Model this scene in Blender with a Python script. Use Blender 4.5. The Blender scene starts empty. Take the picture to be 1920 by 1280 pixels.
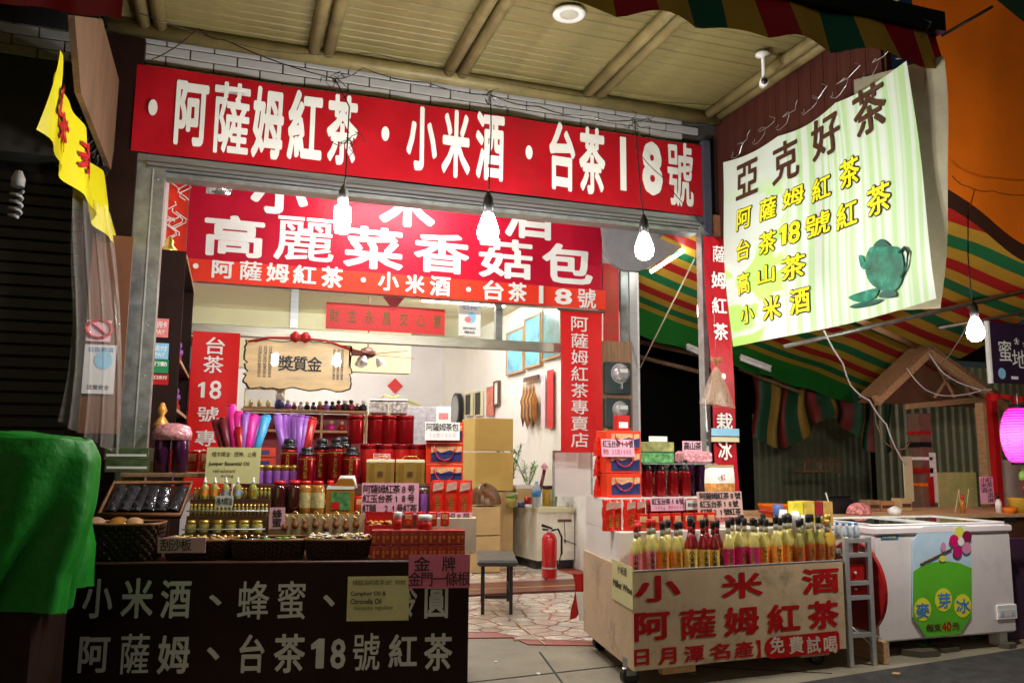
import bpy, bmesh, math, random
import numpy as np
from mathutils import Matrix, Vector, noise as MN
random.seed(7)
sc = bpy.context.scene
col = sc.collection
R_ = math.radians
# ---------------------------------------------------------------- camera
CAM_H = 1.3
cam_d = bpy.data.cameras.new('camera'); cam = bpy.data.objects.new('camera', cam_d); col.objects.link(cam)
cam.location = (0, 0, CAM_H); cam.rotation_euler = (R_(97.880), R_(-0.4413), R_(-18.7542))
cam_d.sensor_width = 36; cam_d.lens = 36*1547/1920; cam_d.clip_start = .05; cam_d.clip_end = 500
sc.camera = cam
# ---------------------------------------------------------------- night sky, weak warm glow of the street from behind
w = bpy.data.worlds.new('World'); sc.world = w; w.use_nodes = True
nt = w.node_tree; bg = nt.nodes['Background']
sky = nt.nodes.new('ShaderNodeTexSky'); sky.sky_type = 'NISHITA'; sky.sun_disc = False
SUN_EL, SUN_AZ = 24, 205          # azimuth from north (+Y) clockwise
sky.sun_elevation = R_(SUN_EL); sky.sun_rotation = R_(SUN_AZ)
nt.links.new(sky.outputs[0], bg.inputs[0]); bg.inputs[1].default_value = 0.0025
sl = bpy.data.lights.new('street_glow', 'SUN'); sl.energy = 0.22; sl.angle = R_(40); sl.color = (1.0, .78, .52)
so = bpy.data.objects.new('street_glow', sl); col.objects.link(so)
sd = Vector((math.sin(R_(SUN_AZ))*math.cos(R_(SUN_EL)), math.cos(R_(SUN_AZ))*math.cos(R_(SUN_EL)), math.sin(R_(SUN_EL))))
so.rotation_euler = sd.to_track_quat('Z', 'Y').to_euler()
sc.view_settings.view_transform = 'Standard'; sc.view_settings.look = 'None'
sc.view_settings.exposure = 0.15; sc.view_settings.gamma = 1.0; sc.view_settings.use_curve_mapping = False
sc.cycles.use_denoising = True
sc.cycles.sample_clamp_indirect = 6
sc.cycles.max_bounces = 7; sc.cycles.diffuse_bounces = 4; sc.cycles.glossy_bounces = 3; sc.cycles.transmission_bounces = 6; sc.cycles.transparent_max_bounces = 12
sc.cycles.caustics_reflective = False; sc.cycles.caustics_refractive = False
BULB = 400.0; EDGE_GLOW = 25.0
# ---------------------------------------------------------------- measuring helpers
CM = np.array(cam.rotation_euler.to_matrix())
def ray(px, py): return CM @ np.array([px-960, 640-py, -1547.])
class Fr:
    def __init__(s, o, deg):
        s.o = np.array(o, float); a = R_(deg); s.a = a
        s.e = np.array([math.cos(a), math.sin(a)]); s.n = np.array([-s.e[1], s.e[0]])
    def hit(s, px, py, v=0):
        d = ray(px, py); t = (v+s.n.dot(s.o))/s.n.dot(d[:2]); p = np.array([0, 0, CAM_H])+d*t
        return (p[:2]-s.o).dot(s.e), p[2]
    def W(s, u, v, w):
        q = s.o+s.e*u+s.n*v; return Vector((q[0], q[1], w))
    def rect(s, x0, y0, x1, y1, v):
        ym, xm = (y0+y1)/2, (x0+x1)/2
        return s.hit(x0, ym, v)[0], s.hit(x1, ym, v)[0], s.hit(xm, y1, v)[1], s.hit(xm, y0, v)[1]
F = Fr((0, 0), 0); L = Fr((-.70, 4.82), -12); K = Fr((2.2, 4.35), 4.1)
def atz(px, py, z):
    d = ray(px, py); p = np.array([0, 0, CAM_H])+d*((z-CAM_H)/d[2]); return Vector(p)
def aty(px, py, y):
    d = ray(px, py); p = np.array([0, 0, CAM_H])+d*(y/d[1]); return Vector(p)
def atx(px, py, x):
    d = ray(px, py); p = np.array([0, 0, CAM_H])+d*(x/d[0]); return Vector(p)
# ---------------------------------------------------------------- materials
MT = {}
def mat(name, c, rough=.5, metal=0., var=.15, vs=6., bump=0., bs=40., trans=0., emit=None, es=0., coat=0., alpha=1., trl=0., stretch=(1, 1, 1), dirt=0., spec=.5):
    if name in MT: return MT[name]
    m = bpy.data.materials.new(name); m.use_nodes = True; t = m.node_tree; N = t.nodes; K_ = t.links.new
    b = N['Principled BSDF']; b.inputs['Roughness'].default_value = rough; b.inputs['Metallic'].default_value = metal
    b.inputs['Transmission Weight'].default_value = trans; b.inputs['Coat Weight'].default_value = coat; b.inputs['Alpha'].default_value = alpha
    b.inputs['Base Color'].default_value = (*c, 1); b.inputs['Specular IOR Level'].default_value = spec
    if emit: b.inputs['Emission Color'].default_value = (*emit, 1); b.inputs['Emission Strength'].default_value = es
    if var or bump or dirt:
        tc = N.new('ShaderNodeTexCoord'); mp = N.new('ShaderNodeMapping'); mp.inputs['Scale'].default_value = stretch
        K_(tc.outputs['Object'], mp.inputs[0])
    if var:
        n = N.new('ShaderNodeTexNoise'); n.inputs['Scale'].default_value = vs; n.inputs['Detail'].default_value = 6; n.inputs['Roughness'].default_value = .65
        K_(mp.outputs[0], n.inputs['Vector'])
        r = N.new('ShaderNodeMapRange'); r.inputs['From Min'].default_value = .3; r.inputs['From Max'].default_value = .7
        r.inputs['To Min'].default_value = 1-var; r.inputs['To Max'].default_value = 1+var; K_(n.outputs[0], r.inputs[0])
        mx = N.new('ShaderNodeVectorMath'); mx.operation = 'SCALE'; mx.inputs[0].default_value = c; K_(r.outputs[0], mx.inputs['Scale'])
        outc = mx.outputs[0]
        if dirt:
            n2 = N.new('ShaderNodeTexNoise'); n2.inputs['Scale'].default_value = 3.1; n2.inputs['Detail'].default_value = 9; n2.inputs['Roughness'].default_value = .75
            K_(mp.outputs[0], n2.inputs['Vector'])
            r2 = N.new('ShaderNodeMapRange'); r2.inputs['From Min'].default_value = .52; r2.inputs['From Max'].default_value = .68; r2.inputs['To Max'].default_value = dirt; K_(n2.outputs[0], r2.inputs[0])
            mm = N.new('ShaderNodeMix'); mm.data_type = 'RGBA'; K_(r2.outputs[0], mm.inputs[0]); K_(outc, mm.inputs[6]); mm.inputs[7].default_value = (.05, .035, .02, 1)
            outc = mm.outputs[2]
        K_(outc, b.inputs['Base Color'])
        r3 = N.new('ShaderNodeMapRange'); r3.inputs['To Min'].default_value = max(0, rough-.1); r3.inputs['To Max'].default_value = min(1, rough+.12)
        K_(n.outputs[0], r3.inputs[0]); K_(r3.outputs[0], b.inputs['Roughness'])
    if bump:
        n3 = N.new('ShaderNodeTexNoise'); n3.inputs['Scale'].default_value = bs; n3.inputs['Detail'].default_value = 4; K_(mp.outputs[0], n3.inputs['Vector'])
        bp = N.new('ShaderNodeBump'); bp.inputs['Strength'].default_value = bump; bp.inputs['Distance'].default_value = .01
        K_(n3.outputs[0], bp.inputs['Height']); K_(bp.outputs[0], b.inputs['Normal'])
    if trl:
        o = N['Material Output']; tr = N.new('ShaderNodeBsdfTranslucent'); tr.inputs[0].default_value = (*c, 1)
        ms = N.new('ShaderNodeMixShader'); ms.inputs[0].default_value = trl; K_(b.outputs[0], ms.inputs[1]); K_(tr.outputs[0], ms.inputs[2]); K_(ms.outputs[0], o.inputs[0])
    MT[name] = m; return m
def fabric(name, c, **k): return mat(name, c, **{**dict(rough=.42, var=.1, vs=2.2, bump=.35, bs=5., spec=.2), **k})
WHITE = mat('white_print', (.82, .81, .78), .5, var=.05)
M = dict(
 red=fabric('red_banner_vinyl', (.40, .006, .014), bump=.8, var=.2, dirt=.25), red2=fabric('crimson_banner_vinyl', (.46, .006, .028), bump=.6, var=.15), orange_red=fabric('orange_red_banner', (.78, .045, .02)),
 dullred=fabric('dull_red_cloth', (.35, .01, .01)), galv=mat('galvanised_steel', (.36, .38, .37), .38, .75, var=.28, vs=14, bump=.1, bs=60),
 alu=mat('aluminium_rail', (.45, .46, .48), .3, .85, var=.2, vs=5, stretch=(.3, 4, 8)), steel=mat('stainless_steel', (.6, .6, .61), .38, .55, var=.12, stretch=(1, 1, 12)),
 brown=mat('dark_brown_board', (.02, .008, .006), .5, spec=.12, var=.25, vs=3, bump=.08), black=mat('black_plastic', (.012, .012, .014), .25, var=.2), blackm=mat('black_metal', (.015, .015, .016), .35, .3),
 cream=mat('cream_wall', (.62, .57, .36), .6, var=.08, vs=2), lav=mat('pale_plaster', (.66, .64, .66), .7, var=.06, vs=2), wall=mat('white_plaster', (.78, .76, .72), .7, var=.05, vs=2, bump=.1),
 wood=mat('warm_wood', (.42, .22, .09), .45, var=.25, vs=4, stretch=(1, 9, 9)), darkwood=mat('dark_wood', (.09, .035, .02), .4, var=.3, vs=4, stretch=(1, 8, 8)),
 oldwood=mat('weathered_wood', (.3, .17, .09), .65, var=.4, vs=5, bump=.3, stretch=(8, 8, 1)), palewood=mat('bare_timber', (.55, .34, .17), .6, var=.3, vs=5, stretch=(8, 1, 8)),
 tile=mat('white_glazed_tile', (.42, .41, .40), .3, var=.14, vs=3, bump=.05), grout=mat('dark_grout', (.05, .045, .04), .8), plank=mat('yellowed_ceiling_plank', (.215, .18, .07), .45, var=.3, vs=3, dirt=.4),
 plankgap=mat('ceiling_backing', (.04, .035, .015), .8), beam=mat('yellowed_beam', (.23, .185, .075), .4, var=.35, vs=4, dirt=.6), white=mat('white_paint', (.76, .74, .7), .45, var=.08, vs=3),
 card=mat('cardboard', (.52, .36, .16), .75, var=.12, vs=5), ycard=mat('yellow_carton', (.62, .44, .12), .6, var=.08, vs=3), pink=mat('pink_card', (.82, .42, .56), .55, var=.06), paper=mat('white_paper', (.8, .79, .76), .5, var=.05),
 olive=mat('olive_card', (.62, .58, .28), .5, var=.06), cartw=mat('grubby_cart_paint', (.58, .43, .28), .5, spec=.25, var=.15, vs=4, dirt=.55, bump=.12, bs=20), ink=mat('black_ink', (.015, .012, .012), .5, var=0), redink=mat('red_paint_letters', (.42, .008, .01), .5, spec=.2, var=.25, vs=15),
 gold=mat('gold_foil', (.75, .5, .12), .28, .8, var=.15), can=mat('red_metallic_tin', (.27, .005, .008), .22, .55, var=.12), can2=mat('red_lacquer_tin', (.46, .012, .012), .3, .1, var=.1), bag=mat('red_foil_bag', (.72, .025, .012), .25, .15, var=.2, vs=20, bump=.5, bs=30),
 gbag=mat('orange_red_gift_bag', (.75, .045, .01), .4, var=.12), navy=mat('navy_print', (.03, .04, .16), .35, var=.4, vs=25), sunset=mat('sunset_print', (.75, .4, .2), .4, var=.45, vs=25),
 concrete=mat('worn_concrete', (.24, .21, .15), .7, var=.22, vs=2.4, bump=.3, bs=50, dirt=.35), asphalt=mat('asphalt', (.045, .043, .042), .8, var=.55, vs=9, bump=.8, bs=120, dirt=.6, spec=.3),
 stone=mat('marble_piece', (.6, .53, .45), .25, var=.16, vs=5), stone2=mat('pink_marble_piece', (.55, .43, .36), .25, var=.16, vs=5), redgrout=mat('red_oxide_grout', (.26, .05, .03), .5, var=.2), dark=mat('dark_shutter', (.009, .007, .006), .5, .2, var=.3),
 green=fabric('green_tarpaulin', (.012, .19, .016), rough=.45, bump=.9, bs=14, trl=.1), sgreen=fabric('stripe_green', (.03, .26, .1), trl=.1), sred=fabric('stripe_red', (.62, .03, .03), trl=.1), syel=fabric('stripe_yellow', (.78, .48, .06), trl=.1),
 orange=fabric('orange_tarpaulin', (.9, .19, .01), bump=.5, bs=3, trl=.12), corr=mat('corrugated_sheet', (.3, .31, .2), .45, .3, var=.2, vs=3, dirt=.3), yellow=fabric('yellow_banner', (.85, .74, .01), trl=.3), soil=mat('terracotta', (.5, .16, .06), .7),
 leaf=mat('leaf_green', (.12, .3, .03), .45, var=.35, vs=30), plastic=None, capred=mat('red_cap', (.6, .015, .015), .3), white_pl=mat('white_plastic', (.8, .8, .8), .35), basket=mat('dark_wicker', (.045, .018, .01), .4, var=.4, vs=40), basketrim=mat('wicker_rim', (.24, .1, .04), .45, var=.3, vs=20),
 honey=mat('honey', (.5, .2, .03), .12, trans=.25, coat=.5), syrup=mat('dark_syrup', (.05, .008, .005), .08, coat=.6), oil=mat('pale_oil', (.55, .5, .12), .08, trans=.45, coat=.5), wine=mat('millet_wine', (.78, .68, .2), .12, trans=.3, coat=.6), rose=mat('red_wine', (.3, .012, .02), .1, trans=.2, coat=.6),
 amber=mat('amber_wine', (.7, .42, .05), .1, trans=.3, coat=.6), olivew=mat('olive_wine', (.45, .4, .1), .1, trans=.3, coat=.6), glass=mat('clear_glass', (.9, .95, .92), .03, var=0, trans=1.), neck=mat('bottle_neck_glass', (.6, .58, .45), .08, var=.1, trans=.5, coat=.5),
 lpink=mat('label_pink', (.75, .2, .2), .45, var=.3, vs=60), lmag=mat('label_magenta', (.55, .01, .12), .45, var=.25, vs=60), lyel=mat('label_yellow', (.75, .5, .1), .45, var=.3, vs=60), lora=mat('label_orange', (.8, .28, .03), .45, var=.3, vs=60), lbrown=mat('label_brown', (.45, .1, .02), .45, var=.35, vs=60),
 purple=mat('purple_wrap', (.3, .1, .45), .35, var=.25, vs=30), hotpink=mat('hot_pink_wrap', (.75, .02, .3), .35, var=.2, vs=30), skyblue=mat('sky_blue_wrap', (.05, .35, .65), .35, var=.2, vs=30), maroon=mat('maroon_wrap', (.15, .01, .02), .4, var=.3, vs=30),
 blue=mat('blue_print', (.05, .25, .6), .4), lblue=mat('light_blue_print', (.25, .55, .8), .4), dkgreen=mat('dark_green_print', (.03, .14, .05), .35, var=.5, vs=30), lgreen=mat('light_green_print', (.35, .62, .12), .45, var=.2, vs=2), foil=mat('crinkled_foil', (.6, .6, .62), .2, .9, bump=1., bs=30),
 bread=mat('pale_trinkets', (.65, .45, .2), .5, var=.4, vs=60), seat=mat('black_vinyl_seat', (.04, .038, .036), .3, var=.15), grey=mat('grey_panel', (.35, .35, .38), .5, var=.1, vs=2), ext=mat('extinguisher_red', (.5, .01, .012), .22, coat=.5),
)
M['film'] = mat('clear_film', (.5, .47, .44), .09, var=0, alpha=.2, bump=.8, bs=9, stretch=(3, 3, .4))
M['pane'] = mat('transom_glass', (.55, .6, .4), .05, var=0, alpha=.22)
M['bright_red'] = fabric('bright_red_cloth', (.68, .012, .012), bump=.6)
M['lit'] = mat('lit_bulb', (1, 1, 1), var=0, emit=(1, .96, .9), es=BULB)
M['litw'] = mat('lit_bulb_right', (1, 1, 1), var=0, emit=(1, .94, .84), es=BULB*2.2)
M['tube'] = mat('edge_glow', (1, 1, 1), var=0, emit=(.95, 1, .95), es=EDGE_GLOW)  # glow for the hood's bright sheet edge, no lamp there
# ---------------------------------------------------------------- mesh builder
class MB:
    def __init__(s): s.v = []; s.f = []; s.m = []; s.sm = []
    def add(s, vs, fs, mi=0, smooth=False):
        b = len(s.v); s.v += [tuple(p) for p in vs]
        for f in fs: s.f.append([b+i for i in f]); s.m.append(mi); s.sm.append(smooth)
        return s
    def box(s, x0, x1, y0, y1, z0, z1, mi=0, bev=0.):
        if bev > 0:
            b = bev; vs = []
            for z, i in ((z0, b), (z0+b, 0), (z1-b, 0), (z1, b)):
                X0, X1, Y0, Y1 = x0+i, x1-i, y0+i, y1-i
                if i: vs += [(X0, Y0+0, z), (X1, Y0, z), (X1, Y1, z), (X0, Y1, z)]
                else: vs += [(X0, Y0, z), (X1, Y0, z), (X1, Y1, z), (X0, Y1, z)]
            fs = [(3, 2, 1, 0), (12, 13, 14, 15)]
            for k in range(3):
                for j in range(4): a = k*4+j; c = k*4+(j+1) % 4; fs.append((a, c, c+4, a+4))
            return s.add(vs, fs, mi)
        vs = [(x0, y0, z0), (x1, y0, z0), (x1, y1, z0), (x0, y1, z0), (x0, y0, z1), (x1, y0, z1), (x1, y1, z1), (x0, y1, z1)]
        return s.add(vs, [(3, 2, 1, 0), (4, 5, 6, 7), (0, 1, 5, 4), (1, 2, 6, 5), (2, 3, 7, 6), (3, 0, 4, 7)], mi)
    def lathe(s, prof, c=(0, 0, 0), n=14, mi=0, smooth=True, sx=1, sy=1, cap=True):
        vs = []; fs = []
        for r, z in prof:
            for i in range(n):
                a = 2*math.pi*i/n; vs.append((c[0]+r*math.cos(a)*sx, c[1]+r*math.sin(a)*sy, c[2]+z))
        for k in range(len(prof)-1):
            for i in range(n): j = (i+1) % n; fs.append((k*n+i, k*n+j, (k+1)*n+j, (k+1)*n+i))
        s.add(vs, fs, mi, smooth)
        if cap:
            b = len(s.v)-len(vs)
            s.f.append([b+i for i in reversed(range(n))]); s.m.append(mi); s.sm.append(False)
            s.f.append([b+(len(prof)-1)*n+i for i in range(n)]); s.m.append(mi); s.sm.append(False)
        return s
    def tube(s, pts, r, n=6, mi=0, r2=None):
        pts = [Vector(p) for p in pts]; vs = []; fs = []; up = Vector((0, 0, 1))
        for k, p in enumerate(pts):
            d = (pts[min(k+1, len(pts)-1)]-pts[max(k-1, 0)])
            if d.length < 1e-9: d = Vector((0, 0, 1))
            d.normalize(); a = d.cross(up if abs(d.z) < .95 else Vector((1, 0, 0))).normalized(); b = a.cross(d).normalized()
            rr = r if r2 is None else r+(r2-r)*k/(len(pts)-1)
            for i in range(n): t = 2*math.pi*i/n; vs.append(p+a*(rr*math.cos(t))+b*(rr*math.sin(t)))
        for k in range(len(pts)-1):
            for i in range(n): j = (i+1) % n; fs.append((k*n+i, (k+1)*n+i, (k+1)*n+j, k*n+j))
        fs.append(tuple(range(n))); fs.append(tuple((len(pts)-1)*n+i for i in reversed(range(n))))
        return s.add(vs, fs, mi, n > 4)
    def grid(s, fn, nu, nv, mi=0, smooth=True, mif=None):
        vs = [fn(i/nu, j/nv) for j in range(nv+1) for i in range(nu+1)]; b = len(s.v); s.v += [tuple(p) for p in vs]
        for j in range(nv):
            for i in range(nu):
                a = b+j*(nu+1)+i; s.f.append([a, a+1, a+nu+2, a+nu+1]); s.m.append(mif(i, j) if mif else mi); s.sm.append(smooth)
        return s
    def slab(s, poly, z0, z1, mi=0):                 # polygon in x,y raised from z0 to z1
        n = len(poly); vs = [(x, y, z0) for x, y in poly]+[(x, y, z1) for x, y in poly]
        fs = [tuple(reversed(range(n))), tuple(range(n, 2*n))]+[(i, (i+1) % n, n+(i+1) % n, n+i) for i in range(n)]
        return s.add(vs, fs, mi)
    def plate(s, poly, y0, y1, mi=0):                # polygon in x,z with thickness along y
        n = len(poly); vs = [(x, y0, z) for x, z in poly]+[(x, y1, z) for x, z in poly]
        fs = [tuple(range(n)), tuple(reversed(range(n, 2*n)))]+[(i, n+i, n+(i+1) % n, (i+1) % n) for i in range(n)]
        return s.add(vs, fs, mi)
    def mesh(s, name, mats):
        me = bpy.data.meshes.new(name); me.from_pydata(s.v, [], s.f)
        for m in (mats if isinstance(mats, (list, tuple)) else [mats]): me.materials.append(m)
        me.polygons.foreach_set('material_index', s.m); me.polygons.foreach_set('use_smooth', s.sm); me.update(); return me
    def build(s, name, mats, parent=None, loc=None, rotz=0, xf=None):
        o = bpy.data.objects.new(name, s.mesh(name, mats)); col.objects.link(o)
        if parent: o.parent = parent
        if loc is not None: o.location = loc
        if rotz: o.rotation_euler = (0, 0, rotz)
        if xf is not None: o.matrix_basis = xf
        return o
def link_mesh(name, me, parent=None, loc=(0, 0, 0), rot=(0, 0, 0), scale=None):
    o = bpy.data.objects.new(name, me); col.objects.link(o); o.parent = parent; o.location = loc; o.rotation_euler = rot
    if scale: o.scale = scale
    return o
def tag(o, label=None, cat=None, group=None, kind=None):
    if label: o['label'] = label
    if cat: o['category'] = cat
    if group: o['group'] = group
    if kind: o['kind'] = kind
    return o
def thing(name, label, cat, loc=(0, 0, 0), rotz=0, group=None, rot=None):
    o = bpy.data.objects.new(name, None); col.objects.link(o); o.empty_display_size = .1
    o.location = loc; o.rotation_euler = rot or (0, 0, rotz); return tag(o, label, cat, group)
def struct(o, name=None): o['kind'] = 'structure'; return o
KIDS = {}
def copy_tree(o, loc=None, rotz=None, label=None, group=None, scale=None, parent=None):
    c = o.copy(); col.objects.link(c); c.parent = parent
    if loc is not None: c.location = loc
    if rotz is not None: c.rotation_euler = (0, 0, rotz)
    if scale is not None: c.scale = (scale, scale, scale) if isinstance(scale, (int, float)) else scale
    if label: c['label'] = label
    if group: c['group'] = group
    for ch in list(o.children): copy_tree(ch, parent=c)
    return c
class Proto:                                         # first placing uses the thing itself, later ones copies
    def __init__(s, root): s.r = root; s.used = False
    def put(s, loc, rotz=0, label=None, group=None, scale=None):
        if not s.used:
            s.used = True; o = s.r; o.location = loc; o.rotation_euler = (0, 0, rotz)
            if label: o['label'] = label
            if group: o['group'] = group
            if scale is not None: o.scale = (scale,)*3 if isinstance(scale, (int, float)) else scale
            return o
        return copy_tree(s.r, loc, rotz, label, group, scale if scale is not None else 1)
ORD = ['first', 'second', 'third', 'fourth', 'fifth', 'sixth', 'seventh', 'eighth', 'ninth', 'tenth', 'eleventh', 'twelfth', 'thirteenth', 'fourteenth', 'fifteenth', 'sixteenth', 'seventeenth', 'eighteenth', 'nineteenth', 'twentieth']
# ---------------------------------------------------------------- lettering (built-in font turned into mesh)
GL = {}; LAY = {}
def glyph(t, off=0.):
    k = (t, off)
    if k in GL: return GL[k]
    c = bpy.data.curves.new('t', 'FONT'); c.body = t; c.size = 1; c.resolution_u = 2; c.fill_mode = 'FRONT'
    o = bpy.data.objects.new('t', c); col.objects.link(o); bpy.context.view_layer.update()
    me = bpy.data.meshes.new_from_object(o.evaluated_get(bpy.context.evaluated_depsgraph_get()))
    v = np.array([(p.co.x, p.co.y) for p in me.vertices]) if len(me.vertices) else np.zeros((0, 2)); f = [tuple(p.vertices) for p in me.polygons]
    bpy.data.objects.remove(o); bpy.data.meshes.remove(me); bpy.data.curves.remove(c)
    if t == '1': v = np.array([(.19, 0), (.19, .48), (.09, .43), (.09, .52), (.22, .64), (.31, .64), (.31, 0)]); f = [(0, 6, 5, 4, 1), (1, 4, 3, 2)]
    if off > 0 and len(v):                        # bolder strokes: the same outline laid down several times, slightly shifted
        n0 = len(v); vs = [v]; fs = list(f); ks = 8 if off > .015 else 4
        for i in range(ks):
            a = 2*math.pi*(i+.5)/ks; vs.append(v+np.array([math.cos(a), math.sin(a)])*off); fs += [tuple(j+n0*(i+1) for j in q) for q in f]
        v = np.concatenate(vs); f = fs; LAY[k] = n0
    GL[k] = (v, f); return GL[k]
_v, _ = glyph('國'); EMX0, EMX1, EMY0, EMY1 = _v[:, 0].min(), _v[:, 0].max(), _v[:, 1].min(), _v[:, 1].max()
_d = .05*(EMX1-EMX0); EMX0 -= _d; EMX1 += _d; EMY0 -= _d; EMY1 += _d
def letters(mb, t, x0, x1, z0, z1, y, off=0., mode='em', vert=False, mi=0, disp=None, shear=0., thick=0.):
    """write t into the rectangle on the plane y (facing -y)"""
    def put(v, f, fx, fz, key=None):
        if not len(v): return
        P = []; n0 = LAY.get(key, 10**9)
        for i, (a, b) in enumerate(v):
            X, Z = fx(a, b), fz(a, b); yy = y-.00008*(i//n0)+(disp(X, Z) if disp else 0); P.append((X, yy, Z))
        mb.add(P, f, mi)
    if mode == 'fit':
        v, f = glyph(t, off)
        if not len(v): return
        a0, a1, b0, b1 = v[:, 0].min(), v[:, 0].max(), v[:, 1].min(), v[:, 1].max()
        put(v, f, lambda a, b: x0+(a-a0)/(a1-a0)*(x1-x0)+shear*(b-b0)/(b1-b0)*(z1-z0), lambda a, b: z0+(b-b0)/(b1-b0)*(z1-z0), (t, off)); return
    n = len(t)
    for i, ch in enumerate(t):
        if ch == ' ': continue
        if vert: cx0, cx1, cz0, cz1 = x0, x1, z1-(i+1)*(z1-z0)/n, z1-i*(z1-z0)/n
        else: cx0, cx1, cz0, cz1 = x0+i*(x1-x0)/n, x0+(i+1)*(x1-x0)/n, z0, z1
        v, f = glyph(ch, off)
        if not len(v): continue
        if ord(ch) < 256:
            a0, a1 = v[:, 0].min(), v[:, 0].max(); wdt = min((a1-a0)/(EMX1-EMX0), .8)*(cx1-cx0); mid = (cx0+cx1)/2
            put(v, f, lambda a, b: mid-wdt/2+(a-a0)/(a1-a0)*wdt, lambda a, b: cz0+(b-EMY0)/(EMY1-EMY0)*(cz1-cz0), (ch, off))
        else:
            put(v, f, lambda a, b: cx0+(a-EMX0)/(EMX1-EMX0)*(cx1-cx0)+shear*(b-EMY0), lambda a, b: cz0+(b-EMY0)/(EMY1-EMY0)*(cz1-cz0), (ch, off))
def dotpoly(mb, cx, cz, rx, rz, y, mi=0, n=16, disp=None):
    mb.add([(cx+rx*math.cos(2*math.pi*i/n), y+(disp(cx, cz) if disp else 0), cz+rz*math.sin(2*math.pi*i/n)) for i in range(n)], [tuple(range(n))], mi)
def card(fr, px, v, mt, lines, name, label, cat, thick=.003, lean=0., group=None, off=.012, roll=0.):
    """upright card whose front fills the pixel rectangle px at depth v; lines = (text, fx0, fy0, fx1, fy1, material, mode)"""
    u0, u1, z0, z1 = fr.rect(*px, v); wd, ht = u1-u0, z1-z0
    t = thing(name, label, cat, fr.W((u0+u1)/2, v, z0), 0, group, rot=(-lean, roll, fr.a))
    MB().box(-wd/2, wd/2, 0, thick, 0, ht).build('sheet', mt, t)
    by = {}
    for ln in lines:
        s, a, b, c, d, m_ = ln[:6]; mode = ln[6] if len(ln) > 6 else 'em'; of = ln[7] if len(ln) > 7 else off
        mb = by.setdefault(m_.name, (MB(), m_))[0]
        letters(mb, s, -wd/2+a*wd, -wd/2+c*wd, ht*(1-d), ht*(1-b), -.0015, of, 'fit' if mode == 'fit' else 'em', mode == 'vert')
    for mb, m_ in by.values():
        if mb.v: mb.build('lettering', m_, t)
    return t
# ================================================================ THE SETTING
YF, YI = 5.66, 8.0
g = MB().box(-150, 150, -150, 250, -.3, 0).build('ground', M['concrete']); struct(g)
a0, a1 = atz(1480, 1283, 0), atz(1940, 1212, 0); dx = (a1-a0).normalized(); p0 = a0-dx*3.2; p1 = a1+dx*60
nrm = Vector((dx.y, -dx.x, 0))
rd = MB().slab([(p0.x, p0.y), ((p0+nrm*60).x, (p0+nrm*60).y), ((p1+nrm*60).x, (p1+nrm*60).y), (p1.x, p1.y)], -.2, .004).build('road', M['asphalt']); struct(rd)
# slab joints in the concrete
jm = mat('joint_dirt', (.03, .028, .02), .9)
for (xa, ya, xb, yb) in ((870, 1280, 1200, 1243), (1200, 1243, 1560, 1262), (1012, 1222, 1062, 1290)):
    A, B = atz(xa, ya, 0), atz(xb, yb, 0); d = (B-A).normalized(); n = Vector((-d.y, d.x, 0))*.006
    struct(MB().slab([tuple((A-n)[:2]), tuple((B-n)[:2]), tuple((B+n)[:2]), tuple((A+n)[:2])], 0, .003).build('pavement_joint', jm))
# crazy paving of marble pieces set in red grout
fl_poly = [atz(700, 1199, 0), atz(961, 1196, 0), atz(990, 1209, 0), atz(1180, 1212, 0), Vector((4.1, 5.6, 0)), Vector((4.1, 7.57, 0)), Vector((-.62, 7.57, 0)), Vector((-.62, 5.7, 0))]
floor = MB().slab([(p.x, p.y) for p in fl_poly], -.1, .008).build('paving', M['redgrout']); struct(floor)
def clip(poly, a, b, c):                      # keep a*x+b*y<=c
    out = []
    for i in range(len(poly)):
        p, q = poly[i], poly[(i+1) % len(poly)]; dp, dq = a*p[0]+b*p[1]-c, a*q[0]+b*q[1]-c
        if dp <= 0: out.append(p)
        if dp*dq < 0: t = dp/(dp-dq); out.append((p[0]+(q[0]-p[0])*t, p[1]+(q[1]-p[1])*t))
    return out
def inside(p, poly):
    c = False
    for i in range(len(poly)):
        x1, y1 = poly[i]; x2, y2 = poly[i-1]
        if (y1 > p[1]) != (y2 > p[1]) and p[0] < (x2-x1)*(p[1]-y1)/(y2-y1)+x1: c = not c
    return c
def shrink(poly, d):
    cx = sum(p[0] for p in poly)/len(poly); cy = sum(p[1] for p in poly)/len(poly); out = poly[:]
    for i in range(len(poly)):
        x1, y1 = poly[i]; x2, y2 = poly[(i+1) % len(poly)]; nx, ny = y2-y1, x1-x2; l = math.hypot(nx, ny)
        if l < 1e-6: continue
        nx, ny = nx/l, ny/l; c = nx*x1+ny*y1
        if nx*cx+ny*cy > c: nx, ny, c = -nx, -ny, -c
        out = clip(out, nx, ny, c-d)
        if len(out) < 3: return out
    return out
def crazy(seeds, bounds, holder, z0, z1, name, mats):
    for i, s in enumerate(seeds):
        poly = [(bounds[0], bounds[2]), (bounds[1], bounds[2]), (bounds[1], bounds[3]), (bounds[0], bounds[3])]
        for j, q in enumerate(seeds):
            if i == j or abs(s[0]-q[0])+abs(s[1]-q[1]) > 1.3: continue
            a, b = q[0]-s[0], q[1]-s[1]; poly = clip(poly, a, b, (q[0]**2+q[1]**2-s[0]**2-s[1]**2)/2)
            if len(poly) < 3: break
        poly = shrink(poly, .009) if len(poly) > 2 else poly
        if len(poly) < 3: continue
        MB().slab(poly, z0, z1+random.uniform(0, .0015)).build(name, random.choice(mats), holder)
FA, FB = atz(961, 1186, 0), atz(1110, 1203, 0)
e0 = atz(909, 1126, 0); e1 = atz(1022, 1211, 0)
rs = random.Random(3); seeds = []
tries = 0
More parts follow.
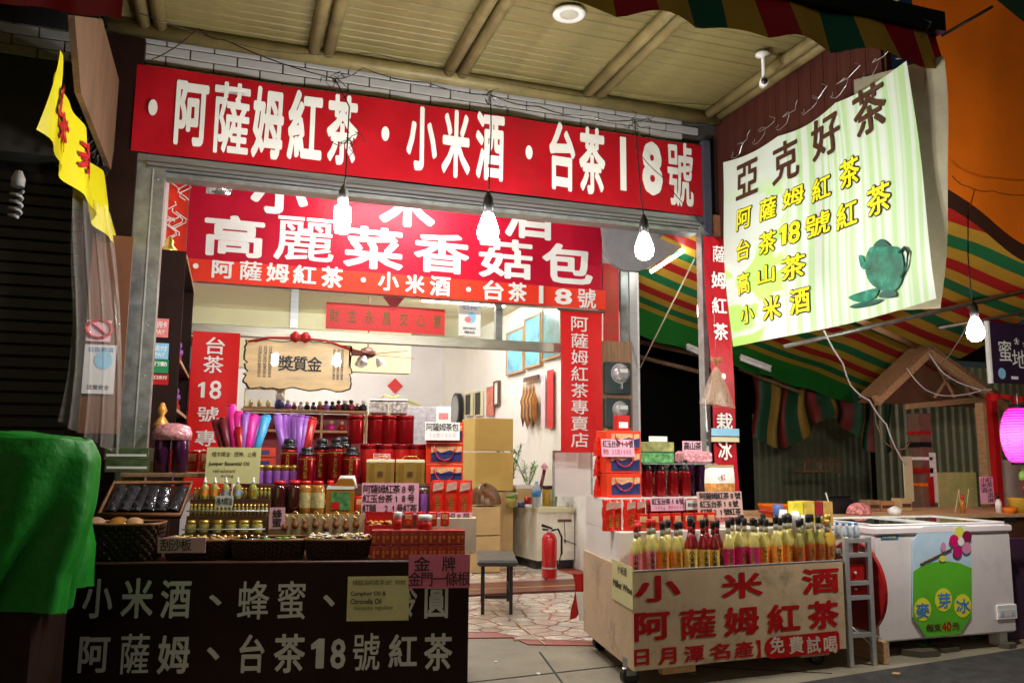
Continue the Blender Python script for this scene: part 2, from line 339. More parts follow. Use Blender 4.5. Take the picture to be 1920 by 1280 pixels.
front = [(p.x, p.y) for p in fl_poly]
while len(seeds) < 210 and tries < 20000:
    tries += 1; s = (rs.uniform(1.0, 4.0), rs.uniform(4.9, 7.5))
    if not inside(s, front): continue
    if all(((s[0]-q[0])*.6+(s[1]-q[1])*.5)**2*1.9+((s[0]-q[0])*.5-(s[1]-q[1])*.9)**2*.8 > .10**2 for q in seeds): seeds.append(s)
# trim: cells that would cross the front edge are cut by mirrored seeds
def mirrored(seeds, A, B):
    d = Vector((B.x-A.x, B.y-A.y)).normalized(); n = Vector((-d.y, d.x)); c = n.x*A.x+n.y*A.y; out = []
    for s in seeds:
        t = n.x*s[0]+n.y*s[1]-c
        if abs(t) < .25: out.append((s[0]-2*t*n.x, s[1]-2*t*n.y))
    return out
i_keep = len(seeds)
FE = [(atz(700, 1190, 0), atz(961, 1187, 0)), (atz(990, 1202, 0), atz(1180, 1205, 0))]
def cellmaker():
    for i, s in enumerate(seeds):
        poly = [(.9, 4.6), (4.08, 4.6), (4.08, 7.56), (.9, 7.56)]
        for j, q in enumerate(seeds):
            if i == j or abs(s[0]-q[0])+abs(s[1]-q[1]) > 1.2: continue
            a, b = q[0]-s[0], q[1]-s[1]; poly = clip(poly, a, b, (q[0]**2+q[1]**2-s[0]**2-s[1]**2)/2)
            if len(poly) < 3: break
        seg = FE[0] if s[0] < atz(975, 1200, 0).x else FE[1]
        A, B = seg; d = Vector((B.x-A.x, B.y-A.y)).normalized(); n = (d.y, -d.x); c = n[0]*A.x+n[1]*A.y
        poly = clip(poly, n[0], n[1], c)
        poly = shrink(poly, .0085) if len(poly) > 2 else poly
        if len(poly) >= 3: MB().slab(poly, .0, .0125+random.uniform(0, .0015)).build('paving_stone', random.choice([M['stone'], M['stone'], M['stone2']]), floor)
cellmaker()
MB().slab([(e0.x-.006, e0.y), (e1.x-.006, e1.y), (e1.x+.006, e1.y), (e0.x+.006, e0.y)], .0, .0155).build('brass_strip', mat('brass_strip', (.5, .4, .25), .35, .5), floor)
# red threshold step and indoor floor
st = MB().box(-.62, 3.9, 7.57, 8.22, -.1, .03).build('threshold', mat('red_brown_tile', (.13, .03, .02), .35, var=.25, vs=3)); struct(st)
MB().box(-.62, 3.9, 7.80, 7.83, .0, .034).build('yellow_line', mat('yellow_tile_line', (.5, .3, .06), .4), st)
inf = MB().box(-.62, 3.85, 8.22, 15.6, -.1, .02).build('floor', M['redgrout']); struct(inf)
rs2 = random.Random(5); sd2 = [(rs2.uniform(1.2, 3.6), rs2.uniform(8.3, 10.8)) for _ in range(110)]
crazy(sd2, (1.2, 3.6, 8.24, 10.8), inf, .0, .024, 'paving_stone', [M['stone'], M['stone2']])
# ---------------- porch ceiling
ceil = MB().box(-.9, 3.68, 3.3, 5.62, 4.12, 4.2).build('porch_ceiling', M['plankgap']); struct(ceil)
pm = MB().box(-.88, 3.66, 0, .086, 0, .02, bev=.005).mesh('ceiling_plank', M['plank'])
for i in range(25): link_mesh('ceiling_plank', pm, ceil, (0, 3.33+i*.0905, 4.095+random.uniform(0, .004)))
for bx in (-.62, .46, 1.42, 2.52, 3.6):
    b = MB()
    for s in (-.05, .05): b.tube([(bx+s, 3.3, 4.06), (bx+s, 5.6, 4.065)], .042, 12)
    b.build('ceiling_beam', M['beam'], ceil)
MB().tube([(-.88, 5.585, 4.045), (3.66, 5.585, 4.045)], .055, 12).build('edge_beam', M['beam'], ceil)
dl = aty(1067, 25, 4.5)
t = thing('downlight', 'round unlit downlight set into the planked porch ceiling', 'ceiling light', (dl.x, dl.y, 4.07))
t.location = atz(1067, 25, 4.08)
MB().lathe([(.105, 0), (.105, -.012), (.09, -.02), (.075, -.012)], n=24).build('trim_ring', M['white_pl'], t)
MB().lathe([(.07, -.006), (.055, -.016), (.02, -.02)], n=20).build('lamp', mat('frosted_lens', (.5, .5, .42), .3), t)
struct(MB().box(-6, -.92, 3.3, 5.68, 4.0, 4.1).build('dark_filler_slab', M['dark']))  # black slab added to keep the overhead left of the planks dark
# ---------------- facade
fac = MB().box(-5, 3.7, 5.70, 5.9, 3.16, 4.2).build('facade_wall', M['grout']); struct(fac)
tm = MB().box(0, .292, 0, .018, 0, .062, bev=.004).mesh('wall_tile', M['tile'])
for r in range(4):
    for c in range(22):
        x = -3.1+c*.302+(r % 2)*.151
        if x+.292 < 3.68: link_mesh('wall_tile', tm, fac, (x, 5.686, 3.795+r*.07))
pil = MB().box(-.95, -.662, 5.62, 5.9, 0, 4.0).build('facade_pillar', M['brown']); struct(pil)
lw = MB(); lw.box(-5.5, -.95, 5.9, 6, 0, 3.2)
lwo = lw.build('shutter_wall', M['dark']); struct(lwo)
sm_ = MB().box(0, 4.5, 0, .02, 0, .068, bev=.006).mesh('shutter_slat', M['dark'])
for i in range(40): link_mesh('shutter_slat', sm_, lwo, (-5.45, 5.88, .1+i*.075))
# end wall of dark planks on the right
rw = MB().box(3.7, 3.74, 3.80, 5.72, 2.9, 4.12).build('end_wall', mat('maroon_plank_back', (.05, .015, .012), .6)); struct(rw)
wm = MB().box(0, .02, 0, .125, 0, 1.2, bev=.003).mesh('wall_plank', mat('maroon_plank', (.07, .02, .015), .5, spec=.2, var=.3, vs=3, stretch=(9, 9, 1), dirt=.3))
for i in range(14): link_mesh('wall_plank', wm, rw, (3.68, 3.82+i*.13, 2.91))
# header rails of the roller shutter
hd = thing('shutter_header', 'grooved grey aluminium shutter header under the big red sign', 'shutter header', (0, YF, 0))
m = MB(); m.box(-.66, 3.52, -.03, .16, 3.172, 3.225, bev=.006); m.build('top_rail', M['alu'], hd)
m = MB(); m.box(-.60, 3.5, -.055, .10, 3.143, 3.168, bev=.006); m.build('groove_rail', M['alu'], hd)
m = MB(); m.box(-.60, 3.5, -.035, .10, 3.127, 3.139, bev=.003); m.build('groove_rail', M['alu'], hd)
m = MB(); m.box(-.49, 3.5, 0, .13, 3.09, 3.123, bev=.004); m.build('bottom_rail', M['galv'], hd)
lp = thing('shutter_post', 'tall galvanised steel post at the left end of the shop opening', 'post', (-.575, YF, 0))
MB().box(-.085, .085, -.02, .12, .0, 3.18, bev=.006).build('channel', M['galv'], lp)
MB().box(.01, .018, -.026, -.016, .0, 3.18).build('guide_lip', M['steel'], lp)
rm = MB().lathe([(.006, 0), (.004, .004)], n=8).mesh('rivet', M['steel'])
for i in range(9): link_mesh('rivet', rm, lp, (.045, -.02, .5+i*.32), (math.pi/2, 0, 0))
rp = thing('shutter_post', 'slim grey steel post beside the hanging red strip banner', 'post', (3.505, YF-.02, 0))
MB().box(-.012, .03, -.03, .05, 0, 3.15, bev=.004).build('channel', M['galv'], rp)
MB().box(.02, .085, -.04, .02, 3.02, 3.86, bev=.004).build('bracket_plate', mat('blue_grey_steel', (.12, .14, .2), .4, .5), rp)
# porch back walls and ceilings of the inner rooms
rm_ = MB(); rm_.box(-.72, -.62, 5.9, 8, 0, 3.95); struct(rm_.build('porch_side_wall', M['wall']))
struct(MB().box(-.72, 3.7, 5.9, 8.0, 3.95, 4.05).build('porch_inner_ceiling', M['grey']))
struct(MB().box(-.72, 3.95, 8.02, 8.12, 2.86, 3.95).build('partition_wall', M['wall']))
struct(MB().box(-.72, .02, 8.04, 8.12, 0, 2.36).build('partition_wall', M['lav']))
struct(MB().box(3.85, 3.95, 8.121, 15.6, 0, 3.4).build('wall_right', M['wall']))
struct(MB().box(-.72, -.62, 8.12, 15.6, 0, 3.4).build('wall_left', M['lav']))
struct(MB().box(-.72, 3.95, 15.6, 15.7, 0, 3.4).build('wall_back', M['lav']))
struct(MB().box(-.72, 3.95, 8.12, 15.7, 3.4, 3.5).build('ceiling', mat('cream_ceiling', (.7, .66, .42), .7, var=.05)))
struct(MB().box(-.62, 2.6, 12.6, 12.8, 2.55, 3.4).build('ceiling_downstand', mat('cream_ceiling', (.7, .66, .42), .7, var=.05)))
struct(MB().box(3.87, 4.1, 8.0, 8.119, 0, 2.86).build('partition_pier', M['wall']))
# outer side of the shop, seen past the steel post: dark
struct(MB().box(3.96, 4.0, 8.13, 15.6, 0, 3.4).build('outer_wall', M['dark']))
# transom frame with panes
tf = thing('transom_window', 'long glazed transom with metal frame over the inner doorway', 'window', (0, YI, 0))
MB().box(-.6, 3.86, -.03, .06, 2.375, 2.475, bev=.006).build('lintel', mat('brushed_bronze', (.42, .4, .33), .35, .7, stretch=(1, 4, 12)), tf)
for px in (551, 935):
    x = F.hit(px, 600, YI)[0]; MB().box(x-.035, x+.035, -.02, .05, 2.478, 2.86, bev=.004).build('mullion', M['alu'], tf)
xs = [-.6, F.hit(551, 600, YI)[0], F.hit(935, 600, YI)[0], 3.86]
for i in range(3): MB().box(xs[i]+.037, xs[i+1]-.037, .01, .018, 2.48, 2.86).build('pane', M['pane'], tf)
# ---------------- neighbour's yard on the right
struct(MB().box(4.0, 14, 13.0, 13.1, 0, 3.6).build('yard_back_wall', M['dark']))
def corrug(x0, x1, y, z0, z1, name, label, pitch=.11, y2=None):
    t = thing(name, label, 'metal sheet', (x0, y, z0)); y2 = y if y2 is None else y2
    n = int((x1-x0)/pitch); vs = []; fs = []
    pr = [(0, 0), (.35, 0), (.5, .035), (.85, .035)]
    P = []
    for i in range(n):
        for a, d in pr: P.append(((i+a)*pitch, d+(y2-y)*(i+a)/n))
    P.append((n*pitch, y2-y))
    m = MB(); k = len(P); m.v = [(a, d, z) for z in (0, z1-z0) for a, d in P]+[(a, d+.004, z) for z in (0, z1-z0) for a, d in P]
    for i in range(k-1): m.f += [[i, i+1, k+i+1, k+i], [2*k+i, 3*k+i, 3*k+i+1, 2*k+i+1]]; m.m += [0, 0]; m.sm += [False, False]
    m.build('sheet', M['corr'], t); return t
corrug(7.4, 9.6, 10.6, .0, 1.95, 'corrugated_wall', 'dark corrugated metal wall behind the hanging striped cloth', .12)
corrug(8.2, 11.6, 9.0, .6, 2.6, 'corrugated_wall', 'olive green corrugated metal sheet behind the little wooden gable', .14)
# striped tarpaulin roofs (stripes are strips of cloth sewn together)
SC = [0, 2, 1, 2]      # red, yellow, green, yellow
def striped(name, label, corners, n, sag=.12, ph=0, label_cat='awning', sub=1):
    A, B, C, D = [Vector(c) for c in corners]; o = A
    def fn(s, t):
        p = A.lerp(B, s).lerp(D.lerp(C, s), t)-o
        p.z -= sag*math.sin(math.pi*min(1, max(0, (s*2.9) % 1)))*.5+sag*.4*math.sin(t*math.pi*3.0)**2
        return p
    t = thing(name, label, label_cat, o)
    m = MB().grid(fn, 28, n*sub, mif=lambda i, j: SC[(j//sub+ph) % 4]); m.build('cloth', [M['sred'], M['sgreen'], M['syel']], t); return t
SA, SB, SD, SCc = aty(1158, 560, 8.7), aty(1668, 748, 9.3), Vector((3.86, 5.6, 4.05)), aty(2080, 500, 5.35)
striped('striped_awning', 'big striped red, yellow and green tarpaulin roof over the yard behind the green banner', [SA, SB, SCc, SD], 24, .06, 1, sub=2)
gv = thing('green_valance', 'plain green tarpaulin edge hanging below the striped roof', 'tarpaulin', SA)
MB().grid(lambda s, t: (SB-SA)*s+Vector((0, -.02, .02-.38*t*(1-.3*s)+.015*math.sin(s*40))), 60, 2).build('cloth', fabric('edge_green', (.02, .2, .03), trl=.2), gv)
# orange tarpaulin
O = [aty(1700, -200, 4.6), aty(2080, -120, 4.6), aty(2060, 520, 5.3), aty(1745, 345, 5.3)]
def of(s, t):
    A, B, C, D = O; p = A.lerp(B, s).lerp(D.lerp(C, s), t); p.z -= .10*math.sin(math.pi*s)*t; p.y += .04*math.sin(s*9+t*3); return p-O[0]
ot = thing('orange_tarpaulin', 'large glowing orange tarpaulin stretched overhead at the upper right', 'tarpaulin', O[0])
MB().grid(of, 24, 18).build('cloth', M['orange'], ot)
MB().grid(lambda s, t: of(s, 1)+Vector((0, -.02, .03-.16*t)), 24, 2).build('dark_hem', mat('dark_hem', (.06, .02, .01), .6), ot)
gd = thing('green_tarpaulin', 'dark green tarpaulin corner above the orange one', 'tarpaulin', aty(1850, -15, 4.4))
G = [aty(1850, -15, 4.4), aty(1960, -60, 4.4), aty(1960, 75, 4.4)]
MB().add([G[0]-G[0], G[1]-G[0], G[2]-G[0]], [(0, 1, 2)]).build('cloth', mat('dark_green_cloth', (.015, .05, .02), .6), gd)
# roof poles of the stall
def pole(name, label, pts, r, mt, cat='pole'):
    o = Vector(pts[0]); t = thing(name, label, cat, o); MB().tube([Vector(p)-o for p in pts], r, 8).build('rod', mt, t); return t
pole('roof_pole', 'grey metal pole crossing under the striped roof', [aty(1470, 650, 6.4), aty(1925, 545, 6.0)], .022, M['galv'])
pole('roof_pole', 'long steel purlin below the striped roof by the lit bulb', [aty(1760, 615, 6.6), aty(1925, 585, 6.2)], .018, M['galv'])
pole('roof_pole', 'pale timber batten under the striped roof left of the gable', [aty(1610, 600, 6.6), aty(1730, 655, 7.2)], .03, M['palewood'])
pole('roof_pole', 'dark bracket rod holding the orange tarpaulin', [aty(1765, 68, 4.5), aty(1862, 12, 4.2)], .012, M['blackm'])
pole('guy_rope', 'pale rope slanting down across the gap beside the steel post', [aty(1302, 486, 6.5), aty(1200, 690, 7.9)], .007, mat('rope', (.6, .55, .4), .8), 'rope')
# dark rafters under the low roof behind
for i, (a, b) in enumerate((((1195, 640), (1325, 668)), ((1195, 668), (1325, 700)), ((1385, 690), (1500, 735)))):
    pole('rafter', ['upper dark rafter below the green cloth edge', 'lower dark rafter seen past the steel post', 'brown rafter right of the red strip banner'][i], [aty(*a, 9.5), aty(*b, 9.2)], .03, M['oldwood'])
for i, (a, b) in enumerate((((1288, 652), (1326, 668)), ((1388, 672), (1446, 694)))):
    A, B = aty(*a, 8.6), aty(*b, 8.4)
    t = thing('tube_light_or_glow', ['unlit white tube light beside the slim steel post', 'unlit white tube light right of the red strip banner'][i], 'tube light', A)
    MB().tube([(0, 0, .03), B-A+Vector((0, 0, .03))], .028, 4).build('housing', M['white_pl'], t); MB().tube([(0, 0, -.01), B-A+Vector((0, 0, -.01))], .015, 8).build('tube', M['white_pl'], t)
struct(MB().box(4.0, 16, 9.9, 13, 3.3, 3.4).build('yard_roof', M['dark']))
# striped cloth hanging in the yard
hc = thing('hanging_cloth', 'dim striped cloth gathered and hanging in the dark yard', 'cloth', aty(1420, 730, 9))
H0 = aty(1410, 705, 9.6); H1 = aty(1690, 745, 9.0); hc.location = H0
def hf(s, t):
    p = (H1-H0)*s; drop = (.55+.5*math.sin(s*5+.6)**2)*(1-.25*math.sin(s*2.2)); p = p+Vector((.05*math.sin(t*4+s*9), .08*math.sin(s*34), -t*drop)); return p
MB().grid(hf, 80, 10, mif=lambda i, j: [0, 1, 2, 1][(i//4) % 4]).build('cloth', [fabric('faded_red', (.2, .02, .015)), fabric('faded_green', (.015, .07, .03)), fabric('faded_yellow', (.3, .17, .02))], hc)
sh = thing('wall_shelf', 'narrow rack shelf fixed to the dark corrugated wall', 'shelf', aty(1505, 885, 9.4))
MB().box(0, .65, 0, .16, 0, .03).box(0, .65, 0, .02, .14, .16).build('board', M['oldwood'], sh)
for i in range(9): MB().box(.03+i*.07, .045+i*.07, 0, .02, .03, .2).build('picket', M['oldwood'], sh)
# little wooden gable with posts
Yg = 7.0
ga, gb, gc = aty(1642, 752, Yg), aty(1740, 660, Yg), aty(1885, 762, Yg)
gt = thing('wooden_gable', 'small wooden gable roof with unpainted rafters over the neighbouring stall', 'stall roof', (ga.x, Yg, 0))
def bar(mb, A, B, h, dpt):
    A, B = Vector(A), Vector(B); dd = (B-A).normalized(); n = Vector((-dd.z, 0, dd.x))*h/2
    vs = [A-n, B-n, B+n, A+n]; mb.plate([(v.x, v.z) for v in vs], A.y-dpt/2, A.y+dpt/2)
for A, B in ((ga, gb), (gc, gb)):
    m = MB(); bar(m, A-gt.location, B-gt.location, .1, .06); m.build('rafter', M['palewood'], gt)
    m = MB(); bar(m, A-gt.location+Vector((0, .10, .06)), B-gt.location+Vector((0, .10, .06)), .03, .30); m.build('roof_board', M['oldwood'], gt)
m = MB(); m.plate([(v.x-gt.location.x, v.z) for v in (ga, gc, gb)], .25, .27); m.build('gable_panel', mat('plywood_dark', (.17, .08, .04), .6, var=.25), gt)
tb = [aty(1700, 762, Yg+.2), aty(1880, 745, Yg+.2)]
m = MB(); bar(m, tb[0]-gt.location, tb[1]-gt.location, .06, .05); m.build('tie_beam', M['palewood'], gt)
for a, b in (((1752, 745), (1790, 690)), ((1790, 745), (1760, 690)), ((1820, 742), (1800, 700))):
    m = MB(); bar(m, aty(*a, Yg+.15)-gt.location, aty(*b, Yg+.15)-gt.location, .025, .02); m.build('brace', M['palewood'], gt)
def post(px, y, top, bot, wd, mt, name, label, Y):
    a, b = aty(px, top, Y), aty(px, bot, Y); t = thing(name, label, 'post', (a.x, Y, 0)); MB().box(-wd/2, wd/2, -wd/2, wd/2, 0, a.z, bev=.008).build('shaft', mt, t); return t
post(1722, 0, 775, 945, .15, mat('bark_post', (.16, .08, .05), .7, var=.4, bump=.5), 'stall_post', 'dark rough post wrapped with cables and tape under the gable', 6.7)
post(1842, 0, 755, 945, .10, M['palewood'], 'stall_post', 'bare yellowish timber post between gable and paper lantern', 6.6)
post(1858, 0, 740, 945, .07, M['can2'], 'stall_post', 'glossy red post right of the bare timber post', 6.35)
for i in range(5):
    z = 1.55-.13*i; c_ = aty(1722, 800, 6.7).x
    tw = thing('cable_tie', 'tape band round the dark rough post, %s from top' % ORD[i], 'tape', (c_, 6.7, z))
    MB().box(-.08, .08, -.08, .08, 0, .03+.02*(i % 2)).build('band', [M['can2'], M['blackm'], M['white_pl'], M['can2'], M['orange']][i], tw)
def panel(px, Y, mt, name, label, cat, th=.02):
    u0, u1, z0, z1 = F.rect(*px, Y); t = thing(name, label, cat, ((u0+u1)/2, Y, z0)); MB().box(-(u1-u0)/2, (u1-u0)/2, 0, th, 0, z1-z0, bev=.002).build('board', mt, t); return t
panel((1760, 885, 1832, 955), 7.3, mat('lit_yellow_board', (.85, .75, .3), .5), 'stall_board', 'pale yellow board behind the freezer between two posts', 'board')
panel((1856, 862, 1960, 950), 7.0, mat('rosy_white_board', (.8, .66, .6), .5), 'stall_board', 'off-white board behind the paper lantern tassel', 'board')
panel((1745, 848, 1757, 942), 6.62, M['paper'], 'cloth_strip', 'narrow white cloth hung on the dark post', 'cloth')
panel((1744, 893, 1752, 946), 6.60, M['dullred'], 'cloth_strip', 'narrow red cloth below the white one on the dark post', 'cloth')
panel((1697, 855, 1712, 940), 6.58, M['cream'], 'notice', 'cream notice strip tied left of the dark post', 'notice')
# ================================================================ BANNERS AND SIGNS
def wave(a=.006, k=2.1, ph=0): return lambda x, z: a*math.sin(x*k+ph)+a*.5*math.sin(x*k*2.7+z*3+ph)
def banner(fr, u0, u1, z0, z1, v, mt, name, label, cat, disp, origin=None, group=None):
    t = thing(name, label, cat, fr.W(u0, v, z0), fr.a, group)
    nu = max(6, int((u1-u0)/.05)); nv = max(4, int((z1-z0)/.06))
    def fn(s, q):
        x, z = s*(u1-u0), q*(z1-z0); return (x, disp(x, z), z)
    MB().grid(fn, nu, nv).build('cloth', mt, t); return t
def fitpx(mb, ch, fr, px, v, u0, z0, disp=None, off=.03, gap=.006, mi=0):
    a, b, c, d = fr.rect(*px, v); letters(mb, ch, a-u0, b-u0, c-z0, d-z0, -gap, off, 'fit', disp=disp, mi=mi)
def charobj(ch, fr, px, v, u0, z0, disp, off, mt, par, gap=.006, vm='fit'):
    mb = MB(); fitpx(mb, ch, fr, px, v, u0, z0, disp, off, gap)
    if mb.v: mb.build('character', mt, par)
# big red fascia banner
FU0, FU1, FZ0, FZ1 = -.70, 3.52, 3.225, 3.815; fv = YF-.05
dsp = lambda x, z: .010*math.sin(x*1.9)+.006*math.sin(x*6.3+z*3)+.004*math.sin(x*13-z*7)
fb = banner(F, FU0, FU1, FZ0, FZ1, fv, M['red'], 'fascia_banner', 'long red banner over the shop front with big white Chinese characters', 'banner', dsp)
for ch, px in (('阿', (328, 153, 390, 274)), ('薩', (400, 155, 468, 290)), ('姆', (473, 163, 532, 299)), ('紅', (540, 169, 605, 302)), ('茶', (613, 178, 671, 310)),
               ('小', (762, 200, 819, 322)), ('米', (828, 208, 881, 334)), ('酒', (891, 213, 944, 340)), ('台', (1029, 230, 1078, 358)), ('茶', (1086, 240, 1134, 365)), ('8', (1204, 265, 1242, 367)), ('號', (1252, 267, 1301, 387))):
    charobj(ch, F, px, fv, FU0, FZ0, dsp, .034 if ch not in '薩號8' else (.02 if ch != '8' else .05), WHITE, fb)
a, b, c, d_ = F.rect(1162, 258, 1173, 358, fv); MB().plate([(a-FU0, c-FZ0), (b-FU0, c-FZ0), (b-FU0, d_-FZ0), (a-FU0, d_-FZ0)], -.012, -.008).build('character', WHITE, fb)
for px, py in ((287, 203), (722, 252), (991, 287)):
    a, c = F.hit(px, py, fv); m = MB(); dotpoly(m, a-FU0, c-FZ0, .028, .055, -.012); m.build('dot', WHITE, fb)
# inner banners hung over the inner doorway
v = YI-.10; U0 = F.hit(352, 420, v)[0]; U1 = F.hit(1128, 480, v)[0]; Z0 = F.hit(355, 488, v)[1]; ds2 = wave(.008, 2.5, 1)
ib = banner(F, U0, U1, Z0-.02, 3.86, v, M['red2'], 'inner_banner', 'large crimson banner inside with rounded white characters in two rows, hung behind the bulbs', 'banner', ds2)
for ch, px, of in (('小', (470, 318, 578, 402), .04), ('米', (712, 335, 816, 426), .04), ('酒', (945, 358, 1036, 448), .03),
                   ('高', (382, 404, 496, 482), .03), ('麗', (514, 408, 626, 490), .014), ('菜', (644, 426, 756, 505), .028), ('香', (776, 438, 880, 512), .028), ('菇', (898, 448, 998, 522), .024), ('包', (1016, 458, 1110, 532), .032)):
    charobj(ch, F, px, v, U0, Z0-.02, ds2, of, WHITE, ib)
v2 = YI-.13; a = F.hit(338, 505, v2)[0]; b = F.hit(1136, 560, v2)[0]; z0 = F.hit(355, 526, v2)[1]; z1 = F.hit(355, 484, v2)[1]; ds3 = wave(.006, 3.1, 2)
ob = banner(F, a, b, z0, z1, v2, M['orange_red'], 'strip_banner', 'narrow orange-red banner of white characters just below the large crimson one', 'banner', ds3)
for ch, px in (('阿', (397, 489, 438, 522)), ('薩', (449, 490, 491, 526)), ('姆', (499, 494, 542, 530)), ('紅', (549, 498, 593, 533)), ('茶', (602, 500, 643, 540)), ('小', (709, 510, 748, 545)), ('米', (760, 515, 796, 550)), ('酒', (806, 518, 844, 555)), ('台', (905, 526, 944, 563)), ('茶', (952, 530, 987, 566)), ('8', (1040, 541, 1073, 571)), ('號', (1083, 541, 1117, 578))):
    charobj(ch, F, px, v2, a, z0, ds3, .03 if ch not in '薩號' else .016, WHITE, ob)
q0 = F.rect(1010, 536, 1018, 569, v2); MB().plate([(q0[0]-a, q0[2]-z0), (q0[1]-a, q0[2]-z0), (q0[1]-a, q0[3]-z0), (q0[0]-a, q0[3]-z0)], -.012, -.008).build('character', WHITE, ob)
for px, py in ((367, 499), (681, 525), (878, 543)):
    x, z = F.hit(px, py, v2); m = MB(); dotpoly(m, x-a, z-z0, .025, .025, -.012); m.build('dot', WHITE, ob)
# vertical banner right
v = YI-.15; a = F.hit(1052, 700, v)[0]; b = F.hit(1129, 700, v)[0]; z0 = F.hit(1090, 848, v)[1]; z1 = F.hit(1090, 583, v)[1]; ds4 = wave(.008, 5, .5)
vb = banner(F, a, b, z0, z1, v, M['bright_red'], 'hanging_banner', 'tall red banner with a column of thin white characters, right of the inner doorway', 'banner', ds4)
for i, ch in enumerate('阿薩姆紅茶專賣店'): y = 594+i*31; charobj(ch, F, (1071, y, 1103, y+27), v, a, z0, ds4, .008, WHITE, vb)
MB().box(-.04, b-a+.04, -.01, .01, z1-z0-.01, z1-z0+.012).build('rod', M['darkwood'], vb)
# vertical banner left
a = F.hit(357, 700, v)[0]; b = F.hit(447, 700, v)[0]; z0 = .95; z1 = F.hit(400, 622, v)[1]
lb = banner(F, a, b, z0, z1, v, M['bright_red'], 'hanging_banner', 'red banner with white characters and the number 18 beside the dark shelves at left', 'banner', ds4)
for ch, px in (('台', (386, 632, 422, 664)), ('茶', (381, 667, 419, 699)), ('1', (371, 716, 384, 745)), ('8', (393, 713, 415, 748)), ('號', (370, 762, 410, 790)), ('專', (366, 806, 405, 836)), ('賣', (362, 842, 401, 872))):
    charobj(ch, F, px, v, a, z0, ds4, .014 if ch != '1' else .003, WHITE, lb)
# red flourished cloth at far left of the inner banners
v = 7.6; a, b, z0, z1 = F.rect(312, 335, 352, 470, v)
rc = banner(F, a, b, z0, z1, v, M['orange_red'], 'festive_cloth', 'red festive cloth with curling white strokes hanging above the dark shelves', 'cloth', wave(.02, 20))
rr = random.Random(4)
for i in range(9):
    x, z = rr.uniform(.02, b-a-.02), rr.uniform(.05, z1-z0-.1); pts = [(x+.05*math.sin(k*1.1+i), -.035, z+k*.03) for k in range(7)]
    MB().tube(pts, .005, 4).build('stroke', WHITE, rc)
fo = thing('foil_balloon', 'crinkled silver foil packet hanging under the shutter header', 'packet', F.W(F.hit(411, 350, 7.0)[0], 7.0, F.hit(411, 365, 7.0)[1]))
MB().grid(lambda s, t: ((s-.5)*.2, -.05*math.sin(math.pi*s)*math.sin(math.pi*t), t*.14), 8, 6).grid(lambda s, t: ((s-.5)*.2, .05*math.sin(math.pi*s)*math.sin(math.pi*t), t*.14), 8, 6).build('foil', M['foil'], fo)
# couplets and small notices
goldink = mat('gold_black_ink', (.12, .07, .01), .5)
card(F, (611, 573, 834, 622), YI-.03, mat('festive_paper', (.55, .02, .02), .5, var=.2, vs=50), [('財 主 永 昌 交 心 意', .03, .24, .97, .76, goldink, 'em', .02)], 'couplet', 'horizontal red paper couplet stuck across the transom glass', 'paper sign')
t = thing('paper_diamond', 'dark red paper triangle hanging over the horizontal couplet', 'paper sign', F.W(F.hit(738, 568, YI-.04)[0], YI-.04, F.hit(738, 568, YI-.04)[1]))
MB().plate([(-.11, .06), (0, -.08), (.11, .06), (.0, .065)], 0, .003).build('sheet', mat('festive_paper_dark', (.35, .01, .015), .5), t)
nz = card(F, (860, 571, 901, 630), YI-.03, M['paper'], [('公告', .15, .05, .85, .16, M['blue'], 'em'), ('請勿吸菸', .2, .72, .8, .8, M['ink'], 'em'), ('電話', .25, .84, .75, .93, M['ink'], 'em')], 'notice', 'white notice with a blue and red round emblem on the transom glass', 'notice')
m = MB(); dotpoly(m, .02, .19, .045, .055, -.003); m.build('emblem', M['lblue'], nz); m = MB(); dotpoly(m, -.02, .17, .035, .03, -.005); m.build('emblem_patch', M['lpink'], nz)
card(F, (1131, 495, 1160, 668), 7.93, mat('festive_paper', (.55, .02, .02)), [('和春景福永', .12, .06, .88, .96, mat('faded_gold_ink', (.32, .08, .02), .5), 'vert', .0)], 'couplet', 'vertical red paper couplet on the pier between the tall banner and steel post', 'paper sign')
# wooden award plaque
v = 7.85; a, b, z0, z1 = F.rect(463, 638, 655, 728, v); wd, ht = b-a, z1-z0
pq = thing('award_plaque', 'wavy-edged wooden award plaque with black characters and a red bow', 'plaque', F.W((a+b)/2, v, z0))
rr = random.Random(2); pol = []
for i in range(64):
    s = i/64*4
    if s < 1: x, z = -wd/2+s*wd, 0
    elif s < 2: x, z = wd/2, (s-1)*ht
    elif s < 3: x, z = wd/2-(s-2)*wd, ht*(1-.08*abs((s-2.5))*2)
    else: x, z = -wd/2, (4-s)*ht*.92
    pol.append((x+rr.uniform(-.02, .02), z+rr.uniform(-.014, .014)))
MB().plate([(x*1.035, z*1.05-.01) for x, z in pol], .012, .03).build('charred_edge', M['ink'], pq)
MB().plate(pol, -.01, .012).build('board', mat('honey_wood', (.72, .48, .2), .3, var=.2, vs=3, stretch=(1, 9, 5), coat=.5), pq)
m = MB(); letters(m, '獎質金', -wd*.2, wd*.22, ht*.34, ht*.66, -.014, .02); m.build('lettering', M['ink'], pq)
m = MB()
for i in range(3):
    letters(m, '日月潭紅茶評鑑優良茶品', -wd*(.40-i*.05), -wd*(.365-i*.05), ht*.2, ht*.85, -.014, 0, vert=True); letters(m, '南投縣魚池鄉農會比賽會', wd*(.33+i*.04), wd*(.36+i*.04), ht*.2, ht*.85, -.014, 0, vert=True)
m.build('small_lettering', M['ink'], pq)
m = MB(); m.tube([(-wd/2, -.02, ht*.92), (-wd*.3, -.02, ht*1.02), (0, -.03, ht*1.05), (wd*.25, -.02, ht*1.02), (wd/2, -.02, ht*.86)], .012, 6)
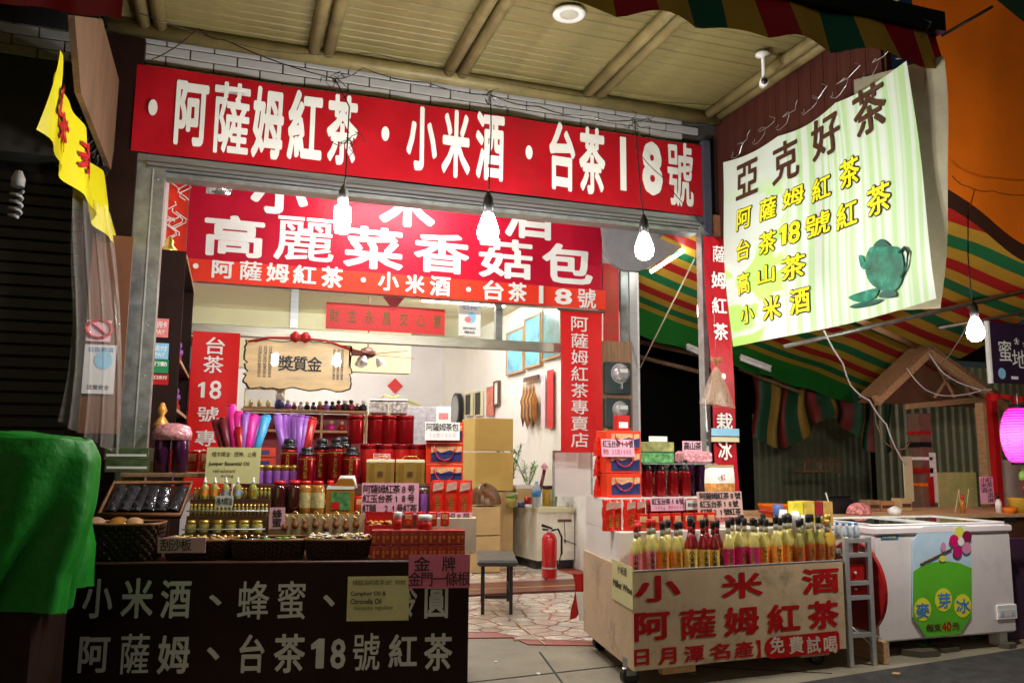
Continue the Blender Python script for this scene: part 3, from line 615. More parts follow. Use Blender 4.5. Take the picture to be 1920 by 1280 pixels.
for s in (-1, 1):
    m.lathe([(.01, -.05), (.045, -.02), (.05, .02), (.015, .05)], (s*.045, -.035, ht*1.06), 8, sx=1, sy=.5); m.tube([(0, -.04, ht*1.05), (s*.05, -.04, ht*.96)], .014, 5)
m.build('ribbon', M['can2'], pq)
# strip banner on the right post (px quad)
v = 5.56; a, b, z0, z1 = F.rect(1326, 446, 1368, 930, v); skew = lambda z: -.02+(1-z/2.1)*.06
rv = thing('strip_banner', 'tall narrow red banner with white characters hanging on the right-hand post', 'banner', F.W(a, v, z0))
wv = b-a; hv = z1-z0
def rfx(x, z): return (x+(hv-z)*.035-.01, .012*math.sin(z*5), z)
MB().grid(lambda s, t: rfx(s*wv, t*hv), 6, 30).build('cloth', M['red'], rv)
for ch, px in (('薩', (1334, 462, 1359, 492)), ('姆', (1333, 510, 1361, 541)), ('紅', (1334, 558, 1362, 588)), ('茶', (1336, 606, 1363, 638)), ('栽', (1342, 774, 1372, 806)), ('冰', (1346, 826, 1372, 862))):
    A = F.rect(*px, v); m = MB(); letters(m, ch, A[0]-a, A[1]-a, A[2]-z0, A[3]-z0, -.016, .022 if ch != '薩' else .012, 'fit', disp=lambda x, z: .012*math.sin(z*5)); m.build('character', WHITE, rv)
x, z = F.hit(1354, 706, v); m = MB(); dotpoly(m, x-a, z-z0, .02, .025, -.02); m.build('dot', WHITE, rv)
tp = card(F, (1334, 803, 1386, 817), v-.03, M['lblue'], [], 'tape_strip', 'light blue printed tape stuck across the narrow red banner', 'tape')
card(F, (1334, 819, 1386, 828), v-.03, M['cream'], [], 'tape_strip', 'cream tape just below the light blue one on the narrow red banner', 'tape')
bp = thing('wooden_post', 'rough brown timber board behind the left edge of the green tea banner', 'post', F.W(F.hit(1345, 370, 5.62)[0], 5.62, 2.0))
MB().box(-.09, .1, 0, .05, 0, 1.25, bev=.004).build('board', mat('rusty_board', (.28, .12, .06), .6, var=.4, vs=4, dirt=.5, stretch=(8, 8, 1)), bp)
# ---- green tea banner: hangs at right angles to the facade, facing the street and the bulbs
SXs = 3.58; SY0, SY1 = 5.44, 3.46
S_ = Fr((SXs, SY0), -90)       # u runs toward the street, v into +x
def shit(px, py, v=0): return S_.hit(px, py, v)
tl, tr, br, bl = shit(1358, 305), shit(1708, 116), shit(1762, 560), shit(1373, 650)
Sn = thing('tea_banner', 'large pale green banner with brown title, yellow tea names and a green teapot', 'banner', S_.W(tl[0], 0, tl[1]), S_.a)
def sfx(s, t):
    u = (bl[0]*(1-s)+br[0]*s)*(1-t)+(tl[0]*(1-s)+tr[0]*s)*t; z = (bl[1]*(1-s)+br[1]*s)*(1-t)+(tl[1]*(1-s)+tr[1]*s)*t
    z += -.03*abs(math.sin(s*math.pi*3))*t**3-.02*math.sin(math.pi*s)*(1-t)**2
    return (u-tl[0], .028*math.sin(u*3.3+z*1.4)+.015*math.sin(z*4+u), z-tl[1])
def sdisp(x, z): u = x+tl[0]; zz = z+tl[1]; return .028*math.sin(u*3.3+zz*1.4)+.015*math.sin(zz*4+u)
gm = bpy.data.materials.new('green_tea_print'); gm.use_nodes = True; N_ = gm.node_tree.nodes; KL = gm.node_tree.links.new; bs_ = N_['Principled BSDF']; bs_.inputs['Roughness'].default_value = .32
tc = N_.new('ShaderNodeTexCoord'); sp = N_.new('ShaderNodeSeparateXYZ'); KL(tc.outputs['Object'], sp.inputs[0])
wv_ = N_.new('ShaderNodeTexNoise'); wv_.noise_dimensions = '1D'; wv_.inputs['Scale'].default_value = 16; wv_.inputs['Detail'].default_value = 1; KL(sp.outputs[0], wv_.inputs['W'])
r1 = N_.new('ShaderNodeMapRange'); r1.inputs['From Min'].default_value = .45; r1.inputs['From Max'].default_value = .58; KL(wv_.outputs[0], r1.inputs[0])
ri = N_.new('ShaderNodeMapRange'); ri.inputs['From Min'].default_value = .68; ri.inputs['From Max'].default_value = .74; KL(sp.outputs[0], ri.inputs[0])
mu = N_.new('ShaderNodeMath'); mu.operation = 'MULTIPLY'; KL(r1.outputs[0], mu.inputs[0]); KL(ri.outputs[0], mu.inputs[1])
mx1 = N_.new('ShaderNodeMix'); mx1.data_type = 'RGBA'; KL(mu.outputs[0], mx1.inputs[0]); mx1.inputs[6].default_value = (.6, .69, .62, 1); mx1.inputs[7].default_value = (.42, .63, .32, 1)
sw = N_.new('ShaderNodeTexNoise'); sw.inputs['Scale'].default_value = 1.3; sw.inputs['Distortion'].default_value = 1.2; mp_ = N_.new('ShaderNodeMapping'); mp_.inputs['Rotation'].default_value = (0, .7, 0); mp_.inputs['Scale'].default_value = (1, 1, 2.6); KL(tc.outputs['Object'], mp_.inputs[0]); KL(mp_.outputs[0], sw.inputs['Vector'])
r2_ = N_.new('ShaderNodeMapRange'); r2_.inputs['From Min'].default_value = .47; r2_.inputs['From Max'].default_value = .53; KL(sw.outputs[0], r2_.inputs[0])
rz = N_.new('ShaderNodeMapRange'); rz.inputs['From Min'].default_value = -.25; rz.inputs['From Max'].default_value = -.5; KL(sp.outputs[2], rz.inputs[0])
iv = N_.new('ShaderNodeMath'); iv.operation = 'SUBTRACT'; iv.inputs[0].default_value = 1; KL(ri.outputs[0], iv.inputs[1])
m2_ = N_.new('ShaderNodeMath'); m2_.operation = 'MULTIPLY'; KL(r2_.outputs[0], m2_.inputs[0]); KL(rz.outputs[0], m2_.inputs[1])
m3_ = N_.new('ShaderNodeMath'); m3_.operation = 'MULTIPLY'; KL(m2_.outputs[0], m3_.inputs[0]); KL(iv.outputs[0], m3_.inputs[1])
mx2 = N_.new('ShaderNodeMix'); mx2.data_type = 'RGBA'; KL(m3_.outputs[0], mx2.inputs[0]); KL(mx1.outputs[2], mx2.inputs[6]); mx2.inputs[7].default_value = (.42, .75, .16, 1); KL(mx2.outputs[2], bs_.inputs['Base Color'])
nb = N_.new('ShaderNodeTexNoise'); nb.inputs['Scale'].default_value = 4; KL(tc.outputs['Object'], nb.inputs['Vector']); bpn = N_.new('ShaderNodeBump'); bpn.inputs['Strength'].default_value = .5; bpn.inputs['Distance'].default_value = .02; KL(nb.outputs[0], bpn.inputs['Height']); KL(bpn.outputs[0], bs_.inputs['Normal'])
MB().grid(sfx, 48, 30).build('cloth', gm, Sn)
browni = mat('brown_lettering', (.06, .02, .008), .45); yeli = mat('yellow_lettering', (.85, .78, .01), .4, var=.05)
def schar(ch, x0, y0, x1, y1, mt, off, outline=False):
    c0 = shit(x0, (y0+y1)/2); c1 = shit(x1, (y0+y1)/2); d0 = shit((x0+x1)/2, y1); d1 = shit((x0+x1)/2, y0)
    if outline:
        m = MB(); letters(m, ch, c0[0]-tl[0]-.008, c1[0]-tl[0]+.008, d0[1]-tl[1]-.008, d1[1]-tl[1]+.008, -.004, off+.055, 'fit', disp=sdisp); m.build('outline', M['ink'], Sn)
    m = MB(); letters(m, ch, c0[0]-tl[0], c1[0]-tl[0], d0[1]-tl[1], d1[1]-tl[1], -.007, off, 'fit', disp=sdisp); m.build('character', mt, Sn)
for a_ in (('亞', 1383, 302, 1420, 370), ('克', 1443, 262, 1490, 340), ('好', 1513, 215, 1572, 292), ('茶', 1600, 162, 1668, 250)): schar(*a_, browni, .022)
for a_ in (('阿', 1388, 390, 1413, 430), ('薩', 1427, 370, 1454, 412), ('姆', 1464, 350, 1501, 386), ('紅', 1515, 330, 1550, 374), ('茶', 1567, 296, 1608, 350), ('台', 1391, 450, 1415, 488), ('茶', 1430, 434, 1459, 476), ('1', 1464, 422, 1476, 460), ('8', 1479, 414, 1499, 456), ('號', 1507, 398, 1552, 442), ('紅', 1563, 378, 1604, 426), ('茶', 1623, 344, 1672, 402),
           ('高', 1393, 512, 1416, 552), ('山', 1430, 498, 1460, 532), ('茶', 1470, 478, 1512, 524), ('小', 1395, 574, 1422, 606), ('米', 1438, 556, 1471, 600), ('酒', 1486, 540, 1521, 588)): schar(*a_, yeli, .02, True)
# printed teapot and cup
tg1 = mat('teapot_green', (.015, .17, .11), .25, var=.9, vs=7); tg2 = mat('teapot_dark_green', (.01, .1, .07), .3)
def cr(pts, n=4):                                 # rounded outline through the points
    out = []
    for i in range(len(pts)):
        p0, p1, p2, p3 = [np.array(pts[(i+k-1) % len(pts)], float) for k in range(4)]
        for k in range(n): t = k/n; out.append(tuple(.5*((2*p1)+(-p0+p2)*t+(2*p0-5*p1+4*p2-p3)*t*t+(-p0+3*p1-3*p2+p3)*t**3)))
    return out
def spoly(pts, mt, gap, name, rnd=True):
    if rnd: pts = cr(pts)
    P = [shit(x, y) for x, y in pts]; MB().add([(u-tl[0], sdisp(u-tl[0], z-tl[1])-gap, z-tl[1]) for u, z in P], [tuple(range(len(P)))]).build(name, mt, Sn)
spoly([(1628, 470), (1640, 462), (1672, 462), (1692, 468), (1700, 492), (1696, 525), (1680, 545), (1655, 545), (1630, 528), (1622, 498)], tg1, .011, 'teapot_print')
spoly([(1655, 546), (1680, 545), (1682, 556), (1650, 558)], tg2, .012, 'teapot_foot'); spoly([(1640, 462), (1650, 450), (1660, 450), (1672, 462)], tg2, .012, 'teapot_lid')
spoly([(1622, 505), (1614, 500), (1610, 480), (1617, 480), (1622, 494)], tg1, .012, 'teapot_spout')
hp = [(1692, 474), (1703, 464), (1711, 474), (1707, 500), (1695, 520)]; P = [shit(*p) for p in hp]
MB().tube([(u-tl[0], sdisp(u-tl[0], z-tl[1])-.014, z-tl[1]) for u, z in P], .008, 5).build('teapot_handle', tg2, Sn)
spoly([(1592, 555), (1645, 540), (1640, 558), (1618, 566), (1600, 564)], tg1, .011, 'cup_print'); spoly([(1592, 575), (1608, 568), (1655, 560), (1640, 570), (1605, 577)], tg2, .012, 'saucer_print')
# canvas sheet backing the banner, sticking out at the street side
bk = thing('backing_sheet', 'grey-brown canvas sheet behind the street end of the green banner', 'tarpaulin', S_.W(0, .06, 2.1), S_.a)
P4 = [shit(1700, 560, .06), shit(1765, 572, .06), shit(1782, 300, .06), shit(1772, 108, .06), shit(1690, 130, .06)]
m = MB(); m.grid(lambda s, t: (lambda l, r: (l[0]*(1-s)+r[0]*s, .01*math.sin(t*9), l[1]*(1-s)+r[1]*s-2.1))((lambda A, B: (A[0]*(1-t)+B[0]*t, A[1]*(1-t)+B[1]*t))(shit(1600, 585, .06), shit(1600, 150, .06)), (lambda A, B: (A[0]*(1-t)+B[0]*t+.05*math.sin(t*3.1), A[1]*(1-t)+B[1]*t))(shit(1763, 578, .06), shit(1768, 105, .06))), 8, 16)
m.build('cloth', mat('grey_canvas', (.32, .29, .2), .7, var=.2, dirt=.3, trl=.2), bk)
# ---- valance of the street awning
VY = 3.36
va = thing('awning_valance', 'scalloped red, yellow and green valance of the street awning at the top of the picture', 'awning', (0, VY, 0))
xa, xb = aty(1035, 0, VY).x, aty(1765, 90, VY).x; zA, zB = aty(1060, 8, VY).z, aty(1740, 118, VY).z
def vf(s, t):
    x = xa-2.4+(xb-xa+2.4)*s; k = x/.21; bot = zA+(zB-zA)*(x-xa)/(xb-xa)-.02+.05*abs(math.sin(math.pi*k*.5)); z = bot+.34*t
    if x > xb-.3: z -= .05*(1-t)*math.sin((x-xb+.3)*9)
    return (x, .03*math.sin(x*9)*(1-t)+.12*t, z)
nvx = int((xb-xa+2.4)/.21*4)
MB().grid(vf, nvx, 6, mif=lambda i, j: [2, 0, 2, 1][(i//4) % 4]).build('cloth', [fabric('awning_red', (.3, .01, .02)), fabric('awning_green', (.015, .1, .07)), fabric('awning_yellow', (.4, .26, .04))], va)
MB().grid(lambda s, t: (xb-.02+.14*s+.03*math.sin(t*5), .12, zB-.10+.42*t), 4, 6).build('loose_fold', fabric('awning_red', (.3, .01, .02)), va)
MB().box(xa-2.4, xb+.1, .05, .12, zA+.32, zA+.44).build('front_bar', M['blackm'], va)
# red banner scrap top left, near
nb_ = thing('red_banner_scrap', 'dull red banner edge hanging at the top left corner', 'banner', aty(0, -40, 3.2))
A_, B_, C_, D_ = aty(-20, 2, 3.2), aty(228, 37, 3.2), aty(236, -60, 3.2), aty(-20, -60, 3.2); o_ = nb_.location
MB().grid(lambda s, t: (A_.lerp(B_, s).lerp(D_.lerp(C_, s), t)-o_)+Vector((0, .01*math.sin(s*12), 0)), 12, 4).build('cloth', M['red'], nb_)
# ---- yellow banner, board and plastic sheet on the left
yb0 = Fr((-.9, 7.0), -90)
def yh(px, py): p = atx(px, py, -.9); return p
Y4 = [aty(68, 243, 4.1), aty(214, 462, 5.5), aty(189, 340, 5.5), aty(101, 92, 4.1)]
yb = thing('yellow_banner', 'bright yellow banner with red characters hung edge-on at the upper left', 'banner', Y4[0])
def yf(s, t): p = Y4[0].lerp(Y4[1], s).lerp(Y4[3].lerp(Y4[2], s), t)-Y4[0]; p.x += .03*math.sin(s*14+t*2)+.015*math.sin(s*31); p.z -= .05*math.sin(s*math.pi)*t; return p
MB().grid(yf, 40, 10).build('cloth', M['yellow'], yb)
for i, (ch, s0, s1) in enumerate((('台', .03, .14), ('茶', .2, .34), ('茶', .4, .55))):
    gv_, gf = glyph(ch, .04); x0_, x1_, y0_, y1_ = gv_[:, 0].min(), gv_[:, 0].max(), gv_[:, 1].min(), gv_[:, 1].max()
    P = []
    for a_, b_ in gv_:
        p = yf(s0+(s1-s0)*(a_-x0_)/(x1_-x0_), .3+.45*(b_-y0_)/(y1_-y0_)); p.x += .012; P.append(p)
    MB().add(P, gf).build('character', M['redink'], yb)
wbd = [atx(140, 30, -.80), atx(192, 36, -.80), atx(229, 172, -.80), atx(208, 318, -.80), atx(152, 175, -.80)]
wo = thing('hanging_board', 'peeling plywood board hung behind the yellow banner at upper left', 'board', wbd[0])
pts = [(p-wbd[0]) for p in wbd]; n = len(pts)
MB().add([(p.x, p.y, p.z) for p in pts]+[(p.x-.03, p.y, p.z) for p in pts], [tuple(range(n)), tuple(reversed(range(n, 2*n)))]+[(i, n+i, n+(i+1) % n, (i+1) % n) for i in range(n)]).build('board', mat('peeling_ply', (.16, .085, .045), .65, var=.4, vs=3, dirt=.6, bump=.4, stretch=(1, 3, 1)), wo)
m = MB(); rr = random.Random(9)
for i in range(26):
    s = i/26; p = yh(118+75*s, 130+230*s); m.tube([(p.x+.05, p.y, p.z), (p.x+.07+rr.uniform(-.03, .03), p.y+.03, p.z-.05), (p.x+.04, p.y+.02, p.z-.1)], .008, 4)
vn = m.build('tangled_ties', M['blackm']); tag(vn, 'tangle of black ties and wire along the top edge of the yellow banner', 'wire')
fl = [(140, 380), (236, 330), (240, 840), (150, 835)]
pf = thing('plastic_curtain', 'clear crumpled plastic curtain hanging below the yellow banner', 'plastic sheet', aty(185, 835, 4.9))
o_ = pf.location; q4 = [aty(128, 790, 4.9), aty(205, 855, 4.9), aty(205, 395, 4.9), aty(144, 350, 4.9)]
def pf_(s, t):
    p = q4[0].lerp(q4[1], s).lerp(q4[3].lerp(q4[2], s), t)-o_; p.y += .06*math.sin(s*24+t*2)+.02*math.sin(s*51+t*7); p.x += .025*math.sin(t*5)*(1-s)-.10*(1-t)**2*(.5-s)+.06*math.sin(t*math.pi)*(s-.2); return p
MB().grid(pf_, 60, 24).build('film', M['film'], pf)
card(F, (160, 440, 237, 812), 5.45, mat('brown_panel', (.16, .06, .03), .45, var=.2, vs=2), [], 'plywood_sheet', 'brown plywood panel behind the clear plastic curtain', 'panel', .03)
nn = card(F, (162, 600, 208, 640), 5.43, M['pink'], [], 'notice', 'pink no-smoking notice with a red ring behind the plastic curtain', 'notice')
m = MB(); m.tube([(.07*math.cos(i*.5236), -.006, .075+.055*math.sin(i*.5236)) for i in range(13)], .009, 4); m.build('ring', M['redink'], nn); m = MB(); m.tube([(-.045, -.006, .11), (.045, -.006, .04)], .007, 4); m.build('bar', M['redink'], nn)
nn = card(F, (156, 646, 216, 738), 5.43, M['lav'], [('公告事項', .1, .05, .9, .16, M['blue'], 'em'), ('注意安全', .15, .82, .85, .92, M['ink'], 'em')], 'notice', 'lavender notice with a blue round emblem behind the plastic curtain', 'notice')
m = MB(); dotpoly(m, .02, .2, .05, .055, -.003); m.build('emblem', M['lblue'], nn)
# green cloth over boxed goods
gx0, gx1 = -1.9, -.62; gy0, gy1 = 3.75, 4.7
gt_ = thing('draped_stand', 'stall piled high and draped in bright green tarpaulin at the left edge', 'covered stand', (0, 0, 0))
TL, TR = aty(-40, 812, 4.3), aty(135, 818, 4.3); ctr = Vector(((TL.x+TR.x)/2, 4.3, 0)); gt_.location = (TR.x-.4, 4.2, 0)
hx, hy, zt = .62, .42, TR.z
cx0, cy0 = TR.x-hx+.0-gt_.location.x, 0.
prof = [(-.0, 1.0), (.0, 1.0), (.04, .985), (.06, .93), (.075, .78), (.07, .62), (.05, .48)]
def gfn(s, t):
    a = s*2*math.pi; k = t*6; i = min(5, int(k)); f_ = k-i
    out, h = prof[i][0]*(1-f_)+prof[i+1][0]*f_, prof[i][1]*(1-f_)+prof[i+1][1]*f_
    ca, sa = math.cos(a), math.sin(a); n_ = 7; r = (abs(ca)**n_+abs(sa)**n_)**(-1/n_)
    if t == 0: return (cx0, cy0, zt+.005)
    fold = (.03*math.sin(a*13+1+t*3)+.02*math.sin(a*29+t*5))*max(0, t-.25)*1.6+.05*max(0, math.cos(4*(a)+math.pi))*max(0, t-.3)
    corner = .22*max(0, math.cos(a+math.pi*.2))**14*math.sin(min(1, t*1.15)*math.pi)
    sc_ = 1 if i > 0 else f_ 
    x = cx0+ca*r*(hx*(sc_ if i == 0 else 1)+out+fold+corner*(.5 if t < .9 else .3)); y = cy0+sa*r*(hy*(sc_ if i == 0 else 1)+out+fold)
    q_ = Vector((x*5, y*5, h*4)); cr_ = (.25-abs(MN.noise(q_*.8)))*.03+(.3-abs(MN.noise(Vector((x*3.2, y*3.2, h*1.6+x*2))))**.7)*.03; x += cr_*ca; y += cr_*sa
    return (x, y, cr_*.5+zt*h+(.012*math.sin(x*11)+.01*math.sin(y*9))*(1 if t < .3 else 0)+.03*math.sin(a*5)*t*t)
MB().grid(gfn, 200, 70).build('tarpaulin', M['green'], gt_)
MB().box(cx0-hx-.6, cx0+hx-.01, cy0-hy+.03, cy0+hy-.03, .02, zt-.03).build('crate', M['brown'], gt_)  # crate stretched sideways and down to put dark over the shaded floor
cl = thing('spiral_bulb', 'unlit spiral bulb hanging in the dark at the far left', 'bulb', aty(33, 350, 4.5))
m = MB(); m.tube([(.025*math.cos(i*.7), .025*math.sin(i*.7), -.02-i*.004) for i in range(36)], .008, 6); m.build('spiral', M['grey'], cl); MB().lathe([(.03, 0), (.032, .04), (.015, .08)], n=12).build('cap', M['grey'], cl)
# hood at the upper right of the opening; its bright slanted edge imitated by a glowing tube
hv_ = 7.35; hp = [(1128, 405), (1312, 430), (1318, 440), (1222, 500), (1196, 508), (1168, 506), (1148, 494), (1136, 470)]
P = [F.hit(x, y, hv_) for x, y in hp]
ho = thing('grey_hood', 'grey rounded sheet-metal hood at the upper right of the shop opening', 'hood', F.W(P[4][0], hv_, P[4][1]))
MB().plate([(u-P[4][0], z-P[4][1]) for u, z in P][::-1], 0, .06).build('panel', mat('hood_grey', (.28, .28, .3), .5), ho)
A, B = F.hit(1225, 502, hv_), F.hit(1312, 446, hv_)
tl_ = thing('tube_light_or_glow', 'glowing strip standing for the bright slanted edge of the grey hood', 'tube light', F.W(A[0], hv_+.05, A[1]-.03))
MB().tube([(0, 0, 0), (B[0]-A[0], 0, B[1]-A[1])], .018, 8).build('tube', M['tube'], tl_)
x_, z_ = F.hit(1314, 582, 6.6)
bt = thing('tube_light_or_glow', 'small lit upright lamp peeking left of the narrow red banner', 'lamp', F.W(x_, 6.6, z_-.08)); MB().lathe([(.02, 0), (.03, .03), (.03, .12), (.018, .17)], n=10).build('tube', mat('lit_side', (1, 1, 1), var=0, emit=(1, 1, .95), es=35), bt)
MB().lathe([(.014, .17), (.014, .2)], n=8).build('cap', M['white_pl'], bt)
# dark menu board
v = 5.5; a, b, z0, z1 = F.rect(1855, 608, 1990, 720, v)
mb_ = thing('menu_board', 'dark hanging signboard with white characters and a blue drop at the right edge', 'signboard', F.W(a, v, z0))
MB().box(.02, b-a, 0, .03, 0, z1-z0).build('board', mat('aubergine_board', (.03, .012, .035), .35), mb_); MB().box(0, .02, -.005, .035, -.005, z1-z0+.005).build('edge_frame', M['white_pl'], mb_)
for ch, px in (('蜜', (1872, 638, 1896, 678)), ('地', (1897, 656, 1925, 690))):
    A = F.rect(*px, v); m = MB(); letters(m, ch, A[0]-a, A[1]-a, A[2]-z0, A[3]-z0, -.004, .003, 'fit'); m.build('character', WHITE, mb_)
x, z = F.hit(1878, 700, v); m = MB(); dotpoly(m, x-a, z-z0, .045, .05, -.004); m.build('drop', M['lblue'], mb_)
x, z = F.hit(1902, 708, v); m = MB(); m.box(x-a-.04, x-a+.04, -.006, -.004, z-z0-.015, z-z0+.012); m.build('tag', M['paper'], mb_)
for k in range(2):
    x, z = F.hit(1905+k*16, 640+k*6, v); m = MB()
    for j in range(5): m.tube([(x-a+.03*math.cos(j*1.25), -.006, z-z0+.03*math.sin(j*1.25)), (x-a, -.006, z-z0), (x-a+.03*math.cos(j*1.25+.5), -.006, z-z0+.03*math.sin(j*1.25+.5)), (x-a+.03*math.cos(j*1.25), -.006, z-z0+.03*math.sin(j*1.25))], .002, 3)
    m.build('flower_print', WHITE, mb_)
# paper lantern
x, z = F.hit(1912, 815, 5.45)
ln = thing('paper_lantern', 'glowing magenta ribbed paper lantern at the right edge', 'lantern', F.W(x, 5.45, z))
pr = []; nr = 20
for i in range(nr+1):
    t_ = i/nr; zz = -.235+.47*t_; r_ = .075+.075*math.sin(math.pi*t_)**.55; pr += [(r_-.009, zz-.009), (r_, zz)]
MB().lathe(pr, n=28, cap=False, smooth=False).build('paper_shade', mat('magenta_paper', (.8, .04, .42), .6, var=.05, emit=(.9, .04, .5), es=.1, trl=.6), ln)
m = MB()
for k in range(8): a = k*.785; m.tube([((.078+.077*math.sin(math.pi*q)**.55)*math.cos(a), (.078+.077*math.sin(math.pi*q)**.55)*math.sin(a), -.235+.47*q) for q in [i/10 for i in range(11)]], .002, 4)
m.build('rib_wires', M['maroon'], ln)
MB().lathe([(.08, -.26), (.08, -.235)], n=20).build('end_ring', M['blackm'], ln); MB().lathe([(.07, .235), (.07, .26)], n=20).build('end_ring', M['blackm'], ln)
MB().tube([(0, 0, .25), (0, 0, .36)], .006, 5).build('hook', M['steel'], ln)
MB().lathe([(.028, 0), (.03, .04), (.018, .14), (.012, .16)], (0, 0, -.08), 10).build('inner_bulb', mat('lantern_bulb', (1, 1, 1), var=0, emit=(1, .75, .92), es=230), ln)
MB().tube([(0, 0, -.26), (0, 0, -.33)], .004, 5).lathe([(.03, -.08), (.032, -.03), (.01, 0)], (0, 0, -.31), 8).build('green_cap', M['lgreen'], ln); MB().tube([(0, 0, -.39), (0, 0, -.55)], .008, 6).build('tassel', M['can2'], ln)
ro = thing('red_streamer', 'red plastic streamer below the dark signboard', 'streamer', aty(1850, 735, 5.5))
A = aty(1850, 730, 5.5); B = aty(1960, 745, 5.5)
MB().grid(lambda s, t: (B-A)*s+Vector((0, .02*math.sin(s*30), -t*(.05+.02*math.sin(s*17)))), 20, 3).build('film', M['can2'], ro)
# ---- bulbs on wires
def bulb(px, py, y, name, label, mt, wire, cage=False, socket=M['blackm'], s=1.0, form=0):
    p = aty(px, py, y); t = thing(name, label, 'light bulb', p)
    pr = [(.02*s, .062*s), (.028*s, .045*s), (.042*s, .005*s), (.046*s, -.02*s), (.04*s, -.045*s), (.022*s, -.062*s), (.004, -.068*s)] if form == 0 else [(.03*s, .06*s), (.036*s, .055*s), (.036*s, -.04*s), (.03*s, -.058*s), (.012*s, -.064*s)]
    MB().lathe(pr, n=16).build('glass', mt, t)
    MB().lathe([(.021*s, .062*s), (.024*s, .10*s), (.02*s, .13*s), (.008, .16*s)], n=12).build('socket', socket, t)
    m = MB(); w_ = [Vector(q_)-p for q_ in wire]; m.tube([(0, 0, .15*s)]+w_, .004, 5); m.build('cable', M['black'], t); return t
by = 4.35
bulb(642, 412, by, 'hanging_bulb', 'lit white bulb in grey socket, leftmost of the three before the red fascia', M['lit'], [aty(648, 330, by), aty(655, 200, by), aty(628, 148, 4.4)], socket=mat('grey_socket', (.2, .2, .22), .4), form=1, s=1.2)
bulb(915, 428, by, 'hanging_bulb', 'lit white bulb in the middle, before the wine characters', M['lit'], [aty(917, 350, by), aty(921, 240, by), aty(920, 178, 4.4)], s=1.35)
bulb(1208, 462, by, 'hanging_bulb', 'lit bulb hanging beside the steel post, rightmost of the three', M['lit'], [aty(1203, 380, by), aty(1196, 300, by), aty(1190, 225, 4.4)], s=1.25)
bulb(1829, 618, 3.85, 'hanging_bulb', 'lit bulb hanging left of the dark signboard', M['litw'], [aty(1822, 560, 3.85), aty(1815, 480, 3.9), aty(1815, 400, 4.1), aty(1828, 355, 4.4)], s=1.1)
# festoon wires
def wire(name, label, pts, r=.0035, mt=None):
    P = [Vector(p) for p in pts]; o = P[0]; t = MB()
    Q = []
    for i in range(len(P)-1):
        for k in range(4):
            s = k/4; Q.append(P[i].lerp(P[i+1], s)-o-Vector((0, 0, .02*math.sin(math.pi*s))))
    Q.append(P[-1]-o); ob = t.tube(Q, r, 5).build(name, mt or M['black']); ob.location = o; return tag(ob, label, 'wire')
wire('overhead_wire', 'black wire sagging from the ceiling above the left end of the fascia', [aty(285, 112, 4.9), aty(372, 54, 4.5), aty(420, 75, 4.45), aty(628, 148, 4.4)])
wire('overhead_wire', 'long wire along the tiles between the left and middle bulbs', [aty(628, 148, 4.4), aty(680, 128, 4.4), aty(800, 155, 4.4), aty(920, 178, 4.4)])
wire('overhead_wire', 'wire running along the tiles from the middle bulb to the right bulb', [aty(920, 178, 4.4), aty(1010, 200, 4.4), aty(1105, 218, 4.4), aty(1190, 225, 4.4), aty(1338, 232, 4.6)])
wire('overhead_wire', 'thin wire crossing the ceiling from the upper left', [aty(262, 25, 4.5), aty(500, 95, 5.2), aty(700, 100, 5.3), aty(1080, 180, 5.4), aty(1500, 200, 5.4)], .0025)
wire('overhead_wire', 'diagonal cable crossing the last characters of the fascia', [aty(1190, 275, 5.4), aty(1240, 330, 5.45), aty(1300, 400, 5.5), aty(1345, 450, 5.5)], .003)
wire('overhead_wire', 'string of tiny lamps across the orange tarpaulin', [aty(1785, 330, 5.0), aty(1815, 350, 5.0), aty(1860, 358, 5.0), aty(1935, 365, 5.0)])
wire('overhead_wire', 'pale drooping cable from the green banner down to the dark post', [aty(1545, 620, 5.8), aty(1580, 680, 6.0), aty(1595, 722, 6.2), aty(1630, 750, 6.3), aty(1662, 795, 6.4), aty(1680, 840, 6.5), aty(1703, 875, 6.6)], .008, M['white_pl'])
wire('overhead_wire', 'drooping cable across the wooden gable, upper one', [aty(1742, 662, 6.9), aty(1770, 700, 6.8), aty(1820, 725, 6.7), aty(1860, 730, 6.5)], .008, M['lav'])
wire('overhead_wire', 'drooping cable across the wooden gable, lower one', [aty(1700, 690, 6.9), aty(1735, 730, 6.8), aty(1780, 742, 6.7), aty(1850, 728, 6.5)], .006, M['lav'])
wire('overhead_wire', 'brown looped cable hanging left of the dark post', [aty(1640, 752, 6.9), aty(1642, 790, 6.8), aty(1660, 830, 6.7), aty(1690, 842, 6.7), aty(1705, 830, 6.65)], .006, M['oldwood'])
wire('overhead_wire', 'thin cable running down from the bulb to the gable', [aty(1822, 590, 5.2), aty(1790, 650, 6.0), aty(1765, 680, 6.6)], .004, M['lav'])
# security camera
p = aty(1432, 155, 4.55)
cm = thing('security_camera', 'small white security camera on a bracket under the ceiling', 'camera', (p.x, p.y, p.z)); zc = 4.07-p.z
MB().lathe([(.05, zc), (.05, zc-.015), (.012, zc-.03), (.012, .02)], n=14).build('bracket', M['white_pl'], cm)
d_c = Vector((-.5, -.8, -.25)).normalized(); m = MB(); m.tube([-d_c*.08, d_c*.06], .03, 14); m.build('body', M['white_pl'], cm); MB().tube([d_c*.058, d_c*.064], .022, 12).build('lens', M['black'], cm)
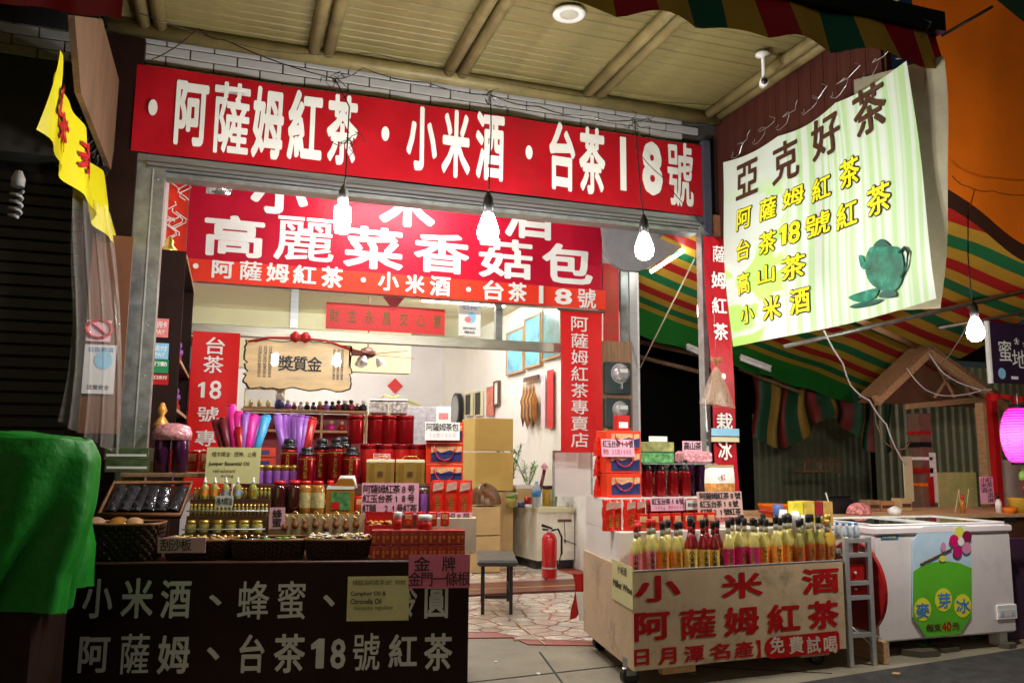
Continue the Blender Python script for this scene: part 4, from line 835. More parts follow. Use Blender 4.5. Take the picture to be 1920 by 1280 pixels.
# curled ends of wire where the bulbs are tied on
for i, (px, py, yy, lab) in enumerate(((628, 150, 4.4, 'knotted wire ends above the leftmost bulb'), (652, 262, 4.33, 'twisted loose wire halfway down the leftmost bulb cable'), (921, 180, 4.38, 'knotted wire ends above the middle bulb'), (1192, 228, 4.38, 'knotted wire ends above the rightmost bulb'), (1680, 338, 4.5, 'tangle of wire behind the top of the green banner'))):
    rr = random.Random(40+i); p = aty(px, py, yy); m = MB()
    for k in range(5):
        q = [Vector((0, 0, 0))]
        for j in range(7): q.append(q[-1]+Vector((rr.uniform(-.035, .035), rr.uniform(-.02, .02), rr.uniform(-.035, .025))))
        m.tube(q, .0022, 4)
    o = m.build('wire_knot', M['black']); o.location = p; tag(o, lab, 'wire')
for i in range(7):
    s_ = i/6; yy = 5.3-1.7*s_; A = Vector((3.60, yy, 3.66+.0*s_)); rr = random.Random(60+i); m = MB(); q = [Vector((0, 0, 0))]
    for j in range(14): a = j*.9; q.append(Vector((.0, .05*math.sin(a)+(j-7)*.025*0, .045*math.cos(a)*rr.uniform(.3, 1)+.010*j-.05))+Vector((0, -.016*j*rr.uniform(.6, 1.2), 0)))
    m.tube(q, .0025, 4); o = m.build('wire_loop', M['galv']); o.location = A; tag(o, 'loop of bare wire tying the green banner to the wall, %s from the shop' % ORD[i], 'wire', 'wire loops above the green banner')
# ================================================================ THE LEFT COUNTER
ct = thing('display_counter', 'dark brown counter with white Chinese lettering on its front, loaded with souvenirs', 'counter', L.W(0, 0, 0), L.a)
CW = 2.0; CZ = .735
MB().box(-.1, CW, 0, .02, .02, CZ, bev=.003).build('front_panel', M['brown'], ct)
MB().box(-.1, CW, .025, .98, CZ-.03, CZ+.004, bev=.004).build('tabletop', M['darkwood'], ct)
for x in (-.08, CW-.06):
    for y in (.04, .92): MB().box(x, x+.045, y, y+.045, 0, CZ-.032).build('leg', M['darkwood'], ct)
MB().box(CW-.022, CW-.002, .09, .9, .35, .40).build('side_rail', M['darkwood'], ct)
MB().box(.70, CW, .42, .98, CZ+.006, .952, bev=.003).build('step', M['darkwood'], ct)
MB().box(.70, CW, .55, .98, .956, 1.12, bev=.003).build('step', M['darkwood'], ct)
MB().box(.70, CW, .92, .98, .4, 1.1).build('back_board', M['darkwood'], ct) if 0 else None
MB().box(0.0, .62, .52, .86, 1.160, 1.185, bev=.003).build('upper_shelf', M['oldwood'], ct)
for x in (0.0, .595): MB().box(x, x+.025, .54, .565, CZ+.005, 1.158).build('shelf_post', M['oldwood'], ct)
cl_ = mat('counter_letters', (.55, .55, .52), .5, var=.1)
def cchar(ch, x0, y0, x1, y1, off=.02):
    a, b, c, d = L.rect(x0, y0, x1, y1, 0); m = MB(); letters(m, ch, a, b, c, d, -.004, off, 'fit'); m.build('character', cl_, ct)
for a_ in (('小', 156, 1084, 212, 1158), ('米', 228, 1083, 288, 1158), ('酒', 302, 1086, 358, 1158), ('、', 392, 1114, 416, 1134), ('蜂', 446, 1088, 505, 1160), ('蜜', 521, 1088, 573, 1160), ('、', 606, 1114, 628, 1136), ('湯', 690, 1090, 745, 1160), ('令', 752, 1092, 782, 1156), ('圓', 796, 1096, 840, 1158),
           ('阿', 148, 1192, 206, 1260), ('薩', 226, 1187, 280, 1262), ('姆', 296, 1190, 356, 1262), ('、', 388, 1212, 412, 1236), ('台', 449, 1188, 496, 1260), ('茶', 514, 1187, 572, 1260), ('1', 583, 1196, 608, 1252), ('8', 620, 1196, 648, 1253), ('號', 662, 1186, 712, 1256), ('紅', 729, 1188, 782, 1250), ('茶', 795, 1186, 848, 1256)): cchar(*a_, off=.012 if a_[0] in '薩蜜號蜂' else .022)
# notices on the counter front
card(L, (651, 1080, 767, 1163), -.006, M['olive'], [('樟腦油和香茅油？防蚊', .08, .08, .94, .2, M['ink'], 'em', .0), ('Camphor Oil &', .05, .33, .62, .46, M['ink'], 'fit', .02), ('Citronella Oil', .05, .5, .55, .62, M['ink'], 'fit', .02), ('mosquito repellent', .12, .66, .74, .78, M['ink'], 'fit', .0)], 'notice', 'pale olive notice reading Camphor Oil & Citronella Oil taped to the dark counter front', 'notice')
card(L, (766, 1039, 881, 1102), -.012, mat('deep_pink_card', (.7, .16, .25), .5, var=.06), [('金', .08, .06, .35, .48, M['ink'], 'fit'), ('牌', .54, .06, .76, .5, M['ink'], 'fit'), ('金門一條根', .0, .52, 1.0, .95, M['ink'], 'em')], 'notice', 'deep pink price card on the counter corner below the red medicine boxes', 'notice')
def put(fr, px, v): u, z = fr.hit(px[0], px[1], v); return u, z
# ---- baskets along the front edge
def basket(px0, px1, v, zt, dep, hh, label, zb=None, fill=None):
    u0, _ = L.hit(px0, 1020, v); u1, _ = L.hit(px1, 1020, v); wd = u1-u0; zb = zt-hh
    t = thing('wicker_basket', label, 'basket', L.W((u0+u1)/2, v+dep/2, zb), L.a)
    def ring(s, k, ins): a = s*2*math.pi; n_ = 5; ca, sa = math.cos(a), math.sin(a); r = (abs(ca)**n_+abs(sa)**n_)**(-1/n_); return (ca*r*(wd/2-ins), sa*r*(dep/2-ins))
    m = MB(); rows = 8
    m.grid(lambda s, q: (*ring(s, 0, .02*(1-q)+.0065*(1 if (round(s*112)//2+round(q*rows*2)//2) % 2 else -1)), q*hh+(.002 if round(q*rows*2) % 2 else 0)), 112, rows*2, smooth=False); m.build('woven_side', M['basket'], t)
    m = MB().grid(lambda s, q: (*ring(s, 0, .02), .01) if q else (0, 0, .01), 48, 1); m.build('base', M['basket'], t)
    m = MB(); m.tube([(*ring(i/40, 0, .0), hh) for i in range(41)], .008, 6); m.build('rim', M['basketrim'], t)
    return t, wd, dep, hh, u0, zb
def trinkets(u0, u1, v0, v1, z, n, mts, label, name='trinkets', r=.018, kind='stuff', sq=.5):
    m = MB(); rr = random.Random(int(u0*100)+n)
    for i in range(n):
        c = (rr.uniform(u0+.02, u1-.02), rr.uniform(v0+.02, v1-.02), rr.uniform(0, .02)); rad = r*rr.uniform(.6, 1.3)
        m.lathe([(rad*.5, -rad*.3*sq), (rad, 0), (rad*.6, rad*.6*sq)], c, 7, mi=rr.randrange(len(mts)), sx=rr.uniform(.6, 1.5), sy=rr.uniform(.6, 1.3))
    o = m.build(name, mts); o.location = L.W(0, 0, z); o.rotation_euler = (0, 0, L.a); return tag(o, label, 'small goods', kind=kind)
basket(300, 424, .04, .845, .24, .10, 'low dark wicker basket behind the pink handwritten card, at the counter edge')
trinkets(*[L.hit(x, 1010, .04)[0] for x in (300, 424)], .05, .26, .835, 60, [M['bread'], M['honey'], M['cream']], 'small horn and wood pieces heaped in the basket with the pink card')
basket(428, 568, .04, .845, .24, .10, 'low dark wicker basket of cellophane packets, centre of the counter edge')
trinkets(*[L.hit(x, 1010, .04)[0] for x in (428, 568)], .05, .26, .83, 50, [M['leaf'], M['bread'], M['foil'], M['black']], 'wrapped green and silver packets in the centre wicker basket')
basket(568, 694, .04, .845, .24, .10, 'low dark wicker basket of shiny pieces left of the red medicine boxes')
trinkets(*[L.hit(x, 1010, .04)[0] for x in (568, 694)], .05, .26, .845, 120, [M['bread'], M['white_pl'], M['paper'], M['gold']], 'white and tan trinkets heaped in the basket left of the red medicine boxes', r=.014)
basket(152, 290, .02, .93, .24, .19, 'deep dark wicker basket at the left end of the counter edge')
trinkets(*[L.hit(x, 980, .02)[0] for x in (152, 290)], .04, .24, .905, 14, [M['darkwood'], M['wood']], 'dark wooden bits in the deep left basket')
for i, (px, py, s) in enumerate(((178, 982, .05), (222, 984, .05), (252, 980, .045))):
    u, z = L.hit(px, py, .12); m = MB(); m.lathe([(.002, -.01), (s*.8, -.008), (s, .0), (s*.8, .010), (.002, .012)], n=16, sy=.8)
    o = m.build('wooden_comb', [M['oldwood'], M['honey'], M['wood']][i]); o.location = L.W(u, .12, .935); o.rotation_euler = (R_(35), 0, 0)
    tag(o, ['striped wooden disc at the left of the deep basket', 'amber oval disc in the middle of the deep basket', 'brown disc at the right of the deep basket'][i], 'trinket')
card(L, (296, 1007, 386, 1036), .0, M['pink'], [('刮沙板', .06, .1, .7, .9, M['ink'], 'em')], 'price_card', 'pink handwritten card clipped to the front of the low left basket', 'price card', lean=-.15)
# ---- big tray of wrapped combs
u0, u1 = L.hit(190, 950, .32)[0], L.hit(342, 950, .32)[0]; zc, zt_ = .93, 1.13
tr = thing('comb_tray', 'tilted dark wicker tray of black plastic-wrapped combs at the left of the counter', 'tray', L.W((u0+u1)/2, .30, .94), 0, rot=(R_(38), 0, L.a)); wd = u1-u0
MB().box(-wd/2, wd/2, 0, .26, 0, .012).build('base', M['basket'], tr)
m = MB(); m.tube([(-wd/2, 0, .03), (wd/2, 0, .03), (wd/2, .27, .03), (-wd/2, .27, .03), (-wd/2, 0, .03)], .011, 6); m.build('rim', M['basketrim'], tr)
pk = MB().grid(lambda s, q: ((s-.5)*.07, q*.2, .02*math.sin(math.pi*s)+.004*math.sin(q*19+s*8)), 6, 12).mesh('wrapped_comb', mat('black_cellophane', (.02, .02, .03), .08, var=0, bump=1., bs=22, coat=1.))
tr2 = []
for i in range(6):
    o = link_mesh('wrapped_comb', pk); o.matrix_world = Matrix.Translation(tr.location) @ Matrix.Rotation(L.a, 4, 'Z') @ Matrix.Rotation(R_(38), 4, 'X') @ Matrix.Translation((-wd/2+.05+i*(wd-.1)/5, .03, .02+.006*(i % 2))) @ Matrix.Rotation(random.uniform(-.15, .15), 4, 'Z')
    tag(o, 'black cellophane-wrapped comb in the tilted tray, %s from left' % ORD[i], 'comb', 'wrapped combs in the tray')
# ---- boxes and flask gift pack on the upper shelf
for i, (y0, y1, lab) in enumerate(((810, 838, 'flat box with a green landscape print, on top of its twin'), (840, 872, 'flat box with a green landscape print, lower of two on the wooden shelf'))):
    a, b, c, d = L.rect(198, y0, 280, y1, .56); z = 1.187+(1-i)*.072; t = thing('landscape_box', lab, 'box', L.W((a+b)/2, .56, z), L.a, 'landscape boxes on the shelf')
    MB().box(-(b-a)/2, (b-a)/2, 0, .16, 0, .07, bev=.002).build('carton', mat('green_scene_print', (.08, .12, .05), .35, var=.9, vs=9), t); m = MB(); m.box(-(b-a)/2+.01, (b-a)/2-.01, -.002, -.001, .02, .034); m.build('mist_print', M['paper'], t)
def tin(h, r, body, lid, name='tea_tin', n=16, lidh=.03, label_m=None, cap=None):
    t = thing(name, 'tin', 'tin'); MB().lathe([(r*.96, 0), (r, .006), (r, h-lidh-.003), (r*.985, h-lidh)], n=n).build('body', body, t)
    MB().lathe([(r*1.02, h-lidh), (r*1.03, h-.008), (r*.94, h), (r*.5, h+.001)], n=n).build('lid', lid, t)
    if label_m:
        m = MB(); letters(m, '紅茶', -r*.22, r*.22, h*.2, h*.62, 0, .01, vert=True); m.v = [(x, -math.sqrt(max(0, (r+.0015)**2-x*x)), z) for x, y, z in m.v]; m.build('print', label_m, t)
    return t
# purple and dark thermos pack with foil cap
gp = thing('gift_pack', 'pair of dark purple flasks wrapped in pink-tied cellophane on the wooden shelf', 'gift pack', L.W(*(lambda q: (q[0], .6, 1.187))(L.hit(320, 870, .6))), L.a)
for s in (-1, 1): MB().lathe([(.045, 0), (.047, .2), (.03, .22)], (s*.052, 0, 0), 16).build('flask', mat('dark_purple_tin', (.06, .01, .05), .2, .4), gp)
MB().lathe([(.11, .19), (.115, .23), (.10, .27), (.04, .29)], n=18, sy=.6).build('cellophane_top', mat('pink_cellophane', (.8, .35, .4), .15, .3, var=.5, vs=60, bump=1., bs=40), gp)
t = thing('figurine', 'small orange and gold tassel ornament above the flask pack', 'ornament', L.W(L.hit(303, 790, .75)[0], .75, 1.48)); MB().lathe([(.05, 0), (.045, .02), (.012, .07), (.03, .1), (.01, .15)], n=8).build('ornament', mat('orange_gold', (.7, .3, .05), .4, .3, var=.5, vs=40), t)
t.location.z = 1.188
MB().lathe([(.02, 0), (.018, .28)], n=8).build('stem', M['darkwood'], t); t.children[0].location = (0, 0, .27)
# ---- essential oil rack
ra = L.rect(346, 905, 500, 1003, .28); rk = thing('oil_rack', 'stepped wooden rack holding rows of tiny oil vials', 'rack', L.W(ra[0], .26, CZ+.005), L.a); rw_ = ra[1]-ra[0]
MB().box(0, rw_, 0, .07, 0, .12).box(0, rw_, .072, .13, 0, .21).box(0, rw_, .132, .19, 0, .3).build('steps', M['darkwood'], rk)
MB().tube([(0, -.01, .145), (rw_, -.01, .145)], .004, 5).tube([(0, .065, .24), (rw_, .065, .24)], .004, 5).build('rail', M['steel'], rk)
vial = thing('oil_vial', 'vial', 'vial'); MB().lathe([(.008, 0), (.009, .045), (.005, .05)], n=8).build('glass', M['oil'], vial); MB().lathe([(.007, .05), (.007, .064)], n=8).build('cap', M['gold'], vial); VP = Proto(vial)
for r in range(2):
    for i in range(20):
        x = .015+i*(rw_-.03)/19; VP.put(L.W(ra[0]+x, .26+(.102 if r == 0 else .162), CZ+.005+(.211 if r == 0 else .301)), L.a, 'tiny gold-capped oil vial, %s from left in the %s row of the wooden rack' % (ORD[i], ['middle', 'back'][r]), 'oil vials in the wooden rack')
jar = thing('balm_jar', 'jar', 'jar'); MB().lathe([(.028, 0), (.03, .01), (.03, .045), (.024, .052)], n=14).build('glass', M['olivew'], jar); MB().lathe([(.027, .052), (.027, .068), (.02, .07)], n=14).build('lid', M['gold'], jar); JP = Proto(jar)
for i in range(6): JP.put(L.W(ra[0]+.035+i*.072, .295, CZ+.126), L.a, 'squat gold-lidded balm jar in front of the vial rows, %s from left' % ORD[i], 'balm jars on the rack')
tv = thing('roll_on', 'tube', 'vial'); MB().lathe([(.009, 0), (.009, .09)], n=8).build('glass', M['honey'], tv); MB().lathe([(.010, .09), (.009, .115)], n=8).build('cap', M['gold'], tv); TP = Proto(tv)
for i in range(12): TP.put(L.W(ra[0]+.02+i*(rw_-.05)/11, .235, CZ+.006), L.a, 'slender gold-capped oil tube in the lowest front row, %s from left' % ORD[i], 'oil tubes before the rack')
card(L, (404, 929, 437, 950), .24, M['paper'], [('檜木精油', .05, .15, .95, .85, M['ink'], 'em', .015)], 'price_card', 'small white handwritten card in the middle of the vial rack', 'price card')
card(L, (385, 838, 487, 906), .46, M['olive'], [('檜木精油：提神、止癢', .1, .12, .92, .27, M['ink'], 'em', 0), ('Juniper Essential Oil', .05, .4, .8, .53, M['ink'], 'fit', .02), ('refreshment', .15, .6, .55, .7, M['ink'], 'fit', 0), ('itching', .3, .75, .52, .85, M['ink'], 'fit', 0)], 'notice', 'olive card reading Juniper Essential Oil behind the spray bottles', 'notice', lean=.1)
spr = thing('spray_bottle', 'spray', 'bottle'); MB().lathe([(.02, 0), (.022, .005), (.022, .07), (.009, .088)], n=14).build('glass', M['oil'], spr); MB().lathe([(.010, .088), (.010, .104), (.005, .106), (.005, .122), (.001, .124)], n=10).build('spray_cap', M['white_pl'], spr); SP = Proto(spr)
for i, (px, cmt, cn) in enumerate(((375, 'lora', 'orange'), (394, 'lora', 'orange'), (415, 'lblue', 'pale blue'), (438, 'lblue', 'pale blue'), (474, 'leaf', 'green'))):
    u, z = L.hit(px, 918, .30+.1*(i == 4)); o = SP.put(L.W(u, .41, CZ+.306), L.a, 'white-capped spray bottle with a %s label, %s from left above the vial rack' % (cn, ORD[i]), 'spray bottles above the rack')
    m = MB(); m.lathe([(.0228, .018), (.0228, .055)], n=14, cap=False); m.build('label', M[cmt], o)
# ---- keychain board, jars, jug
a, b, c, d = L.rect(503, 963, 684, 1008, .33)
kb = thing('keychain_board', 'tan display board with hanging keychains behind the front baskets', 'board', L.W(a, .33, CZ+.006), L.a); MB().box(0, b-a, 0, .012, 0, d-CZ-.006).build('board', mat('tan_board', (.5, .38, .22), .6), kb)
kc = thing('keychain', 'k', 'keychain'); MB().tube([(.016*math.cos(i*.785), 0, .016*math.sin(i*.785)) for i in range(9)], .0022, 4).build('ring', M['gold'], kc); MB().lathe([(.006, -.08), (.018, -.07), (.02, -.05), (.008, -.035), (.012, -.026), (.003, -.016)], n=8).build('charm', mat('brown_charm', (.25, .09, .03), .35, var=.5, vs=40), kc); KP = Proto(kc)
for i in range(8): u = a+.09+i*(b-a-.14)/7; KP.put(L.W(u, .322, c+.12+.012*(i % 2)), L.a, 'brown charm keychain on the tan board, %s from left' % ORD[i], 'keychains on the tan board')
card(L, (505, 951, 534, 991), .31, M['pink'], [('蜂蜜', .2, .08, .8, .92, M['ink'], 'vert', .02)], 'price_card', 'small rounded pink card at the left end of the keychain board', 'price card')
def honeyjar(mt, h, r, lab_m, capm):
    t = thing('honey_jar', 'jar', 'jar'); MB().lathe([(r*.9, 0), (r, .01), (r, h*.78), (r*.8, h*.88), (r*.62, h*.9)], n=18).build('glass', mt, t); MB().lathe([(r*.72, h*.9), (r*.74, h), (r*.6, h+.002)], n=18).build('lid', capm, t)
    if lab_m: MB().lathe([(r*1.01, h*.2), (r*1.01, h*.66)], n=18, cap=False).build('label', lab_m, t)
    return t
dj = Proto(honeyjar(M['syrup'], .19, .045, None, M['capred'])); aj = Proto(honeyjar(M['honey'], .19, .04, mat('honey_label', (.55, .45, .2), .4, var=.5, vs=50), M['capred']))
for i, px in enumerate((522, 551, 548)): u, z = L.hit(px, 960, .46+.05*(i == 2)); dj.put(L.W(u, .46+.1*(i == 2), .953), L.a, ['dark syrup jar with red lid, far left above the keychain board', 'dark syrup jar with red lid, second from left', 'dark syrup jar half hidden behind the others'][i], 'syrup jars')
for i, px in enumerate((572, 595)): u, z = L.hit(px, 960, .46); aj.put(L.W(u, .455, .953), L.a, ['amber honey jar with red lid, left of its twin', 'amber honey jar with red lid beside the white jug'][i], 'honey jars')
a, b, c, d = L.rect(611, 906, 664, 962, .45); wd = b-a
jg = thing('honey_jug', 'white-topped honey jug with loop handle and a green picture label', 'jug', L.W((a+b)/2, .5, .953), L.a); h = .205
MB().plate([(-wd/2, 0), (wd/2, 0), (wd/2, h*.72), (wd/2, h*.9), (wd*.42, h), (-wd*.05, h), (-wd*.2, h*.85), (-wd*.42, h*.78), (-wd/2, h*.7)], -.05, .05).build('body', M['honey'], jg)
m = MB(); m.tube([(-wd*.12, 0, h*.78), (0, 0, h*1.02), (wd*.42, 0, h*1.02), (wd*.5, 0, h*.72)], .016, 8); m.plate([(-wd*.5, h*.70), (wd*.5, h*.70), (wd*.5, h*.78), (-wd*.45, h*.8)], -.052, .052); m.build('handle', M['white_pl'], jg)
MB().lathe([(.02, 0), (.02, .03)], (-wd*.38, 0, h*.80), 12).build('cap', M['capred'], jg)
MB().box(-wd*.32, wd*.36, -.053, -.051, h*.12, h*.62).build('label', mat('jug_label', (.08, .25, .08), .4, var=.8, vs=30), jg); MB().box(-wd*.3, 0, -.055, -.0535, h*.14, h*.35).build('label_patch', M['capred'], jg)
# ---- dark red thermos tins with black caps
def thermos(h=.30, r=.052):
    t = thing('tea_canister', 'c', 'canister'); MB().lathe([(r*.95, 0), (r, .008), (r, h*.72), (r*.92, h*.76)], n=18).build('body', M['can'], t)
    MB().lathe([(r*.93, h*.76), (r*.95, h*.80), (r*.8, h*.86), (r*.62, h*.87), (r*.66, h*.9), (r*.66, h*.97), (r*.5, h)], n=18).build('cap', M['black'], t)
    m = MB(); letters(m, '日月潭紅茶', -r*.2, r*.25, h*.14, h*.64, 0, .01, vert=True); m.v = [(x, -math.sqrt(max(0, (r+.0015)**2-x*x)), z) for x, y, z in m.v]; m.build('print', M['gold'], t); MB().lathe([(r*1.005, h*.66), (r*1.005, h*.69)], n=18, cap=False).build('band', M['gold'], t); return t
TH = Proto(thermos())
for i, (px, vv, top) in enumerate(((543, .66, 822), (576, .60, 838), (604, .68, 822), (632, .62, 820), (660, .60, 838), (646, .74, 818))):
    u, z = L.hit(px, top, vv); TH.put(L.W(u, vv, 1.122), L.a, 'dark red canister with black screw cap, %s of the group before the fans' % ORD[i], 'black-capped red canisters', scale=(1, 1, (z-1.122)/.30))
# red tins, lower and upper rows
rt = Proto(tin(.245, .054, M['can2'], M['can'], label_m=M['gold'])); ut = Proto(tin(.18, .054, M['can'], M['can']))
for i, px in enumerate((690, 722, 752, 782)): u, z = L.hit(px, 900, .74); rt.put(L.W(u, .74, 1.122), L.a, 'bright red tea tin with gold print, %s from left in the lower row' % ORD[i], 'lower row of red tea tins', 1)
for i, px in enumerate((667, 705, 731, 760)): u, z = L.hit(px, 800, .76); ut.put(L.W(u, .76, 1.369), L.a, 'metallic red tin, %s from left in the upper row on top of the other tins' % ORD[i], 'upper row of red tea tins', 1)
# candy bag on top
a, b, c, d = L.rect(693, 755, 764, 783, .76)
cb = thing('candy_box', 'clear box of colourful sweets with a ribbon on top of the red tins', 'box', L.W((a+b)/2, .76, 1.551), L.a)
MB().box(-(b-a)/2, -.004, -.05, .05, 0, .085, bev=.012).box(.004, (b-a)/2, -.05, .05, 0, .085, bev=.012).build('sweets', mat('mixed_sweets', (.35, .3, .28), .25, var=.9, vs=55, coat=1), cb)
MB().box(-(b-a)/2, (b-a)/2, -.052, .052, .086, .1, bev=.005).build('lid', M['white_pl'], cb); MB().tube([(-.05, 0, .1), (-.02, 0, .13), (.02, 0, .105), (.06, 0, .125)], .006, 5).build('ribbon', M['gold'], cb)
# gold gift boxes
for i, (x0, x1) in enumerate(((687, 739), (742, 796))):
    a, b, c, d = L.rect(x0, 868, x1, 905, .585); t = thing('gold_gift_box', ['gold gift box with tied cord, left of the pair', 'gold gift box with tied cord, right of the pair'][i], 'gift box', L.W((a+b)/2, .58, 1.122), L.a, 'gold gift boxes'); wd = b-a; h = .15
    MB().box(-wd/2, wd/2, 0, .07, 0, h-.02, bev=.002).build('carton', M['gold'], t); MB().box(-wd/2, wd/2, -.001, .071, h-.019, h, bev=.002).build('lid', mat('pale_gold', (.85, .78, .5), .4), t)
    m = MB(); [m.box(x-.014, x+.014, -.003, -.001, .01, h-.025) for x in (-wd*.3, wd*.3)]; m.build('foil_stripe', mat('dark_gold', (.35, .2, .04), .35, .5), t)
    m = MB(); letters(m, '茶', -.02, .02, .04, .08, -.003, .02, 'fit'); m.build('lettering', M['darkwood'], t); MB().tube([(-wd*.3, .03, h), (-wd*.2, .01, h+.02), (wd*.2, .01, h+.02), (wd*.3, .03, h)], .003, 5).build('cord', M['gold'], t)
card(L, (700, 850, 732, 868), .66, M['pink'], [('阿里山', .05, .05, .95, .48, M['redink'], 'em'), ('高山茶', .05, .5, .95, .95, M['redink'], 'em')], 'price_card', 'little pink card with red writing above the left gold gift box', 'price card').location.z += 0
# pink big card
card(L, (678, 905, 785, 965), .45, M['pink'], [('阿薩姆紅茶8号', .02, .06, .93, .33, M['ink'], 'em', .015), ('紅玉台茶18号', .02, .36, .93, .62, M['ink'], 'em', .015), ('紅韻 21号紅茶', .02, .66, .97, .95, M['ink'], 'em', .015)], 'price_card', 'large pink card with three lines of black handwriting in the middle of the stand', 'price card')
# purple tin, red foil bags
t = tin(.15, .03, M['purple'], M['foil'], 'purple_tin'); t.location = L.W(L.hit(793, 950, .5)[0], .5, .953); tag(t, 'narrow purple tin right of the large pink card', 'tin')
def foilbag(w_, h, dpt):
    t = thing('foil_bag', 'bag', 'bag')
    def f(s, q, sg): bul = math.sin(math.pi*s)**.6*(1-q)**.5; return ((s-.5)*w_*(1-.04*math.sin(q*9)), sg*dpt/2*bul+.004*math.sin(s*21+q*13), q*h)
    MB().grid(lambda s, q: f(s, q, -1), 8, 10).grid(lambda s, q: f(s, q, 1), 8, 10).build('pouch', M['bag'], t)
    MB().plate([(-w_*.33, h*.66), (w_*.33, h*.74), (w_*.36, h*.95), (-w_*.28, h*.9)], -dpt*.42, -dpt*.42+.001).build('painted_sheen', mat('pink_sheen', (.9, .55, .45), .15, .3, bump=.6), t)  # paler plate paints a sheen on the red foil
    m = MB(); letters(m, '紅茶', -w_*.16, w_*.16, h*.1, h*.55, -dpt*.5, .02, vert=True); m.build('print', M['gold'], t); return t
fbp = Proto(foilbag(.095, .20, .06))
for i, px in enumerate((820, 845, 870)): fbp.put(L.W(L.hit(px, 950, .5)[0], .47, .953), L.a, 'red foil tea pouch on the left stand, %s from left' % ORD[i], 'red foil pouches on the left stand', 1)
# gift bags with landscape, two stacked
def giftbag(w_, h, dpt, hd=True):
    t = thing('gift_bag', 'gift bag', 'gift bag'); MB().box(-w_/2, w_/2, 0, dpt, 0, h, bev=.004).build('bag', M['gbag'], t)
    m = MB(); m.box(-w_*.36, w_*.46, -.003, -.001, h*.12, h*.52); m.build('lake_print', M['navy'], t); m = MB(); m.box(-w_*.36, w_*.46, -.003, -.001, h*.52, h*.84); m.build('sunset_print', M['sunset'], t)
    m = MB(); rr = random.Random(1); m.plate([(-w_*.36, h*.5), (-w_*.2, h*.62), (-.02, h*.53), (w_*.15, h*.66), (w_*.3, h*.55), (w_*.46, h*.6), (w_*.46, h*.5)], -.006, -.004); m.build('mountain_print', M['blue'] if 0 else M['navy'], t)
    MB().tube([(w_*.28*math.cos(math.pi+i*math.pi/8), -.012, h*.86+.09*math.sin(math.pi+i*math.pi/8)) for i in range(9)], .004, 6).build('handle', M['capred'], t); return t
a, b, c, d = L.rect(798, 862, 868, 900, .6); GB = Proto(giftbag(b-a, .125, .15))
for i, z in enumerate((1.122, 1.25, 1.378)): GB.put(L.W((a+b)/2, .60, z), L.a, ['lowest orange-red gift bag with a lake picture on the left stand', 'middle orange-red gift bag with a lake picture on the left stand', 'orange-red gift bag topmost of its stack, behind the white card'][i], 'stacked gift bags on the left stand', 1)
card(L, (797, 791, 862, 825), .57, M['paper'], [('阿薩姆茶包', .03, .05, .97, .5, M['ink'], 'em', .01), ('10包100元', .1, .58, .9, .85, M['pink'], 'em', 0)], 'price_card', 'white card with black handwriting on the topmost gift bag', 'price card', lean=.1)
a, b, c, d = L.rect(818, 764, 845, 790, .7); t = thing('small_carton', 'small white and red box on the very top of the left stand', 'box', L.W((a+b)/2, .68, 1.505), L.a); MB().box(-.045, .045, 0, .05, 0, .1, bev=.002).build('carton', M['paper'], t); MB().box(-.03, .03, -.002, -.001, .02, .06).build('print', M['lpink'], t)
# white side board with pink card
a, b, c, d = L.rect(812, 985, 885, 1050, .36); sb = thing('side_carton', 'beige carton at the right end of the counter below the foil pouches', 'carton', L.W((a+b)/2, .30, CZ+.006), L.a); MB().box(-(b-a)/2, (b-a)/2+.02, 0, .11, 0, .20, bev=.002).build('carton', mat('beige_carton', (.6, .5, .36), .6), sb)
card(L, (806, 960, 885, 990), .35, M['pink'], [('阿薩姆8号', .06, .05, .95, .6, M['ink'], 'em', .01), ('茶', .4, .65, .55, .9, M['redink'], 'em')], 'price_card', 'pink card with black writing below the red foil pouches', 'price card')
# red tray with sweets
a, b, c, d = L.rect(684, 955, 745, 1000, .33); rtb = thing('open_box', 'open bright red box of wrapped sweets behind the medicine boxes', 'box', L.W((a+b)/2, .30, CZ+.006), L.a); wd = b-a; MB().box(-wd/2, wd/2, .09, .1, 0, .23).box(-wd/2, -wd/2+.01, 0, .089, 0, .2).box(wd/2-.01, wd/2, 0, .089, 0, .2).box(-wd/2+.011, wd/2-.011, 0, .01, 0, .16).build('tray', M['can2'], rtb)
m = MB(); rr = random.Random(8)
for i in range(30): m.lathe([(.004, -.006), (.012, 0), (.004, .006)], (rr.uniform(-wd/2+.02, wd/2-.02), rr.uniform(.02, .08), .15+rr.uniform(0, .03)), 6, mi=rr.randrange(2), sx=1.5)
tag(m.build('sweets', [M['lora'], M['cream']], rtb), kind='stuff')
# medicine boxes: two rows of little red boxes
bm = MB().box(0, .05, 0, .11, 0, .076, bev=.0015).mesh('medicine_box', mat('red_medicine_box', (.42, .03, .02), .45, var=.3, vs=40)); pm_ = MB()
letters(pm_, '一條根', .008, .022, .008, .068, -.002, .02, vert=True); letters(pm_, '金', .028, .045, .03, .05, -.002, .02, 'fit'); pmm = pm_.mesh('lettering', M['lora'])
u0 = L.hit(696, 1030, .03)[0]; u1 = L.hit(872, 1030, .03)[0]; n_ = 10; st_ = (u1-u0)/n_
for r in range(2):
    for i in range(n_):
        t = thing('medicine_box', 'red medicine box, %s from left in the %s row at the counter corner' % (ORD[i], ['lower', 'upper'][r]), 'box', L.W(u0+i*st_, .035, CZ+.006+r*.079), L.a, 'red medicine boxes'); t.scale = ((st_-.0012)/.05, 1, 1)
        link_mesh('carton', bm, t); link_mesh('lettering', pmm, t)
